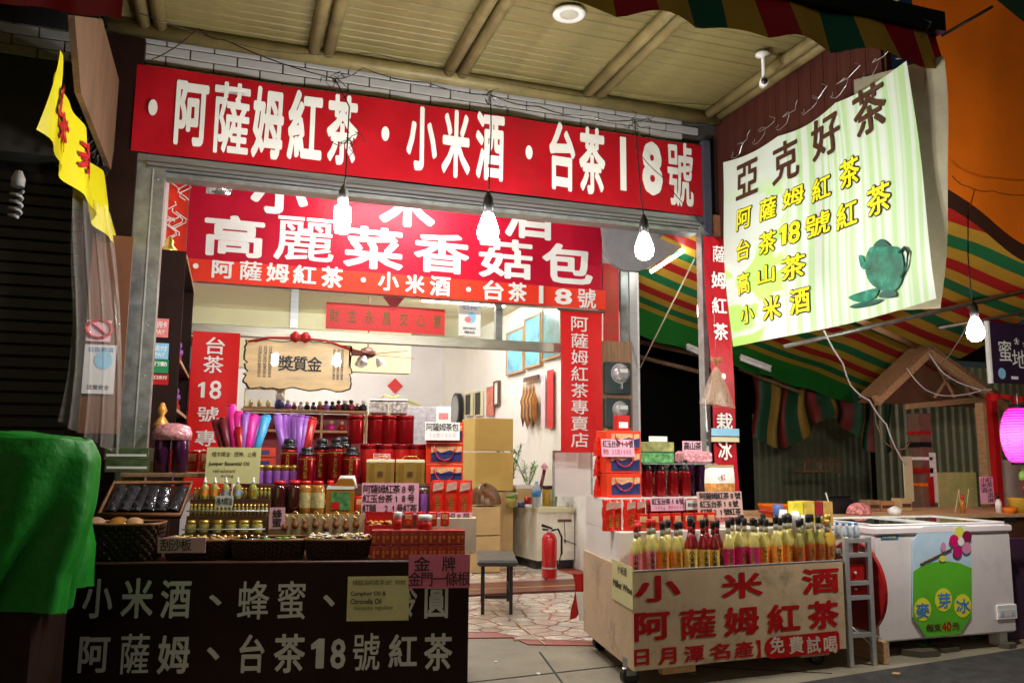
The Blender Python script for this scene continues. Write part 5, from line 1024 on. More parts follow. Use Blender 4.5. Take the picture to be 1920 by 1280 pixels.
for i, (px, r_, h, bm_) in enumerate(((746, .022, .09, 'can2'), (797, .038, .075, 'can2'))):
    u, z = L.hit(px, 975, .09); t = thing('ointment_jar', ['slim red bottle with a white cap standing on the medicine boxes', 'squat red jar with a wide white lid standing on the medicine boxes'][i], 'jar', L.W(u, .09, CZ+.165)); MB().lathe([(r_, 0), (r_, h*.6)], n=16).build('body', M[bm_], t); MB().lathe([(r_*1.04, h*.6), (r_*1.04, h*(.95)), (r_*.9, h)], n=16).build('lid', M['white_pl'], t)
# rolled folding umbrellas / silk rolls fanned out
def rolls(spec, vv, zb, name, desc, cat, gr):
    for i, (xt, yt, xb, mt, cn) in enumerate(spec):
        u0, z0 = L.hit(xb, 850, vv)[0], zb; u1, z1 = L.hit(xt, yt, vv)
        p0 = L.W(u0, vv, z0); p1 = L.W(u1, vv+random.uniform(-.03, .05), z1); t = thing(name, desc % (cn, ORD[i]), cat, p0, 0, gr)
        MB().tube([(0, 0, 0), (p1-p0)*.97], .016, 8, r2=.028).build('wrap', M[mt], t); MB().tube([(p1-p0)*.97, (p1-p0)], .022, 8).build('tip', M[mt], t)
rolls(((402, 786, 432, 'maroon', 'dark maroon'), (418, 782, 438, 'maroon', 'maroon'), (433, 758, 445, 'hotpink', 'tall hot pink'), (448, 770, 448, 'hotpink', 'bright pink'), (464, 772, 452, 'purple', 'violet'), (450, 800, 456, 'can2', 'short red'), (478, 776, 458, 'hotpink', 'pink'), (488, 780, 462, 'purple', 'lilac'), (501, 777, 470, 'skyblue', 'sky blue')), .62, 1.188, 'wrapped_fan', '%s wrapped fan leaning in the left bunch, %s from left', 'fan', 'wrapped fans in the left bunch')
rolls(tuple((x, y, 545+i*3, 'purple' if i != 6 else 'can2', 'purple' if i != 6 else 'red') for i, (x, y) in enumerate(((520, 775), (531, 778), (543, 776), (555, 777), (566, 778), (577, 780), (588, 782)))), .72, 1.13, 'wrapped_fan', '%s wrapped fan in the right-hand bunch above the canisters, %s from left', 'fan', 'wrapped fans in the right bunch')
# red-topped sleeves inside the fan bunch
# more stock squeezed between the displays
rr = random.Random(77)
pk_ = thing('tea_packet', 'bag', 'packet'); MB().box(-.03, .03, 0, .025, 0, .10, bev=.004).build('packet', M['bag'], pk_); m = MB(); m.box(-.022, .022, -.0015, -.0005, .05, .085); m.build('label', M['sunset'], pk_); m = MB(); letters(m, '茶', -.014, .014, .012, .04, -.002, .02, 'fit'); m.build('print', M['gold'], pk_); PK = Proto(pk_)
for i in range(9): PK.put(L.W(1.18+i*.066, .52+rr.uniform(-.01, .01), .953), L.a+rr.uniform(-.25, .25), 'small red tea packet half hidden behind the large pink card, %s from left' % ORD[i], 'small red tea packets on the left stand', 1)
for i in range(5): PK.put(L.W(1.60+i*.068, .20, CZ+.168), L.a+rr.uniform(-.3, .3), 'small red tea packet standing on the medicine boxes, %s from left' % ORD[i], 'tea packets on the medicine boxes', .8)
for i in range(6): PK.put(L.W(.05+i*.09, .80, 1.187), L.a+rr.uniform(-.3, .3), 'small red tea packet at the back of the wooden shelf, %s from left' % ORD[i], 'tea packets on the wooden shelf', 1.3)
sm = Proto(tin(.11, .026, M['purple'], M['gold'], 'small_tin'))
for i in range(8): sm.put(L.W(.72+i*.05, .62, 1.122), L.a, 'slim purple tin with gold lid behind the olive card, %s from left' % ORD[i], 'slim purple tins behind the olive card', 1)
# ================================================================ DARK SHELVES AT THE LEFT OF THE PORCH
sx = -.36; sh = thing('shelf_unit', 'tall dark brown shelf unit with payment stickers on its side', 'shelf unit', (sx-.30, 6.45, 0))
zt = F.hit(310, 468, 6.45)[1]
x0s = -.02; dps = .28; ln_ = 1.45
MB().box(x0s, dps, 0, .025, 0, zt).build('side_panel', M['brown'], sh); MB().box(x0s, dps, ln_, ln_+.025, 0, zt).build('side_panel', M['brown'], sh)
MB().box(x0s, x0s+.02, .026, ln_-.001, 0, zt).build('back_panel', M['brown'], sh)
shz = [.5, .95, 1.28, F.hit(350, 738, 7)[1], F.hit(340, 600, 7)[1], zt-.02]; shz = [.5, .95, 1.30, 1.62, 1.98, zt-.02]
for z in shz: MB().box(x0s+.021, dps, .026, ln_-.001, z-.02, z).build('shelf', M['brown'], sh); MB().box(dps+.001, dps+.006, .026, ln_-.001, z-.022, z+.002).build('shelf_edge', M['palewood'], sh)
for (y0, y1, mt, tx, lab) in ((597, 632, 'lpink', '信用卡', 'crimson payment sticker, topmost on the side of the dark shelf unit'), (643, 673, 'lblue', '支付', 'light blue payment sticker on the side of the dark shelf unit'), (674, 699, 'leaf', '行動', 'green payment sticker on the side of the dark shelf unit'), (701, 721, 'can2', '口支付', 'red payment sticker, lowest on the side of the dark shelf unit')):
    card(F, (285, y0, 316, y1), 6.44, M['sgreen'] if mt == 'leaf' else M[mt], [(tx, .1, .15, .9, .5, WHITE, 'em', .02)]+([('PAY', .2, .6, .8, .85, WHITE, 'fit')] if y0 < 650 else []), 'payment_sticker', lab, 'sticker')
rr = random.Random(12)
for z, lev in ((.95, 'lowest'), (1.30, 'second'), (1.62, 'third'), (1.98, 'upper')):
    for i in range(6):
        y = 6.6+i*.22; k = rr.choice(['can', 'purple', 'hotpink', 'maroon', 'can2', 'oil']); h = rr.uniform(.12, .2)
        t = thing('shelf_bottle', '%s wrapped bottle on the %s level of the dark shelves, %s from the street' % ({'can': 'dark red', 'purple': 'purple', 'hotpink': 'pink', 'maroon': 'maroon', 'can2': 'red', 'oil': 'pale'}[k], lev, ORD[i]), 'bottle', (sx-.10, y, z), 0, 'bottles on the dark shelf unit')
        MB().lathe([(.035, 0), (.035, h*.7), (.015, h*.85), (.015, h)], n=10).build('body', M[k], t); MB().lathe([(.02, h), (.035, h+.03), (.03, h+.06)], n=8).build('wrapping', M['foil'] if rr.random() < .5 else M['purple'], t)
t = thing('ornament', 'golden ornament on top of the dark shelf unit', 'ornament', (sx-.15, 6.6, zt)); MB().lathe([(.05, 0), (.06, .04), (.03, .07), (.035, .1), (.01, .14)], n=10).build('figure', M['gold'], t)
# ================================================================ INSIDE THE SHOP
# shelf behind the counter with goods
Yb = 8.6
bx0, bx1 = F.hit(452, 765, Yb)[0], F.hit(690, 765, Yb)[0]; ztop = F.hit(600, 768, Yb)[1]; zmid = F.hit(600, 806, Yb)[1]; zlow = F.hit(530, 892, Yb)[1]
bs2 = thing('back_shelf', 'low wooden shelf rack with red goods behind the counter inside the shop', 'shelf rack', (bx0, Yb, 0)); W_ = bx1-bx0
for z in (ztop, zmid, zlow, .6): MB().box(0, W_, 0, .3, z-.025, z, bev=.002).build('shelf', M['wood'], bs2)
for x in (0.0, W_*.38, W_*.62, W_-.025): MB().box(x, x+.022, .003, .02, 0, ztop-.026).build('upright', M['wood'], bs2)
MB().box(0, W_, .3, .31, .1, ztop-.03).build('back_panel', mat('red_back', (.3, .02, .03), .5, var=.4, vs=8), bs2)
def goods(n, y, z, kinds, label, gr, cat='trinket', name='trinket', x0=.04, x1=None, hs=(.05, .09)):
    for i in range(n):
        k = rr.choice(kinds); h = rr.uniform(*hs); x = x0+i*((x1 or W_-.04)-x0)/(n-1); t = thing(name, label % ORD[i % 20], cat, (bx0+x, Yb+y, z), 0, gr); r = h*.38
        MB().lathe([(r*.8, 0), (r, h*.2), (r*.75, h*.55), (r*.35, h*.62)], n=10).build('body', M[k], t); MB().lathe([(r*.2, h*.6), (r*.55, h*.72), (r*.5, h*.92), (r*.1, h)], n=10).build('head', M[rr.choice(['paper', 'blackm', 'bread'])], t)
goods(13, .06, ztop, ['purple', 'blackm', 'syrup', 'rose', 'lav'], 'small doll-like figurine on top of the wooden rack, %s from left', 'figurines on the rack', 'figurine', 'figurine', W_*.36, None, (.08, .12))
goods(12, .08, zmid, ['can2', 'hotpink', 'can', 'lpink'], 'small red jar on the middle shelf of the wooden rack, %s from left', 'jars on the rack', 'jar', 'small_jar', hs=(.09, .12))
goods(10, .08, zlow, ['can2', 'navy', 'hotpink', 'purple'], 'small packet on the lower shelf of the wooden rack, %s from left', 'packets on the rack', 'packet', 'small_packet', hs=(.1, .16))
t = thing('glass_case', 'small clear case with gold figures at the left end of the wooden rack top', 'display case', (bx0+.22, Yb+.1, ztop)); MB().box(-.2, .2, -.06, .06, 0, .02).build('base', M['wood'], t); MB().box(-.19, .19, -.055, -.052, .02, .2).build('pane', M['pane'], t)
m = MB(); [m.tube([(x, y, .02), (x, y, .2)], .004, 4) for x in (-.19, .19) for y in (-.05, .05)]; m.tube([(-.19, -.05, .2), (.19, -.05, .2), (.19, .05, .2), (-.19, .05, .2), (-.19, -.05, .2)], .004, 4); m.build('frame', M['gold'], t)
for i in range(4): MB().lathe([(.02, .02), (.025, .06), (.01, .09)], (-.13+i*.085, 0, 0), 8).build('figure', M['gold'], t)
t = thing('bobble_figure', 'white and black bobble-head figurine below the award plaque', 'figurine', (F.hit(524, 765, Yb)[0], Yb+.02, ztop)); MB().lathe([(.04, 0), (.05, .04), (.035, .09)], n=12).build('trousers', M['navy'], t); MB().lathe([(.035, .09), (.045, .13), (.02, .16)], n=12).build('shirt', M['paper'], t); MB().lathe([(.02, .16), (.055, .19), (.05, .24), (.01, .26)], n=12).build('head', M['cream'], t); MB().lathe([(.03, .245), (.035, .26), (.01, .275)], n=10).build('hat', M['gold'], t)
for i in range(2):
    a, b, c, d = F.rect(486+(0 if i == 0 else 0), 838+i*20, 517, 856+i*20, 8.5); t = thing('gift_box', ['red and blue gift box on the lowest visible shelf, upper of two', 'red and blue gift box on the lowest visible shelf, lower of two'][i], 'box', ((a+b)/2, 8.5, c)); MB().box(-(b-a)/2, (b-a)/2, 0, .1, 0, d-c-.003).build('carton', M['gbag'], t); MB().box(-(b-a)/2+.01, .02, -.002, -.001, .02, (d-c)*.7).build('print', M['navy'], t)
# ceiling fan
p = aty(690, 665, 10.2); fn_ = thing('ceiling_fan', 'wooden ceiling fan with glass lamp shades inside the shop', 'ceiling fan', p)
MB().lathe([(.05, .9), (.012, .86), (.012, .1), (.09, .07), (.1, 0), (.06, -.03)], n=14).build('motor', M['darkwood'], fn_)
for k in range(5):
    a = k*1.2566+.3; b_ = MB().box(.08, .62, -.06, .06, 0, .008, bev=.002).build('blade', mat('fan_blade', (.3, .08, .05), .4), fn_); b_.rotation_euler = (.15, 0, a)
for k in range(3):
    a = k*2.09; m = MB(); m.lathe([(.02, 0), (.05, -.05), (.06, -.11)], n=10, cap=False); o = m.build('lamp_shade', M['glass'] if 0 else mat('frosted_glass', (.8, .8, .8), .2, trans=.5), fn_); o.location = (.12*math.cos(a), .12*math.sin(a), -.03); o.rotation_euler = (.5*math.sin(a), -.5*math.cos(a), 0)
# round window arch on the back wall, diamond, fabric sofa back
p = aty(750, 790, 15.5); ar = thing('fan_window', 'semicircular window with radiating bars on the far back wall', 'window', (p.x, 15.58, 1.6))
m = MB(); m.tube([(.75*math.cos(i*math.pi/16), 0, .75*math.sin(i*math.pi/16)) for i in range(17)], .03, 6); m.build('arch_frame', M['cream'], ar)
for k in range(1, 6): a = k*math.pi/6; MB().tube([(0, 0, 0), (.74*math.cos(a), 0, .74*math.sin(a))], .015, 5).build('bar', M['cream'], ar)
m = MB(); m.plate([(0, 0)]+[(.73*math.cos(i*math.pi/16), .73*math.sin(i*math.pi/16)) for i in range(17)], .005, .012); m.build('pane', mat('yellowish_pane', (.6, .6, .4), .3), ar)
p = aty(744, 722, 15.4); t = thing('paper_diamond', 'red paper diamond on the far back wall above the arched window', 'paper sign', (p.x, 15.57, p.z)); MB().plate([(0, -.15), (.15, 0), (0, .15), (-.15, 0)], 0, .005).build('sheet', mat('festive_paper'), t) if 0 else MB().plate([(0, -.15), (.15, 0), (0, .15), (-.15, 0)], 0, .005).build('sheet', MT['festive_paper'], t)
a, b, c, d = F.rect(762, 762, 845, 850, 11.5); t = thing('screen_panel', 'grey patterned folding screen deep inside the shop', 'screen', ((a+b)/2, 11.5, 0)); MB().box(-(b-a)/2, (b-a)/2, 0, .05, 0, d, bev=.01).build('panel', mat('grey_patterned', (.32, .3, .33), .7, var=.3, vs=18), t)
# frames, clock on the right wall
XW = 3.85
def onwall(px0, py0, px1, py1, name, label, cat, fmt, pmt, fw=.025, tilt=0):
    P0 = atx(px0, (py0+py1)/2, XW-.04); P1 = atx(px1, (py0+py1)/2, XW-.04); pm0 = atx((px0+px1)/2, py1, XW-.04); pm1 = atx((px0+px1)/2, py0, XW-.04)
    y0, y1 = P1.y, P0.y; z0, z1 = pm0.z, pm1.z; t = thing(name, label, cat, (XW-.04, (y0+y1)/2, z0), -math.pi/2); w2 = (y1-y0)/2; h = z1-z0
    if fmt: MB().box(-w2, w2, -.015, .03, 0, fw).box(-w2, w2, -.015, .03, h-fw, h).box(-w2, -w2+fw, -.015, .03, fw+.001, h-fw-.001).box(w2-fw, w2, -.015, .03, fw+.001, h-fw-.001).build('frame', fmt, t)
    MB().box(-w2+fw*.9, w2-fw*.9, 0, .01, fw*.9, h-fw*.9).build('picture', pmt, t); return t
seaL = mat('sea_print', (.12, .42, .62), .3, var=.7, vs=4); seaD = mat('teal_print', (.08, .3, .36), .3, var=.6, vs=4)
onwall(950, 618, 982, 700, 'framed_picture', 'framed blue seascape print, farthest of three high on the right wall', 'picture', M['wood'], seaL); onwall(984, 592, 1014, 688, 'framed_picture', 'framed turquoise print, middle of three high on the right wall', 'picture', M['wood'], seaL); onwall(1017, 570, 1052, 672, 'framed_picture', 'framed teal print, nearest of three high on the right wall', 'picture', M['wood'], seaD)
onwall(872, 737, 884, 780, 'framed_picture', 'small dark framed picture, left of the pair on the right wall', 'picture', M['cream'], M['dark']); onwall(890, 733, 903, 780, 'framed_picture', 'small dark framed picture, right of the pair on the right wall', 'picture', M['cream'], M['dark'])
onwall(911, 722, 926, 782, 'calendar', 'red and white calendar print on the right wall', 'calendar', None, mat('red_calendar', (.6, .15, .1), .5, var=.6, vs=6)); onwall(926, 714, 935, 760, 'framed_picture', 'narrow dark-framed picture beside the calendar', 'picture', M['darkwood'], M['paper'])
onwall(1024, 690, 1038, 806, 'couplet', 'vertical red couplet hung on the right wall above the plants', 'paper sign', None, MT['festive_paper']); onwall(1014, 700, 1023, 802, 'couplet', 'pale pink paper strip beside the red couplet on the right wall', 'paper sign', None, mat('pale_pink_paper', (.75, .5, .55), .6))
p = atx(858, 768, XW-.05); ck = thing('wall_clock', 'round dark wall clock on the right wall of the shop', 'clock', p, -math.pi/2); m = MB(); m.plate([(.30*math.cos(i*.3927), .30*math.sin(i*.3927)) for i in range(16)], -.05, .03); m.build('case', M['blackm'], ck); m = MB(); m.plate([(.25*math.cos(i*.3927), .25*math.sin(i*.3927)) for i in range(16)], -.058, -.052); m.build('dial', M['grey'], ck)
p0 = atx(985, 718, XW-.03); p1 = atx(1012, 706, XW-.03); t = thing('hanging_rack', 'carved wooden rack with dangling brown gourds on the right wall', 'rack', p1); MB().box(-.03, 0, 0, p0.y-p1.y, -.03, .03).build('board', M['darkwood'], t)
for i in range(11): y = .05+i*(p0.y-p1.y-.1)/10; MB().lathe([(.004, -.62-.06*math.sin(i*1.3)), (.035, -.5), (.03, -.38), (.045, -.3), (.01, -.2), (.003, -.02)], (-.05, y, 0), 8).build('gourd', [M['honey'], M['darkwood'], M['wood']][i % 3], t)
# cartons
def carton(px, v, z0, dpt, mt, label, name='carton', fr=F):
    a, b, c, d = fr.rect(*px, v); z0 = c if z0 is None else z0; t = thing(name, label, 'carton', fr.W((a+b)/2, v, z0), fr.a); wd = b-a; h = d-z0
    MB().box(-wd/2, wd/2, 0, dpt, 0, h, bev=.004).build('box', mt, t); MB().box(-wd/2+.0, wd/2, -.002, -.0005, h*.0, h*.002+.003).build('seam', M['darkwood'], t); MB().box(-.03, .03, -.003, dpt+.003, h-.002, h+.002).build('tape', mat('packing_tape', (.6, .45, .2), .3), t); return t
zc_ = F.hit(925, 845, 9.4)[1]; zd = F.hit(925, 920, 9.4)[1]
carton((890, 784, 962, 846), 9.4, zc_, .55, M['ycard'], 'big yellow carton, upper of the stack inside the doorway'); carton((890, 847, 962, 920), 9.4, zd+.001, .55, M['ycard'], 'big yellow carton in the middle of the stack inside the doorway').scale = (1, 1, .995)
carton((890, 922, 962, 1000), 9.4, .02, .55, M['card'], 'plain brown carton at the bottom of the yellow stack')
carton((886, 950, 938, 1003), 8.9, F.hit(912, 1003, 8.9)[1], .4, M['card'], 'brown shipping carton with faded print, upper one left of the white counter'); carton((886, 1004, 938, 1060), 8.9, .03, .4, M['card'], 'brown shipping carton on the floor, lower one left of the white counter').scale = (1, 1, .99)
# white sales counter
A, B = atz(960, 1062, .0), None
wc = thing('white_counter', 'worn white sales counter with drawer handle inside the doorway', 'counter', (0, 0, 0))
q0, q1, q2 = atz(941, 1050, .02), atz(1007, 1068, .02), atz(1100, 1060, .02)
zt_c = aty(1007, 952, q1.y).z
body = [(q0.x, q0.y), (q1.x, q1.y), (3.83, q1.y+.0), (3.83, q1.y+1.0), (q0.x+.0, q1.y+1.0)]
wc.location = (q1.x, q1.y, 0); ofs = lambda P: [(x-q1.x, y-q1.y) for x, y in P]
MB().slab(ofs(body), .12, zt_c-.05).build('body', mat('worn_white_laminate', (.66, .62, .52), .4, var=.08, dirt=.35), wc); MB().slab(ofs([(x+(.02 if x > 3 else -.02)*0, y-.02) for x, y in body]), zt_c-.049, zt_c).build('worktop', M['cream'], wc); MB().slab(ofs([(x, y+.04) for x, y in body]), .0, .119).build('plinth', M['black'], wc)
MB().box(.25, .42, -.012, -.002, zt_c-.16, zt_c-.13, bev=.003).build('handle', M['darkwood'], wc); MB().tube([(.33, -.01, zt_c-.16), (.34, -.015, zt_c-.4), (.32, -.015, .35), (.5, -.015, .28)], .004, 5).build('cord', M['black'], wc)
yc = q1.y
def onc(px, y, z=None): u = F.hit(px, 940, y)[0]; return Vector((u, y, zt_c if z is None else z))
def lathe_thing(name, label, cat, loc, parts, gr=None, n=14):
    t = thing(name, label, cat, loc, 0, gr)
    for nm, pr, mt in parts: MB().lathe(pr, n=n).build(nm, mt, t)
    return t
lathe_thing('water_bottle', 'large clear water bottle with a blue label on the white counter', 'bottle', onc(1006, yc+.15), [('bottle', [(.045, 0), (.05, .02), (.046, .06), (.05, .1), (.05, .22), (.02, .27)], mat('water', (.7, .8, .9), .08, trans=.5, coat=1)), ('label', [(.051, .12), (.051, .2)], M['blue']), ('cap', [(.02, .27), (.02, .3)], M['lblue'])])
lathe_thing('kettle', 'white electric kettle on the right of the white counter', 'kettle', onc(1055, yc+.15), [('body', [(.07, 0), (.072, .02), (.05, .22), (.03, .25)], M['white_pl']), ('lid', [(.03, .25), (.012, .265)], M['white_pl'])])
lathe_thing('lidded_jar', 'glass jar with green lid on the left of the white counter', 'jar', onc(958, yc+.2), [('glass', [(.06, 0), (.065, .08), (.05, .11)], M['oil']), ('lid', [(.055, .11), (.055, .14)], M['leaf'])])
for i, (px, mt, cn) in enumerate(((1024, 'amber', 'orange'), (1032, 'oil', 'yellow'), (1040, 'olivew', 'olive'), (1066, 'lgreen', 'green'), (1073, 'oil', 'pale'))):
    lathe_thing('juice_jar', 'jar of %s drink with a black lid on the white counter, %s of five' % (cn, ORD[i]), 'jar', onc(px, yc+.35), [('glass', [(.045, 0), (.048, .18), (.04, .2)], M[mt]), ('lid', [(.045, .2), (.045, .24)], M['black'])], 'drink jars on the white counter')
lathe_thing('red_mug', 'dark red cup with floral base near the water bottle', 'cup', onc(990, yc+.1), [('cup', [(.04, 0), (.045, .12)], M['can']), ('band', [(.047, .0), (.047, .04)], M['paper'])])
lathe_thing('black_cup', 'small patterned cup left of the red one', 'cup', onc(978, yc+.12), [('cup', [(.04, 0), (.045, .06)], M['navy'])])
for i, (px, mt) in enumerate(((1086, 'white_pl'), (1092, 'honey'))): lathe_thing('small_pot', ['white little pot by the red banner foot', 'brown little pot by the red banner foot'][i], 'pot', onc(px, yc+.1), [('pot', [(.03, 0), (.035, .07), (.02, .09)], M[mt])])
t = thing('stacked_trays', 'stack of papers and trays at the back left of the white counter', 'tray', onc(942, yc+.5)); [MB().box(-.2, .16, -.1, .1, z, z+.015).build('tray', mt_, t) for z, mt_ in ((0, M['grey']), (.05, M['paper']), (.09, M['navy']), (.14, M['paper']))]; m = MB(); [m.box(x, x+.01, -.1, -.09, .015, .14) for x in (-.19, .14)]; m.build('leg', M['grey'], t)
t = thing('cardboard_tub', 'brown cardboard tub with white lining on the counter below the plant', 'box', onc(980, yc+.55)); MB().box(-.12, .12, -.1, .1, 0, .2).build('tub', M['card'], t); MB().box(-.125, .125, -.105, .105, .201, .24).build('lining', M['paper'], t)
def plant(name, label, loc, h, n, r, pot=True):
    t = thing(name, label, 'potted plant', loc); rr = random.Random(n)
    if pot: MB().lathe([(.06, 0), (.08, .13), (.085, .14), (.07, .141)], n=14).build('pot', M['soil'], t)
    m = MB(); ms = MB(); z0 = .14 if pot else 0
    for i in range(7):
        a = rr.uniform(0, 6.3); l = rr.uniform(.6, 1)*h; e = Vector((r*.6*math.cos(a), r*.6*math.sin(a), z0+l)); ms.tube([(0, 0, z0), e*.5+Vector((0, 0, z0*.5)), e], .004, 4)
        for k in range(n):
            s = rr.uniform(.25, 1); p = Vector((0, 0, z0)).lerp(e, s); b = rr.uniform(0, 6.3); el = rr.uniform(-.1, .9); d = Vector((math.cos(b)*math.cos(el), math.sin(b)*math.cos(el), math.sin(el))); sd_ = d.cross(Vector((0, 0, 1))).normalized()*.009; l_ = rr.uniform(.05, .1)
            m.add([p, p+d*l_*.5+sd_, p+d*l_, p+d*l_*.5-sd_], [(0, 1, 2, 3)])
    ms.build('stem', M['leaf'], t); tag(m.build('foliage', M['leaf'], t), kind='stuff'); return t
plant('potted_plant', 'bushy green plant in a terracotta pot beside the yellow cartons', onc(955, yc+.6, zt_c), .62, 75, .26)
plant('dried_flowers', 'small bunch of greenery and dried flowers behind the pink pole', onc(990, yc+.6, zt_c+.2), .38, 26, .2, False)
t = thing('wrapped_pole', 'pink-topped red rolled pole leaning on the white counter', 'pole', onc(1006, yc+.4)); MB().tube([(0, 0, 0), (.14, .1, .42)], .022, 8).build('roll', M['maroon'], t); MB().lathe([(.0, .40), (.05, .46), (.0, .52)], (.14, .1, 0), 8).build('pink_top', M['pink'], t)
t = thing('bagged_goods', 'dark plastic bag of goods slumped on the cartons left of the white counter', 'bag', (F.hit(912, 945, 8.95)[0], 9.05, F.hit(912, 949, 8.9)[1])); MB().grid(lambda s, q: (.2*math.cos(s*6.283)*math.sin(q*1.5+.1)*(1+.2*math.sin(s*19)), .16*math.sin(s*6.283)*math.sin(q*1.5+.1), .22*math.cos(q*1.5)*(1+.15*math.sin(s*13))), 20, 8).build('bag', mat('brown_film', (.14, .06, .02), .2, var=.5, vs=20, bump=1, bs=20), t)
a, b, c, d = F.rect(1040, 848, 1108, 930, 8.35); t = thing('pegboard', 'white perforated board standing behind the tall red banner foot', 'board', ((a+b)/2, 8.35, c)); wd = b-a; h = d-c; MB().box(-wd/2, wd/2, 0, .012, 0, h).build('board', M['white'], t)
m = MB(); [m.box(-wd/2+.02+i*.022, -wd/2+.024+i*.022, -.002, -.001, .03+j*.022, .034+j*.022) for i in range(int((wd-.04)/.022)) for j in range(int((h-.06)/.022))]; tag(m.build('holes', M['grey'], t), kind='stuff')
MB().box(-wd/2-.02, -wd/2, -.005, .02, -.1, h+.02).box(wd/2, wd/2+.02, -.005, .02, -.1, h+.02).box(-wd/2, wd/2, -.005, .02, h+.001, h+.02).build('frame', M['alu'], t); t.location.z = c
# fire extinguisher
p = atz(1030, 1083, .03); ex = thing('fire_extinguisher', 'red fire extinguisher with black hose standing before the white counter', 'fire extinguisher', (p.x, p.y, .03)); MB().lathe([(.075, 0), (.08, .01), (.08, .40), (.06, .45), (.025, .47)], n=20).build('cylinder', M['ext'], ex); MB().lathe([(.0815, .10), (.0815, .115)], n=20, cap=False).build('strap', M['steel'], ex)
MB().lathe([(.022, .47), (.022, .5)], n=10).build('valve', M['steel'], ex); MB().plate([(-.09, .53), (.03, .5), (.03, .52), (-.08, .56)], -.012, .012).plate([(-.07, .49), (.02, .49), (.02, .5), (-.08, .515)], -.012, .012).build('lever', M['blackm'], ex); MB().tube([(.03, 0, .49), (.10, 0, .5), (.14, 0, .42), (.14, 0, .25), (.10, 0, .14)], .012, 7).build('hose', M['black'], ex)
# bench stool
bn = thing('stool', 'low black bench stool with padded seat on the marble paving', 'stool', (2.12, 6.95, 0), R_(4)); sw_, sd_2 = .42, .95; bn.rotation_euler = (0, 0, R_(-18))
fR, fL = atz(958, 1155, 0), atz(905, 1155, 0); bR = atz(922, 1118, 0)
uvec = (fR-fL); W_b = uvec.length+.03; bn.location = ((fR.x+fL.x)/2, (fR.y+fL.y)/2, 0); bn.rotation_euler = (0, 0, math.atan2(uvec.y, uvec.x)); Lb = .62
for x in (-W_b/2, W_b/2-.03):
    for y in (0, Lb): MB().box(x, x+.028, y, y+.028, 0.015, .40).build('leg', M['blackm'], bn)
MB().box(-W_b/2+.03, W_b/2-.03, .004, .024, .14, .165).build('rail', M['blackm'], bn); MB().box(-W_b/2+.003, -W_b/2+.024, .03, Lb, .17, .195).build('rail', M['blackm'], bn); MB().box(W_b/2-.026, W_b/2-.004, .03, Lb, .17, .195).build('rail', M['blackm'], bn)
MB().box(-W_b/2-.035, W_b/2+.035, -.06, Lb+.08, .402, .452, bev=.018).build('seat', M['seat'], bn)
# light fixtures inside the shop (hidden behind the banners from the street, lit)
for i, (x, y) in enumerate(((1.6, 9.6), (2.9, 10.6), (1.4, 13.8))):
    t = thing('ceiling_tube', ['lit tube light on the ceiling just inside the doorway', 'lit tube light on the ceiling near the right wall', 'lit tube light at the back of the shop'][i], 'tube light', (x, y, 3.36)); MB().box(-.6, .6, -.06, .06, 0, .035).build('housing', M['white_pl'], t); MB().tube([(-.58, 0, -.02), (.58, 0, -.02)], .02, 8).build('tube', mat('indoor_tube', (1, 1, 1), var=0, emit=(1, .98, .92), es=300), t)
t = thing('ceiling_tube', 'lit tube light on the porch ceiling behind the fascia', 'tube light', (1.5, 7.0, 3.91)); MB().box(-.6, .6, -.06, .06, 0, .035).build('housing', M['white_pl'], t); MB().tube([(-.58, 0, -.02), (.58, 0, -.02)], .018, 8).build('tube', MT['indoor_tube'], t)
# ================================================================ PIER WITH METERS, STEEL POST
a, b, c, d = F.rect(1128, 640, 1186, 866, 7.9); mbd = thing('meter_board', 'brown wooden backing board for the electricity meters', 'board', ((a+b)/2, 7.9, c)); MB().box(-(b-a)/2, (b-a)/2, 0, .02, 0, d-c).build('board', M['oldwood'], mbd)
MB().tube([(-.12, -.01, -.3+.35), (-.14, -.015, .5), (-.10, -.015, .6)], .012, 6).build('conduit', M['card'], mbd)
for i, (y, s) in enumerate(((700, 1), (768, .85))):
    u, z = F.hit(1162, y, 7.84); t = thing('electricity_meter', ['round glass electricity meter, upper of the two on the pier', 'round glass electricity meter, lower of the two on the pier'][i], 'meter', (u, 7.84, z), 0, 'electricity meters')
    MB().box(-.16, .13, -.0, .055, -.22*s, .12, bev=.01).build('base', mat('meter_black', (.03, .05, .05), .3), t); m = MB(); m.lathe([(.095*s, 0), (.095*s, .05), (.06*s, .085)], n=20); o = m.build('dome', mat('meter_glass', (.6, .62, .66), .08, .5, var=.3, vs=30), t); o.rotation_euler = (math.pi/2, 0, 0)
    m = MB(); m.box(-.045, .045, -.10, -.095, 0, .04); m.build('dial', M['paper'], t); m = MB(); m.lathe([(.10*s, 0), (.105*s, .01)], n=20); o = m.build('rim', M['steel'], t); o.rotation_euler = (math.pi/2, 0, 0)
    MB().box(.01, .02, -.03, -.0, -.16*s, -.10*s).build('seal_tag', M['steel'], t)
a, b = aty(1166, 700, 7.97).x, aty(1199, 700, 7.97).x; sp_ = thing('steel_post', 'bright stainless door post right of the electricity meters', 'post', ((a+b)/2, 7.97, 0)); w2 = (b-a)/2; zz = F.hit(1180, 500, 7.75)[1]
MB().box(-w2, -w2*.15, 0, .1, 0, zz, bev=.004).build('channel', M['galv'], sp_); MB().box(-w2*.1, w2*.72, -.02, .1, 0, zz, bev=.006).build('channel', M['steel'], sp_); MB().box(w2*.75, w2, -.01, .1, 0, zz, bev=.004).build('edge_strip', M['white_pl'], sp_)
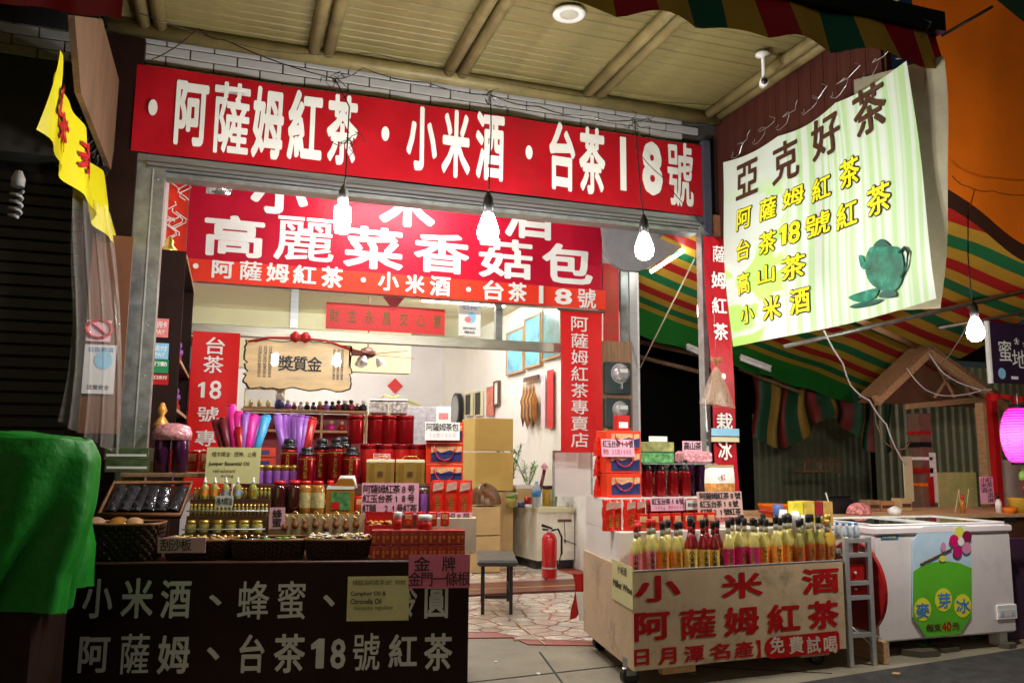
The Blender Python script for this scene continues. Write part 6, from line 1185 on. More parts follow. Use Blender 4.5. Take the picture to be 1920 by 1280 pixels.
# bag of dried roots hanging before the red strip banner
p = aty(1343, 688, 5.3); hb = thing('dried_root_bag', 'clear bag of dried brown roots hanging from a string before the narrow red banner', 'bag', p); z = p.z
def bg(s, q):
    a = s*6.283; rr_ = .012+.135*q**.8; return (rr_*math.cos(a)*(1+.05*math.sin(s*40)), .45*rr_*math.sin(a), -q*.29-.015*math.cos(a)*q)
MB().grid(bg, 40, 12).build('bag', mat('bag_film', (.5, .37, .28), .2, var=.3, vs=20, alpha=.36, bump=.6, bs=30), hb)
m = MB(); rr = random.Random(6)
for i in range(190):
    q = rr.uniform(.25, .6); a = rr.uniform(0, 6.3); e = Vector((.105*math.cos(a)*rr.uniform(.3, 1), .035*math.sin(a), -.26+rr.uniform(-.01, .03))); s_ = Vector((e.x*.25, e.y*.3, -.29*q*.4)); m.tube([s_, e], .004, 3, mi=rr.randrange(2))
tag(m.build('roots', [M['wood'], M['oldwood']], hb), kind='stuff')
m = MB()
for i in range(40): a = rr.uniform(0, 6.3); m.tube([(0, 0, .0), (.03*math.cos(a), .02*math.sin(a), .04+rr.uniform(0, .03)), (.055*math.cos(a), .03*math.sin(a), .05+rr.uniform(-.02, .03))], .002, 3)
tag(m.build('tuft', M['wood'], hb), kind='stuff'); m = MB(); m.tube([(0, 0, .02), (-.01, 0, .5), (-.03, .1, 1.0)], .002, 4); m.build('string', M['black'], hb)
# ================================================================ THE RIGHT-HAND CART
kt = thing('wine_cart', 'grubby white wheeled cart with red painted Chinese characters, stocked with wine bottles', 'cart', K.W(0, 0, 0), K.a)
KL_ = 1.544; SL, SR = .233, .17
def foot(v0, v1, i=0., j=0.): return [(i+SL*v0, v0), (KL_-j+SR*v0, v0), (KL_-j+SR*v1, v1), (i+SL*v1, v1)]
kz0, kz1 = .115, .655
MB().box(0, KL_, -.018, 0, kz0, kz1, bev=.003).build('front_panel', M['cartw'], kt)
MB().add([(0, .001, kz0), (.018, .001, kz0), (.018+SL*1.05, 1.05, kz0), (SL*1.05, 1.05, kz0), (0, .001, kz1), (.018, .001, kz1), (.018+SL*1.05, 1.05, kz1), (SL*1.05, 1.05, kz1)], [(3, 2, 1, 0), (4, 5, 6, 7), (0, 1, 5, 4), (1, 2, 6, 5), (2, 3, 7, 6), (3, 0, 4, 7)]).build('side_panel', M['cartw'], kt)
MB().slab(foot(.002, 1.05, .02, .0), .16, .60).build('body', M['cartw'], kt)
MB().slab(foot(.28, 1.05, .022, .40), .602, .84).build('step', M['white'], kt); MB().slab(foot(.60, 1.05, .022, .50), .842, 1.03).build('step', M['white'], kt)
MB().box(1.22, 1.55, .29, .40, .602, .84).build('stand', M['white'], kt)
MB().box(0, KL_, -.021, -.003, kz1+.0005, kz1+.005).build('top_edge', M['steel'], kt)
for i, (x, y) in enumerate(((.05, .12), (KL_-.12, .12), (.32, .95), (KL_+.04, .95))):
    m = MB(); m.plate([(.055*math.cos(k*.3927), .055+.055*math.sin(k*.3927)) for k in range(16)], -.018, .018); o = m.build('caster', M['black'], kt); o.location = (x, y, .002); MB().box(-.03, .03, -.025, .025, .06, .158).build('bracket', M['galv'], o)
MB().box(.2, .42, .0, .05, .075, .113).build('wood_block', M['palewood'], kt); MB().box(1.2, 1.42, .0, .05, .085, .113).build('wood_block', M['palewood'], kt)
def kchar(ch, x0, y0, x1, y1, off=.03, mt=None):
    a, b, c, d = K.rect(x0, y0, x1, y1, -.018); m = MB(); letters(m, ch, a, b, c, d, -.0205, off, 'fit'); m.build('character', mt or M['redink'], kt)
for a_ in (('小', 1190, 1078, 1276, 1127), ('米', 1352, 1072, 1430, 1120), ('酒', 1503, 1064, 1573, 1112), ('阿', 1188, 1146, 1256, 1200), ('薩', 1275, 1140, 1342, 1196), ('姆', 1357, 1136, 1423, 1190), ('紅', 1438, 1131, 1500, 1184), ('茶', 1514, 1125, 1573, 1178),
           ('日', 1188, 1216, 1217, 1247), ('月', 1234, 1213, 1268, 1245), ('潭', 1282, 1209, 1320, 1241), ('名', 1330, 1205, 1369, 1235), ('產', 1376, 1201, 1413, 1232), ('】', 1417, 1199, 1426, 1232)): kchar(*a_, off=.022 if a_[0] in '薩潭產' else .034)
a, b, c, d = K.rect(1433, 1188, 1574, 1228, -.018); r_ = (d-c)/2
P = [(a+r_-r_*math.cos(t), (c+d)/2+r_*math.sin(t)) for t in [(-math.pi/2)+i*math.pi/8 for i in range(9)]]+[(b-.015, d), (b, d-.015), (b, c+.015), (b-.015, c)]
MB().add([(x, -.0205, z) for x, z in P], [tuple(reversed(range(len(P))))]).build('red_lozenge', M['redink'], kt)
for ch, x0, x1 in (('免', 1443, 1470), ('費', 1479, 1506), ('試', 1512, 1538), ('喝', 1544, 1569)): kchar(ch, x0, 1192, x1, 1224, .02, mat('cart_white_letters', (.62, .55, .45), .5))
A2, D2 = np.array([2.2, 4.35]), np.array([2.37, 5.42]); e_ = (A2-D2)/np.linalg.norm(A2-D2); KS = Fr(D2, math.degrees(math.atan2(e_[1], e_[0])))
card(KS, (1147, 1055, 1186, 1132), -.008, M['olive'], [('小米酒', .3, .08, .75, .3, M['ink'], 'em'), ('Millet Wine', .08, .48, .98, .66, M['ink'], 'fit', .03)], 'notice', 'pale card reading Millet Wine taped to the left side of the white cart', 'notice')
# --- bottles
def bottle(liq, lab, cap, h=.325, r=.036, capt=True, txt='小米酒', neckm=None):
    t = thing('wine_bottle', 'bottle', 'bottle')
    MB().lathe([(r*.85, 0), (r, .008), (r, h*.50), (r*.94, h*.56), (r*.6, h*.66), (r*.42, h*.74)], n=16, cap=True).build('liquid_body', liq, t)
    MB().lathe([(r*.42, h*.742), (r*.38, h*.86)], n=12).build('neck', neckm or M['neck'], t)
    MB().lathe([(r*.46, h*.86), (r*.48, h*.99), (r*.36, h)], n=12).build('cap', cap, t)
    if lab:
        m = MB(); n = 12; lo, hi = h*.12, h*.47
        m.lathe([(r*1.012, lo), (r*1.012, hi)], n=16, cap=False); m.build('label', lab, t)
        m = MB(); letters(m, txt, -r*.5, r*.3, lo+.006, hi-.006, 0, .03, vert=True); rr_ = r*1.03; m.v = [(x, -math.sqrt(max(0, rr_*rr_-x*x)), z) for x, y, z in m.v]; m.build('lettering', M['ink'] if lab in (M['lyel'], M['lpink']) else M['gold'], t)
    return t
BK = [Proto(bottle(M['wine'], M['lpink'], M['capred'])), Proto(bottle(M['wine'], M['lora'], M['black'])), Proto(bottle(M['rose'], M['lyel'], M['black'], neckm=M['rose'])), Proto(bottle(M['wine'], M['lmag'], M['black'])), Proto(bottle(M['wine'], M['lora'], M['black'], txt='梅子酒')), Proto(bottle(M['olivew'], M['lbrown'], M['black'], txt='紅茶酒')), Proto(bottle(M['amber'], M['lbrown'], M['gold'], txt='蜂蜜酒', r=.042))]
BD = ['pale wine bottle, pink label and red cap', 'pale wine bottle, orange label and black cap', 'red wine bottle with yellow label', 'pale wine bottle with magenta label', 'pale wine bottle with bright orange label', 'olive wine bottle with brown label', 'golden bottle with gold cap']
FX = ((1190, 0), (1216, 0), (1243, 1), (1268, 1), (1292, 2), (1316, 2), (1339, 2), (1364, 3), (1387, 3), (1409, 3), (1430, 4), (1452, 4), (1474, 4), (1496, 5), (1516, 5), (1536, 5), (1551, 6), (1568, 6))
for row, (vv, of) in enumerate(((.055, 0), (.135, 8), (.215, 3))):
    for i, (px, k) in enumerate(FX):
        if row == 2 and i % 2 or (row and i == 17): continue
        u, z = K.hit(px+of, 1000, vv); u = min(max(u, .05+SL*vv), KL_-.03)
        BK[k].put(K.W(u, vv+random.uniform(-.014, .014), .602), K.a+random.uniform(-.7, .7), '%s, %s in the %s row of the cart' % (BD[k], ORD[i], ['front', 'middle', 'back'][row]), 'wine bottles on the cart', random.uniform(.93, 1.05))
# tasting cups
for i, (px, py) in enumerate(((1469, 955), (1491, 958), (1508, 965))):
    u, z = K.hit(px, py, .26); lathe_thing('paper_cup', 'upturned white paper cup above the olive bottles, %s from left' % ORD[i], 'cup', K.W(u, .262, .602), [('cups', [(.036, 0), (.030, z-.602-.06), (.034, z-.602-.055), (.024, z-.602)], M['white_pl'])], 'paper cups on the cart')
# step 1: foil pouches, tins
fb2 = Proto(foilbag(.09, .19, .06))
for i, px in enumerate((1141, 1158, 1180, 1203)): fb2.put(K.W(K.hit(px, 980, .42)[0], .42+.03*(i % 2), .842), K.a, 'red foil tea pouch on the cart step, %s from left' % ORD[i], 'red foil pouches on the cart')
ct_ = Proto(tin(.185, .047, M['can'], M['can2']))
for i, px in enumerate((1225, 1250, 1276, 1302)): ct_.put(K.W(K.hit(px, 980, .46)[0], .46, .842), K.a, 'red tin behind the wine bottles, %s from left on the cart step' % ORD[i], 'red tins on the cart step')
# step 2: gift bags, dark bottles, shelf
a, b, c, d = K.rect(1132, 868, 1196, 900, .72); GB2 = Proto(giftbag(b-a, .155, .14))
for i in range(3): GB2.put(K.W((a+b)/2, .68, 1.032+.158*i), K.a, ['lowest gift bag with a dark picture on the right cart', 'middle gift bag with a dark picture on the right cart', 'topmost gift bag on the right cart, behind the pink card'][i], 'stacked gift bags on the cart', (1, 1, 1 if i < 2 else .8))
a, b, c, d = K.rect(1108, 868, 1128, 950, .82); 
for i in range(3): t = fbp.put(K.W((a+b)/2, .80+.0*i, 1.032+.135*i), K.a+R_(60), 'red foil pouch wedged left of the gift bags on the cart, %s from bottom' % ORD[i], 'red pouches beside the gift bags', (1, 1, .68))
card(K, (1129, 823, 1190, 856), .66, M['pink'], [('紅玉台茶18號', .03, .06, .97, .48, M['ink'], 'em', .015), ('茶包 25包100元', .03, .55, .9, .9, M['redink'], 'em', 0)], 'price_card', 'pink card with black and red handwriting atop the gift bags of the right cart', 'price card', lean=.1)
a, b, c, d = K.rect(1152, 797, 1180, 822, .76); t = thing('small_carton', 'small red and white tea carton at the very top of the right cart', 'box', K.W((a+b)/2, .74, 1.032+.158*2+.126), K.a); MB().box(-.05, .05, 0, .05, 0, .105, bev=.002).build('carton', M['can2'], t); MB().box(-.035, .035, -.002, -.001, .02, .06).build('print', M['paper'], t)
gb_ = Proto(bottle(M['rose'], None, M['black'], h=.26, r=.04))
def darkbottle():
    t = thing('tea_bottle', 'b', 'bottle'); MB().lathe([(.038, 0), (.04, .006), (.04, .16), (.036, .175)], n=16).build('body', M['can'], t); MB().lathe([(.037, .176), (.037, .19), (.018, .215), (.018, .25)], n=16).build('shoulder_cap', M['black'], t); return t
bpy.data.objects.remove(gb_.r.children[0]) if 0 else None
DB = Proto(darkbottle())
for i, px in enumerate((1214, 1238, 1262, 1285, 1296)): vv = .74 if i < 4 else .84; DB.put(K.W(K.hit(px, 930, vv)[0], vv, 1.032), K.a, 'dark red bottle with a black shoulder under the clear shelf, %s from left' % ORD[i], 'dark bottles under the clear shelf')
zs = K.hit(1270, 868, .78)[1]; a = K.hit(1196, 868, .75)[0]; b = K.hit(1330, 868, .75)[0]
shf = thing('clear_shelf', 'clear acrylic shelf on little stands above the dark bottles', 'shelf', K.W(a, .66, 1.032), K.a); MB().box(0, b-a, 0, .24, zs-1.032-.008, zs-1.032).build('board', mat('acrylic', (.6, .7, .65), .05, var=0, alpha=.35), shf)
for x in (.01, (b-a)/2, b-a-.02): MB().box(x, x+.008, .12, .22, 0, zs-1.042).build('stand', mat('acrylic'), shf) if 0 else MB().box(x, x+.008, .12, .22, 0, zs-1.042).build('stand', MT['acrylic'], shf)
for i, (y0, y1, k) in enumerate(((846, 867, 'dkgreen'), (820, 845, 'olive'))):
    a, b, c, d = K.rect(1196 if i else 1200, y0, 1262, y1, .70); h = .07; t = thing('tea_box', ['dark green printed tea box on the clear shelf', 'tan and green landscape tea box on top of the dark green one'][i], 'box', K.W((a+b)/2, .69, zs+.001+i*.073), K.a); MB().box(-(b-a)/2, (b-a)/2, 0, .15, 0, h, bev=.002).build('carton', mat('landscape_print', (.3, .3, .1), .4, var=.7, vs=14) if i else mat('floral_green_print', (.12, .35, .12), .4, var=.9, vs=30), t)
    MB().box(-(b-a)/2, (b-a)/2, -.0015, -.0005, .0, .006).build('edge_print', M['dkgreen'], t)
card(K, (1217, 811, 1251, 821), .75, M['paper'], [], 'price_card', 'blank white card lying on top of the landscape tea box', 'price card').location.z = zs+.148
gp2 = thing('gift_pack', 'dark flasks wrapped in pink floral cellophane at the right end of the clear shelf', 'gift pack', K.W(K.hit(1303, 900, .80)[0], .80, 1.032), K.a)
for s in (-1, 1): MB().lathe([(.045, 0), (.047, .2), (.04, .22)], (s*.055, 0, .0), 16).build('flask', MT['dark_purple_tin'], gp2)
MB().box(-.125, .11, -.06, .06, .225, .31, bev=.015).build('cellophane_top', MT['pink_cellophane'], gp2)
card(K, (1280, 826, 1316, 845), .76, M['pink'], [('高山茶', .05, .1, .95, .9, M['ink'], 'em', .02)], 'price_card', 'folded pink card on top of the pink-wrapped gift pack', 'price card').location.z = 1.032+.31
# white and orange tea pouch
a, b, c, d = K.rect(1326, 868, 1379, 922, .62); wd = b-a; h = .22
tp_ = thing('tea_pouch', 'upright white pouch with an orange printed foot on the right cart', 'pouch', K.W((a+b)/2, .64, 1.032-.02), K.a)
def pch(s, q, sg): bul = math.sin(math.pi*s)**.5*(1-q**3); return ((s-.5)*wd*(1+.08*math.sin(q*math.pi)), sg*.035*bul, q*h)
MB().grid(lambda s, q: pch(s, q*.5, -1), 8, 6).grid(lambda s, q: pch(s, q*.5, 1), 8, 6).build('lower_print', mat('orange_brown_print', (.6, .28, .08), .35, var=.7, vs=25), tp_); MB().grid(lambda s, q: pch(s, .5+q*.5, -1), 8, 6).grid(lambda s, q: pch(s, .5+q*.5, 1), 8, 6).build('upper_pouch', M['paper'], tp_)
MB().plate([(-wd*.5, h), (wd*.5, h), (wd*.5, h+.015), (-wd*.5, h+.015)], -.004, .004).build('clip', M['card'], tp_); m = MB(); letters(m, '紅', -.02, .02, h*.6, h*.78, -.04, .02, 'fit'); m.build('lettering', M['redink'], tp_)
card(K, (1221, 932, 1285, 957), .40, M['pink'], [('紅玉台茶18號', .03, .08, .97, .55, M['ink'], 'em', .015), ('300g 半斤500元', .1, .62, .97, .9, M['redink'], 'em', 0)], 'price_card', 'pink handwritten card before the red tins on the right cart', 'price card', lean=.1)
card(K, (1287, 937, 1312, 955), .39, M['paper'], [('歡迎試喝', .1, .3, .9, .7, M['ink'], 'em')], 'price_card', 'small plain white card between two pink ones on the right cart', 'price card')
card(K, (1310, 921, 1394, 984), .36, mat('faded_pink_card', (.75, .45, .42), .5, var=.1, vs=8), [('阿薩姆紅茶8號', .05, .03, .97, .24, M['ink'], 'em', .02), ('紅玉台茶18號', .05, .27, .90, .48, M['ink'], 'em', .02), ('紅韻21號紅茶', .05, .51, .95, .72, M['ink'], 'em', .02), ('免費試喝歡迎', .15, .76, .9, .94, M['redink'], 'em', .01)], 'price_card', 'large faded pink card with four handwritten lines on the right cart', 'price card', lean=.08)
for i, (x0, x1, y0, k, lab) in enumerate(((1493, 1506, 940, 'lyel', 'narrow bright yellow box behind the olive bottles'), (1507, 1528, 939, 'gold', 'gold box with figures behind the olive bottles'), (1529, 1543, 940, 'can', 'dark red upright box behind the golden bottles'), (1544, 1562, 940, 'amber', 'amber and gold upright box at the right end of the cart'))):
    a, b, c, d = K.rect(x0, y0, x1, 985, .30); t = thing('liquor_box', lab, 'box', K.W((a+b)/2, .285, .842), K.a); t.location = K.W((a+b)/2, .30, .842); MB().box(-(b-a)/2+.001, (b-a)/2-.001, 0, .08, 0, d-.842, bev=.002).build('carton', mat('box_print%s' % 'abcd'[i], [(.8, .7, .05), (.6, .42, .08), (.3, .02, .03), (.5, .3, .08)][i], .35, var=.4, vs=20), t); m = MB(); letters(m, '酒', -.022, .022, .03, .075, -.002, .02, 'fit'); m.build('lettering', M['darkwood'], t)
# red cloth hanging at the back left of the cart
rc2 = thing('red_cloth', 'red and white cloth hanging behind the left back corner of the white cart', 'cloth', aty(1088, 1075, 5.6)); MB().grid(lambda s, q: ((s-.5)*.12+.02*math.sin(q*5), .02*math.sin(s*14), -q*.32*(1-.2*s)), 8, 8).build('cloth', M['can2'], rc2); MB().grid(lambda s, q: (-.05+s*.08+.03*q, -.03+.01*math.sin(s*9), -.12-q*.2), 5, 5).build('white_lining', M['paper'], rc2)
# ================================================================ STAINLESS TROLLEY, RED FOLDED TABLE
tx0, tx1, ty0, ty1 = 3.757, 3.965, 4.43, 4.95
tr_ = thing('steel_trolley', 'narrow stainless steel trolley with four tiers between cart and freezer', 'trolley', (tx0, ty0, 0)); w_, d__ = tx1-tx0, ty1-ty0
for x in (0, w_-.028):
    for y in (0, d__-.028): MB().box(x, x+.028, y, y+.028, 0, .80, bev=.003).build('post', M['steel'], tr_)
for z in (.785, .695, .52, .43, .20):
    MB().box(.001, w_-.001, .03, d__-.03, z-.012, z-.002).build('shelf', M['steel'], tr_); MB().box(.03, w_-.03, d__-.02, d__-.008, z-.02, z+.05).build('back_rail', M['steel'], tr_); MB().box(.029, w_-.029, .004, .022, z-.022, z+.004).build('rail', M['steel'], tr_)
MB().tube([(.03, .02, .18), (w_-.03, d__-.05, .27)], .006, 5).tube([(.03, .02, .25), (w_-.03, .02, .13)], .006, 5).build('brace', M['steel'], tr_)
for i, z in enumerate((.532, .445)):
    zz = (.53, .44)[i]; t = thing('red_tray_box', ['red plastic drawer with a small knob, upper one in the trolley', 'red plastic drawer with a small knob, lower one in the trolley'][i], 'box', (tx0+.03, ty0+.03, (.522, .205)[i] if i == 0 else .20), 0); MB().box(0, w_-.06, 0, .35, 0, .10, bev=.006).build('drawer', M['can2'], t); MB().lathe([(.008, 0), (.01, .01), (.003, .014)], n=8).build('knob', M['white_pl'], t); t.children[-1].rotation_euler = (math.pi/2, 0, 0); t.children[-1].location = (.06, 0, .05)
    t.location.z = (.522, .432)[i]; t.scale = (1, 1, 1 if i == 0 else .8)
for i in range(4): lathe_thing('water_bottle', 'small clear bottle with a blue cap on the trolley top, %s of four' % ORD[i], 'bottle', (tx0+.045+.05*(i % 3), ty0+.06+.06*(i//3), .786), [('bottle', [(.02, 0), (.022, .03), (.02, .06), (.009, .085)], MT['water']), ('cap', [(.011, .085), (.011, .1)], M['blue'])], 'water bottles on the trolley')
for i in range(3): t = thing('snack_packet', 'black and white snack packet on the second tier of the trolley, %s from left' % ORD[i], 'packet', (tx0+.045+.045*i, ty0+.06, .697)); MB().grid(lambda s, q: ((s-.5)*.045, -.012*math.sin(math.pi*s), q*.06), 4, 4).grid(lambda s, q: ((s-.5)*.045, .012*math.sin(math.pi*s), q*.06), 4, 4).build('packet', [M['black'], M['paper'], M['can2']][i], t)
rtb_ = thing('folded_table', 'round red folding table top standing on edge between trolley and freezer', 'folding table', (4.04, 4.68, .14)); m = MB(); n = 32
ps = [(.30*math.cos(2*math.pi*i/n), .30*math.sin(2*math.pi*i/n)) for i in range(n)]
m.plate(ps, -.012, .012); o = m.build('top', mat('red_table_top', (.35, .01, .012), .3, var=.15), rtb_); o.rotation_euler = (0, 0, R_(86)); o.location = (0, 0, .31)
MB().box(-.012, .012, -.2, .2, -.0, .02).build('foot_bar', M['steel'], rtb_); MB().box(.014, .03, -.02, .02, .02, .6).build('folded_leg', M['steel'], rtb_); MB().box(-.02, .02, -.25, .25, -.135, -.001).build('kick_block', M['palewood'], rtb_)
# ================================================================ FREEZER
fz = thing('chest_freezer', 'white chest freezer with sliding glass lids and an ice treat poster on its front', 'freezer', (4.12, 4.57, 0)); fw, fd, fh = 1.19, .68, .86
MB().box(0, fw, 0, fd, .10, fh-.075, bev=.012).build('body', mat('freezer_white', (.76, .71, .73), .3, var=.06, vs=2, coat=.4, dirt=.16), fz)
MB().box(-.012, fw+.012, -.015, fd+.01, fh-.072, fh-.012, bev=.014).build('rim', mat('freezer_rim', (.8, .72, .76), .3, coat=.4, var=.03), fz)
MB().box(.0, fw, 0, .05, fh-.011, fh, bev=.004).box(0, fw, fd-.05, fd, fh-.011, fh, bev=.004).box(0, .05, .051, fd-.051, fh-.011, fh).box(fw-.05, fw, .051, fd-.051, fh-.011, fh).box(fw*.47, fw*.47+.04, .051, fd-.051, fh-.011, fh+.003).build('lid_frame', M['white_pl'], fz)
gl = mat('grey_glass_lid', (.12, .13, .12), .06, var=0, coat=1.)
MB().box(.052, fw*.47-.002, .052, fd-.052, fh-.02, fh-.006).build('glass_lid', gl, fz); MB().box(fw*.47+.042, fw-.052, .052, fd-.052, fh-.02, fh-.006).build('glass_lid', gl, fz)
for x in (.03, fw-.12): MB().box(x, x+.07, .03, .12, 0, .098, bev=.006).build('foot', M['white_pl'], fz)
MB().box(-.05, .01, .02, .35, .0, .05, bev=.006).build('floor_block', M['white_pl'], fz)
def fr_rect(px): a, b, c, d = F.rect(*px, 4.57); return a-4.12, b-4.12, c, d
a, b, c, d = fr_rect((1651, 987, 1683, 1011)); MB().box(a, b, -.003, -.001, c, d).build('energy_sticker', mat('sticker_blue', (.03, .16, .32), .35, var=.5, vs=60), fz)
m = MB(); letters(m, '節能標章', a+.01, b-.01, d-.02, d-.005, -.004, .01); letters(m, '冷凍櫃', a+.01, b-.02, c+.008, c+.022, -.004, .01); m.build('lettering', M['cream'], fz)
a, b, c, d = fr_rect((1879, 972, 1902, 981)); MB().box(a, b, -.019, -.016, c+.01, d+.01).build('name_plate', M['black'], fz)
a, b, c, d = fr_rect((1868, 1132, 1904, 1160)); MB().box(a, b, -.012, -.0, c, d, bev=.004).build('control_box', M['white_pl'], fz); MB().box(a+.012, b-.012, -.014, -.0125, c+.02, d-.035).build('control_face', M['lav'], fz)
for x in (a+.04, b-.04): m = MB(); dotpoly(m, x, (c+d)/2-.012, .012, .014, -.016); m.build('knob', M['lblue'], fz)
# poster
Q = lambda px, py: (lambda h: (h[0]-4.12, h[1]))(F.hit(px, py, 4.57))
po = [Q(*p) for p in ((1728, 986), (1806, 984), (1818, 1000), (1819, 1152), (1796, 1188), (1733, 1194), (1708, 1155), (1709, 1012))][::-1]
sgn = thing('ice_poster', 'octagonal poster with candy balls on a stick and blue characters on the freezer front', 'poster', (4.12, 4.556, po[0][1])); z0 = po[0][1]
MB().plate([(x, z-z0) for x, z in po][::-1] if 0 else [(x, z-z0) for x, z in po], 0, .006).build('board', mat('poster_sky', (.5, .68, .85), .4, var=.1), sgn)
def pp(pts, mt, gap, nm):
    P = [Q(*p) for p in pts]; MB().add([(x, -gap, z-z0) for x, z in P], [tuple(range(len(P)))]).build(nm, mt, sgn)
pgreen = mat('poster_green', (.12, .5, .03), .4, var=.08)
pp([(1709, 1070), (1728, 1058), (1750, 1052), (1775, 1051), (1798, 1055), (1818.5, 1064), (1818.5, 1152), (1796, 1187), (1733, 1193), (1708.5, 1155)][::-1], pgreen, .002, 'hill')
def pc(cx, cy, rx, ry, mt, gap, nm): pp([(cx+rx*math.cos(2*math.pi*i/18), cy-ry*math.sin(2*math.pi*i/18)) for i in range(18)], mt, gap, nm)
pyel = mat('poster_yellow', (.85, .8, .05), .4, var=0)
for cx, cy in ((1726, 1141), (1765, 1123), (1801, 1134)): pc(cx, cy, 16, 22, pyel, .004, 'yellow_disc')
for ch, x0, y0, x1, y1 in (('麥', 1714, 1128, 1738, 1158), ('芽', 1755, 1109, 1777, 1139), ('冰', 1789, 1120, 1813, 1148)):
    p0, p1 = Q(x0, y1), Q(x1, y0); m = MB(); letters(m, ch, p0[0], p1[0], p0[1]-z0, p1[1]-z0, -.006, .02, 'fit'); m.build('character', M['blue'], sgn)
p0, p1 = Q(1733, 1183), Q(1794, 1164); m = MB(); letters(m, '每支', p0[0], p0[0]+(p1[0]-p0[0])*.46, p0[1]-z0, p1[1]-z0, -.005, .02); letters(m, '元', p0[0]+(p1[0]-p0[0])*.78, p1[0], p0[1]-z0, p1[1]-z0, -.005, .02); m.build('lettering', M['darkwood'], sgn)
p0, p1 = Q(1762, 1182), Q(1779, 1163); m = MB(); letters(m, '40', p0[0], p1[0], p0[1]-z0, p1[1]-z0, -.005, .03, 'fit'); m.build('price_digits', M['redink'], sgn)
pb = [mat('ball_yellow', (.7, .7, .1), .4, var=0), mat('ball_maroon', (.22, .01, .06), .4, var=0), mat('ball_pink', (.65, .25, .45), .4, var=0), mat('ball_magenta', (.5, .01, .15), .4, var=0), mat('ball_crimson', (.6, .01, .12), .4, var=0), WHITE]
P = [Q(1722, 1056), Q(1780, 1028)]; m = MB(); m.tube([(P[0][0], -.006, P[0][1]-z0), (P[1][0], -.006, P[1][1]-z0)], .006, 5); m.build('stick_print', M['darkwood'], sgn)
for i, (cx, cy) in enumerate(((1794, 997), (1808, 1005), (1807, 1026), (1790, 1033), (1783, 1012), (1796, 1014))): pc(cx, cy, 9 if i < 5 else 6, 11 if i < 5 else 8, pb[i], .008+.001*i, 'candy_ball')
pc(1763, 1046, 7, 6, pb[0], .008, 'candy_ball'); pc(1764, 1024, 5, 9, pb[2], .008, 'candy_ball')
# items on and behind the freezer
tb_ = thing('stall_table', 'rough plywood stall counter behind the freezer loaded with odds and ends', 'table', (4.4, 5.6, 0)); MB().box(-.6, 5, 0, .9, .80, .83).build('top', M['palewood'], tb_); MB().box(-.55, 4.9, .05, .08, .0, .79).build('apron', M['darkwood'], tb_)
def ot(px, Y=5.75, z=.83): u = F.hit(px, 945, Y)[0]; return Vector((u, Y, z))
def lt(name, label, cat, px, prof, mt, Y=5.75, cap=None, sx=1):
    t = thing(name, label, cat, ot(px, Y)); MB().lathe(prof, n=14, sx=sx).build('body', mt, t)
    if cap: MB().lathe(cap[0], n=10).build('cap', cap[1], t)
    return t
lt('plastic_basket', 'orange plastic basket lined in red behind the cart', 'basket', 1452, [(.10, 0), (.13, .09), (.135, .10), (.12, .10)], M['orange'], cap=([(.125, .03), (.128, .06)], M['can2']))
lt('blue_cup', 'blue plastic cup before the orange basket', 'cup', 1458, [(.035, 0), (.04, .10), (.036, .105)], mat('cup_blue', (.12, .22, .55), .35), Y=5.62)
lt('sauce_bottle', 'red-capped bottle behind the freezer at right', 'bottle', 1805, [(.025, 0), (.027, .09), (.012, .12)], M['honey'], cap=([(.014, .12), (.014, .16)], M['capred']))
lt('sauce_bottle', 'black-capped bottle behind the freezer near the pink strip card', 'bottle', 1872, [(.025, 0), (.027, .09), (.012, .12)], M['white_pl'], cap=([(.014, .12), (.014, .17)], M['black']))
lt('white_pot', 'white squat pot behind the freezer by the dark post', 'pot', 1677, [(.05, 0), (.06, .04), (.03, .06), (.01, .07)], M['white_pl'])
lt('yellow_tub', 'orange-yellow tub at the right edge behind the freezer', 'tub', 1912, [(.08, 0), (.1, .12), (.105, .13)], M['syel'], Y=5.7)
lt('orange_tub', 'small orange tub left of the yellow one', 'tub', 1893, [(.05, 0), (.06, .05)], M['orange'], Y=5.65)
t = thing('chair_back', 'black padded chair back behind the freezer lid', 'chair', ot(1577, 5.9, 0)); MB().box(-.13, .13, 0, .03, .78, .98, bev=.03).build('backrest', M['blackm'], t); MB().box(-.12, -.1, .005, .025, .35, .8).box(.1, .12, .005, .025, .35, .8).build('frame', M['blackm'], t); MB().box(-.14, .14, 0, .35, .3, .35).build('seat', M['blackm'], t); [MB().box(x, x+.02, y, y+.02, 0, .3).build('leg', M['blackm'], t) for x in (-.13, .11) for y in (.0, .32)]
for i, (px, w2, h, k, lab) in enumerate(((1520, .2, .07, 'lora', 'flat orange box with a chopstick behind the chair back'), (1560, .1, .06, 'cream', 'small cream box behind the chair back'), (1665, .15, .09, 'wood', 'wooden box behind the freezer with a pale pot on it'), (1700, .12, .11, 'card', 'brown box behind the freezer near the dark post'), (1640, .12, .10, 'oldwood', 'brown crate left of the pale pot'))):
    t = thing('small_crate', lab, 'box', ot(px, 6.1)); MB().box(-w2/2, w2/2, 0, .12, 0, h, bev=.004).build('box', M[k], t); MB().box(-w2/2+.01, w2/2-.01, -.003, -.001, h*.3, h*.6).build('print', M['darkwood'], t)
t = thing('patterned_cloth', 'crumpled red and white patterned cloth beside the chair back', 'cloth', ot(1612, 5.8)); MB().grid(lambda s, q: (.11*math.cos(s*6.283)*math.sin(q*1.5+.1)*(1+.15*math.sin(s*19)), .09*math.sin(s*6.283)*math.sin(q*1.5+.1), .10*math.cos(q*1.5)), 20, 8).build('cloth', mat('red_white_pattern', (.6, .2, .2), .6, var=.95, vs=40), t)
t = thing('chopstick', 'pale thin stick poking up behind the cart', 'stick', ot(1560, 5.9)); MB().tube([(0, 0, 0), (-.06, 0, .18)], .005, 5).build('stick', M['white_pl'], t)
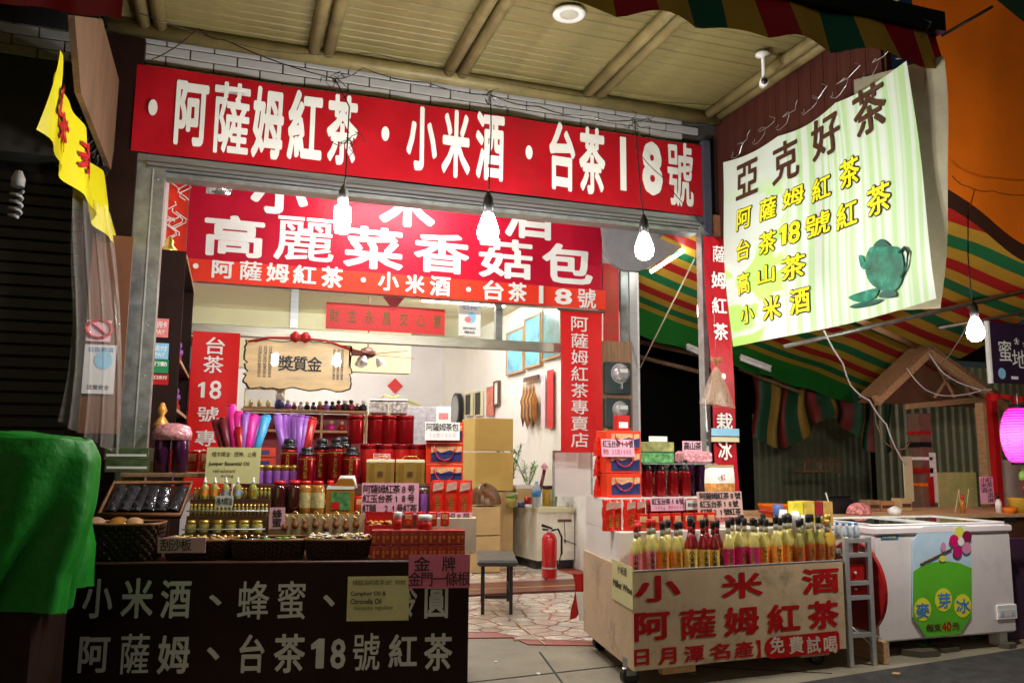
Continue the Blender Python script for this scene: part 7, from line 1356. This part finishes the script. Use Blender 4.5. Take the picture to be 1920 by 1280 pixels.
for i, (px, dx) in enumerate(((1790, .06), (1800, .0), (1810, .05))): t = thing('incense_stick', 'thin upright stick behind the freezer before the pale yellow board, %s from left' % ORD[i], 'stick', ot(px, 5.9)); MB().tube([(0, 0, 0), (dx, 0, .2)], .003, 4).build('stick', M['bread'], t)
card(F, (1838, 893, 1863, 944), 6.0, M['pink'], [('紅茶冰淇淋', .5, .03, .95, .97, M['ink'], 'vert', .01), ('小米酒', .05, .05, .5, .6, M['ink'], 'vert', .01)], 'price_card', 'tall pink strip card with two columns of writing on the red post', 'price card')
# debris under the freezer
m = MB(); rr = random.Random(21)
for i in range(14):
    x = rr.uniform(4.2, 5.6); y = rr.uniform(4.55, 5.1); s = rr.uniform(.03, .09); m.slab([(x+s*1.6*math.cos(k*1.26+i)*rr.uniform(.7, 1.2), y+s*math.sin(k*1.26+i)) for k in range(5)], 0.001, rr.uniform(.01, .05))
tag(m.build('rubble', mat('dirty_rubble', (.08, .07, .05), .8)), 'dirty stones and scraps lying under the white freezer', 'rubble', kind='stuff')
t = thing('weed', 'small green weed growing under the freezer', 'plant', atz(1735, 1215, 0)); m = MB()
for k in range(9): a = k*.7; d = Vector((math.cos(a), math.sin(a), .5))*.07; s_ = d.cross(Vector((0, 0, 1))).normalized()*.012; m.add([(0, 0, 0), d*.5+s_, d, d*.5-s_], [(0, 1, 2, 3)])
m.build('leaf_tuft', M['leaf'], t)
t = thing('purple_sheet', 'dark purple sheet standing right of the freezer', 'panel', (5.36, 4.75, 0)); MB().box(0, .9, 0, .03, 0, .72, bev=.004).build('sheet', mat('dark_purple', (.05, .02, .05), .5), t)
rr = random.Random(31)
for i in range(7): PK.put(K.W(.30+i*.085, .35, .842), K.a+rr.uniform(-.3, .3), 'small red tea packet behind the wine bottles, %s from left on the cart step' % ORD[i], 'small red tea packets on the cart', 1.05)
for i in range(5): PK.put(K.W(.62+i*.075, .95, 1.032), K.a+rr.uniform(-.3, .3), 'small red tea packet at the back of the right cart, %s from left' % ORD[i], 'tea packets at the back of the cart', 1.5)
for i, (x, y, s_) in enumerate(((1300, 1262, .02), (1010, 1262, .015), (1680, 1262, .025), (930, 1240, .012))):
    p = atz(x, y, .004); o = MB().slab([(s_*math.cos(k*1.05)*rr.uniform(.6, 1.5), s_*math.sin(k*1.05)*rr.uniform(.6, 1.4)) for k in range(6)], 0, .003).build('litter_scrap', M['paper'] if i % 2 else M['card']); o.location = p; tag(o, ['brown paper scrap on the ground before the cart', 'white paper scrap on the pavement joint', 'brown leaf-like scrap on the road by the freezer', 'tiny white scrap near the counter foot'][i], 'litter')
# unused prototypes never placed would float at the origin: drop them
bad = [o.name for o in col.objects if o.type == 'EMPTY' and o.parent is None and o.get('label') in ('bottle', 'b', 'tin', 'vial', 'tube', 'jar', 'spray', 'k', 'c', 'bag', 'gift bag')]
for nm in bad:
    o = bpy.data.objects[nm]
    for cn in [c.name for c in o.children]: bpy.data.objects.remove(bpy.data.objects[cn])
    bpy.data.objects.remove(bpy.data.objects[nm])
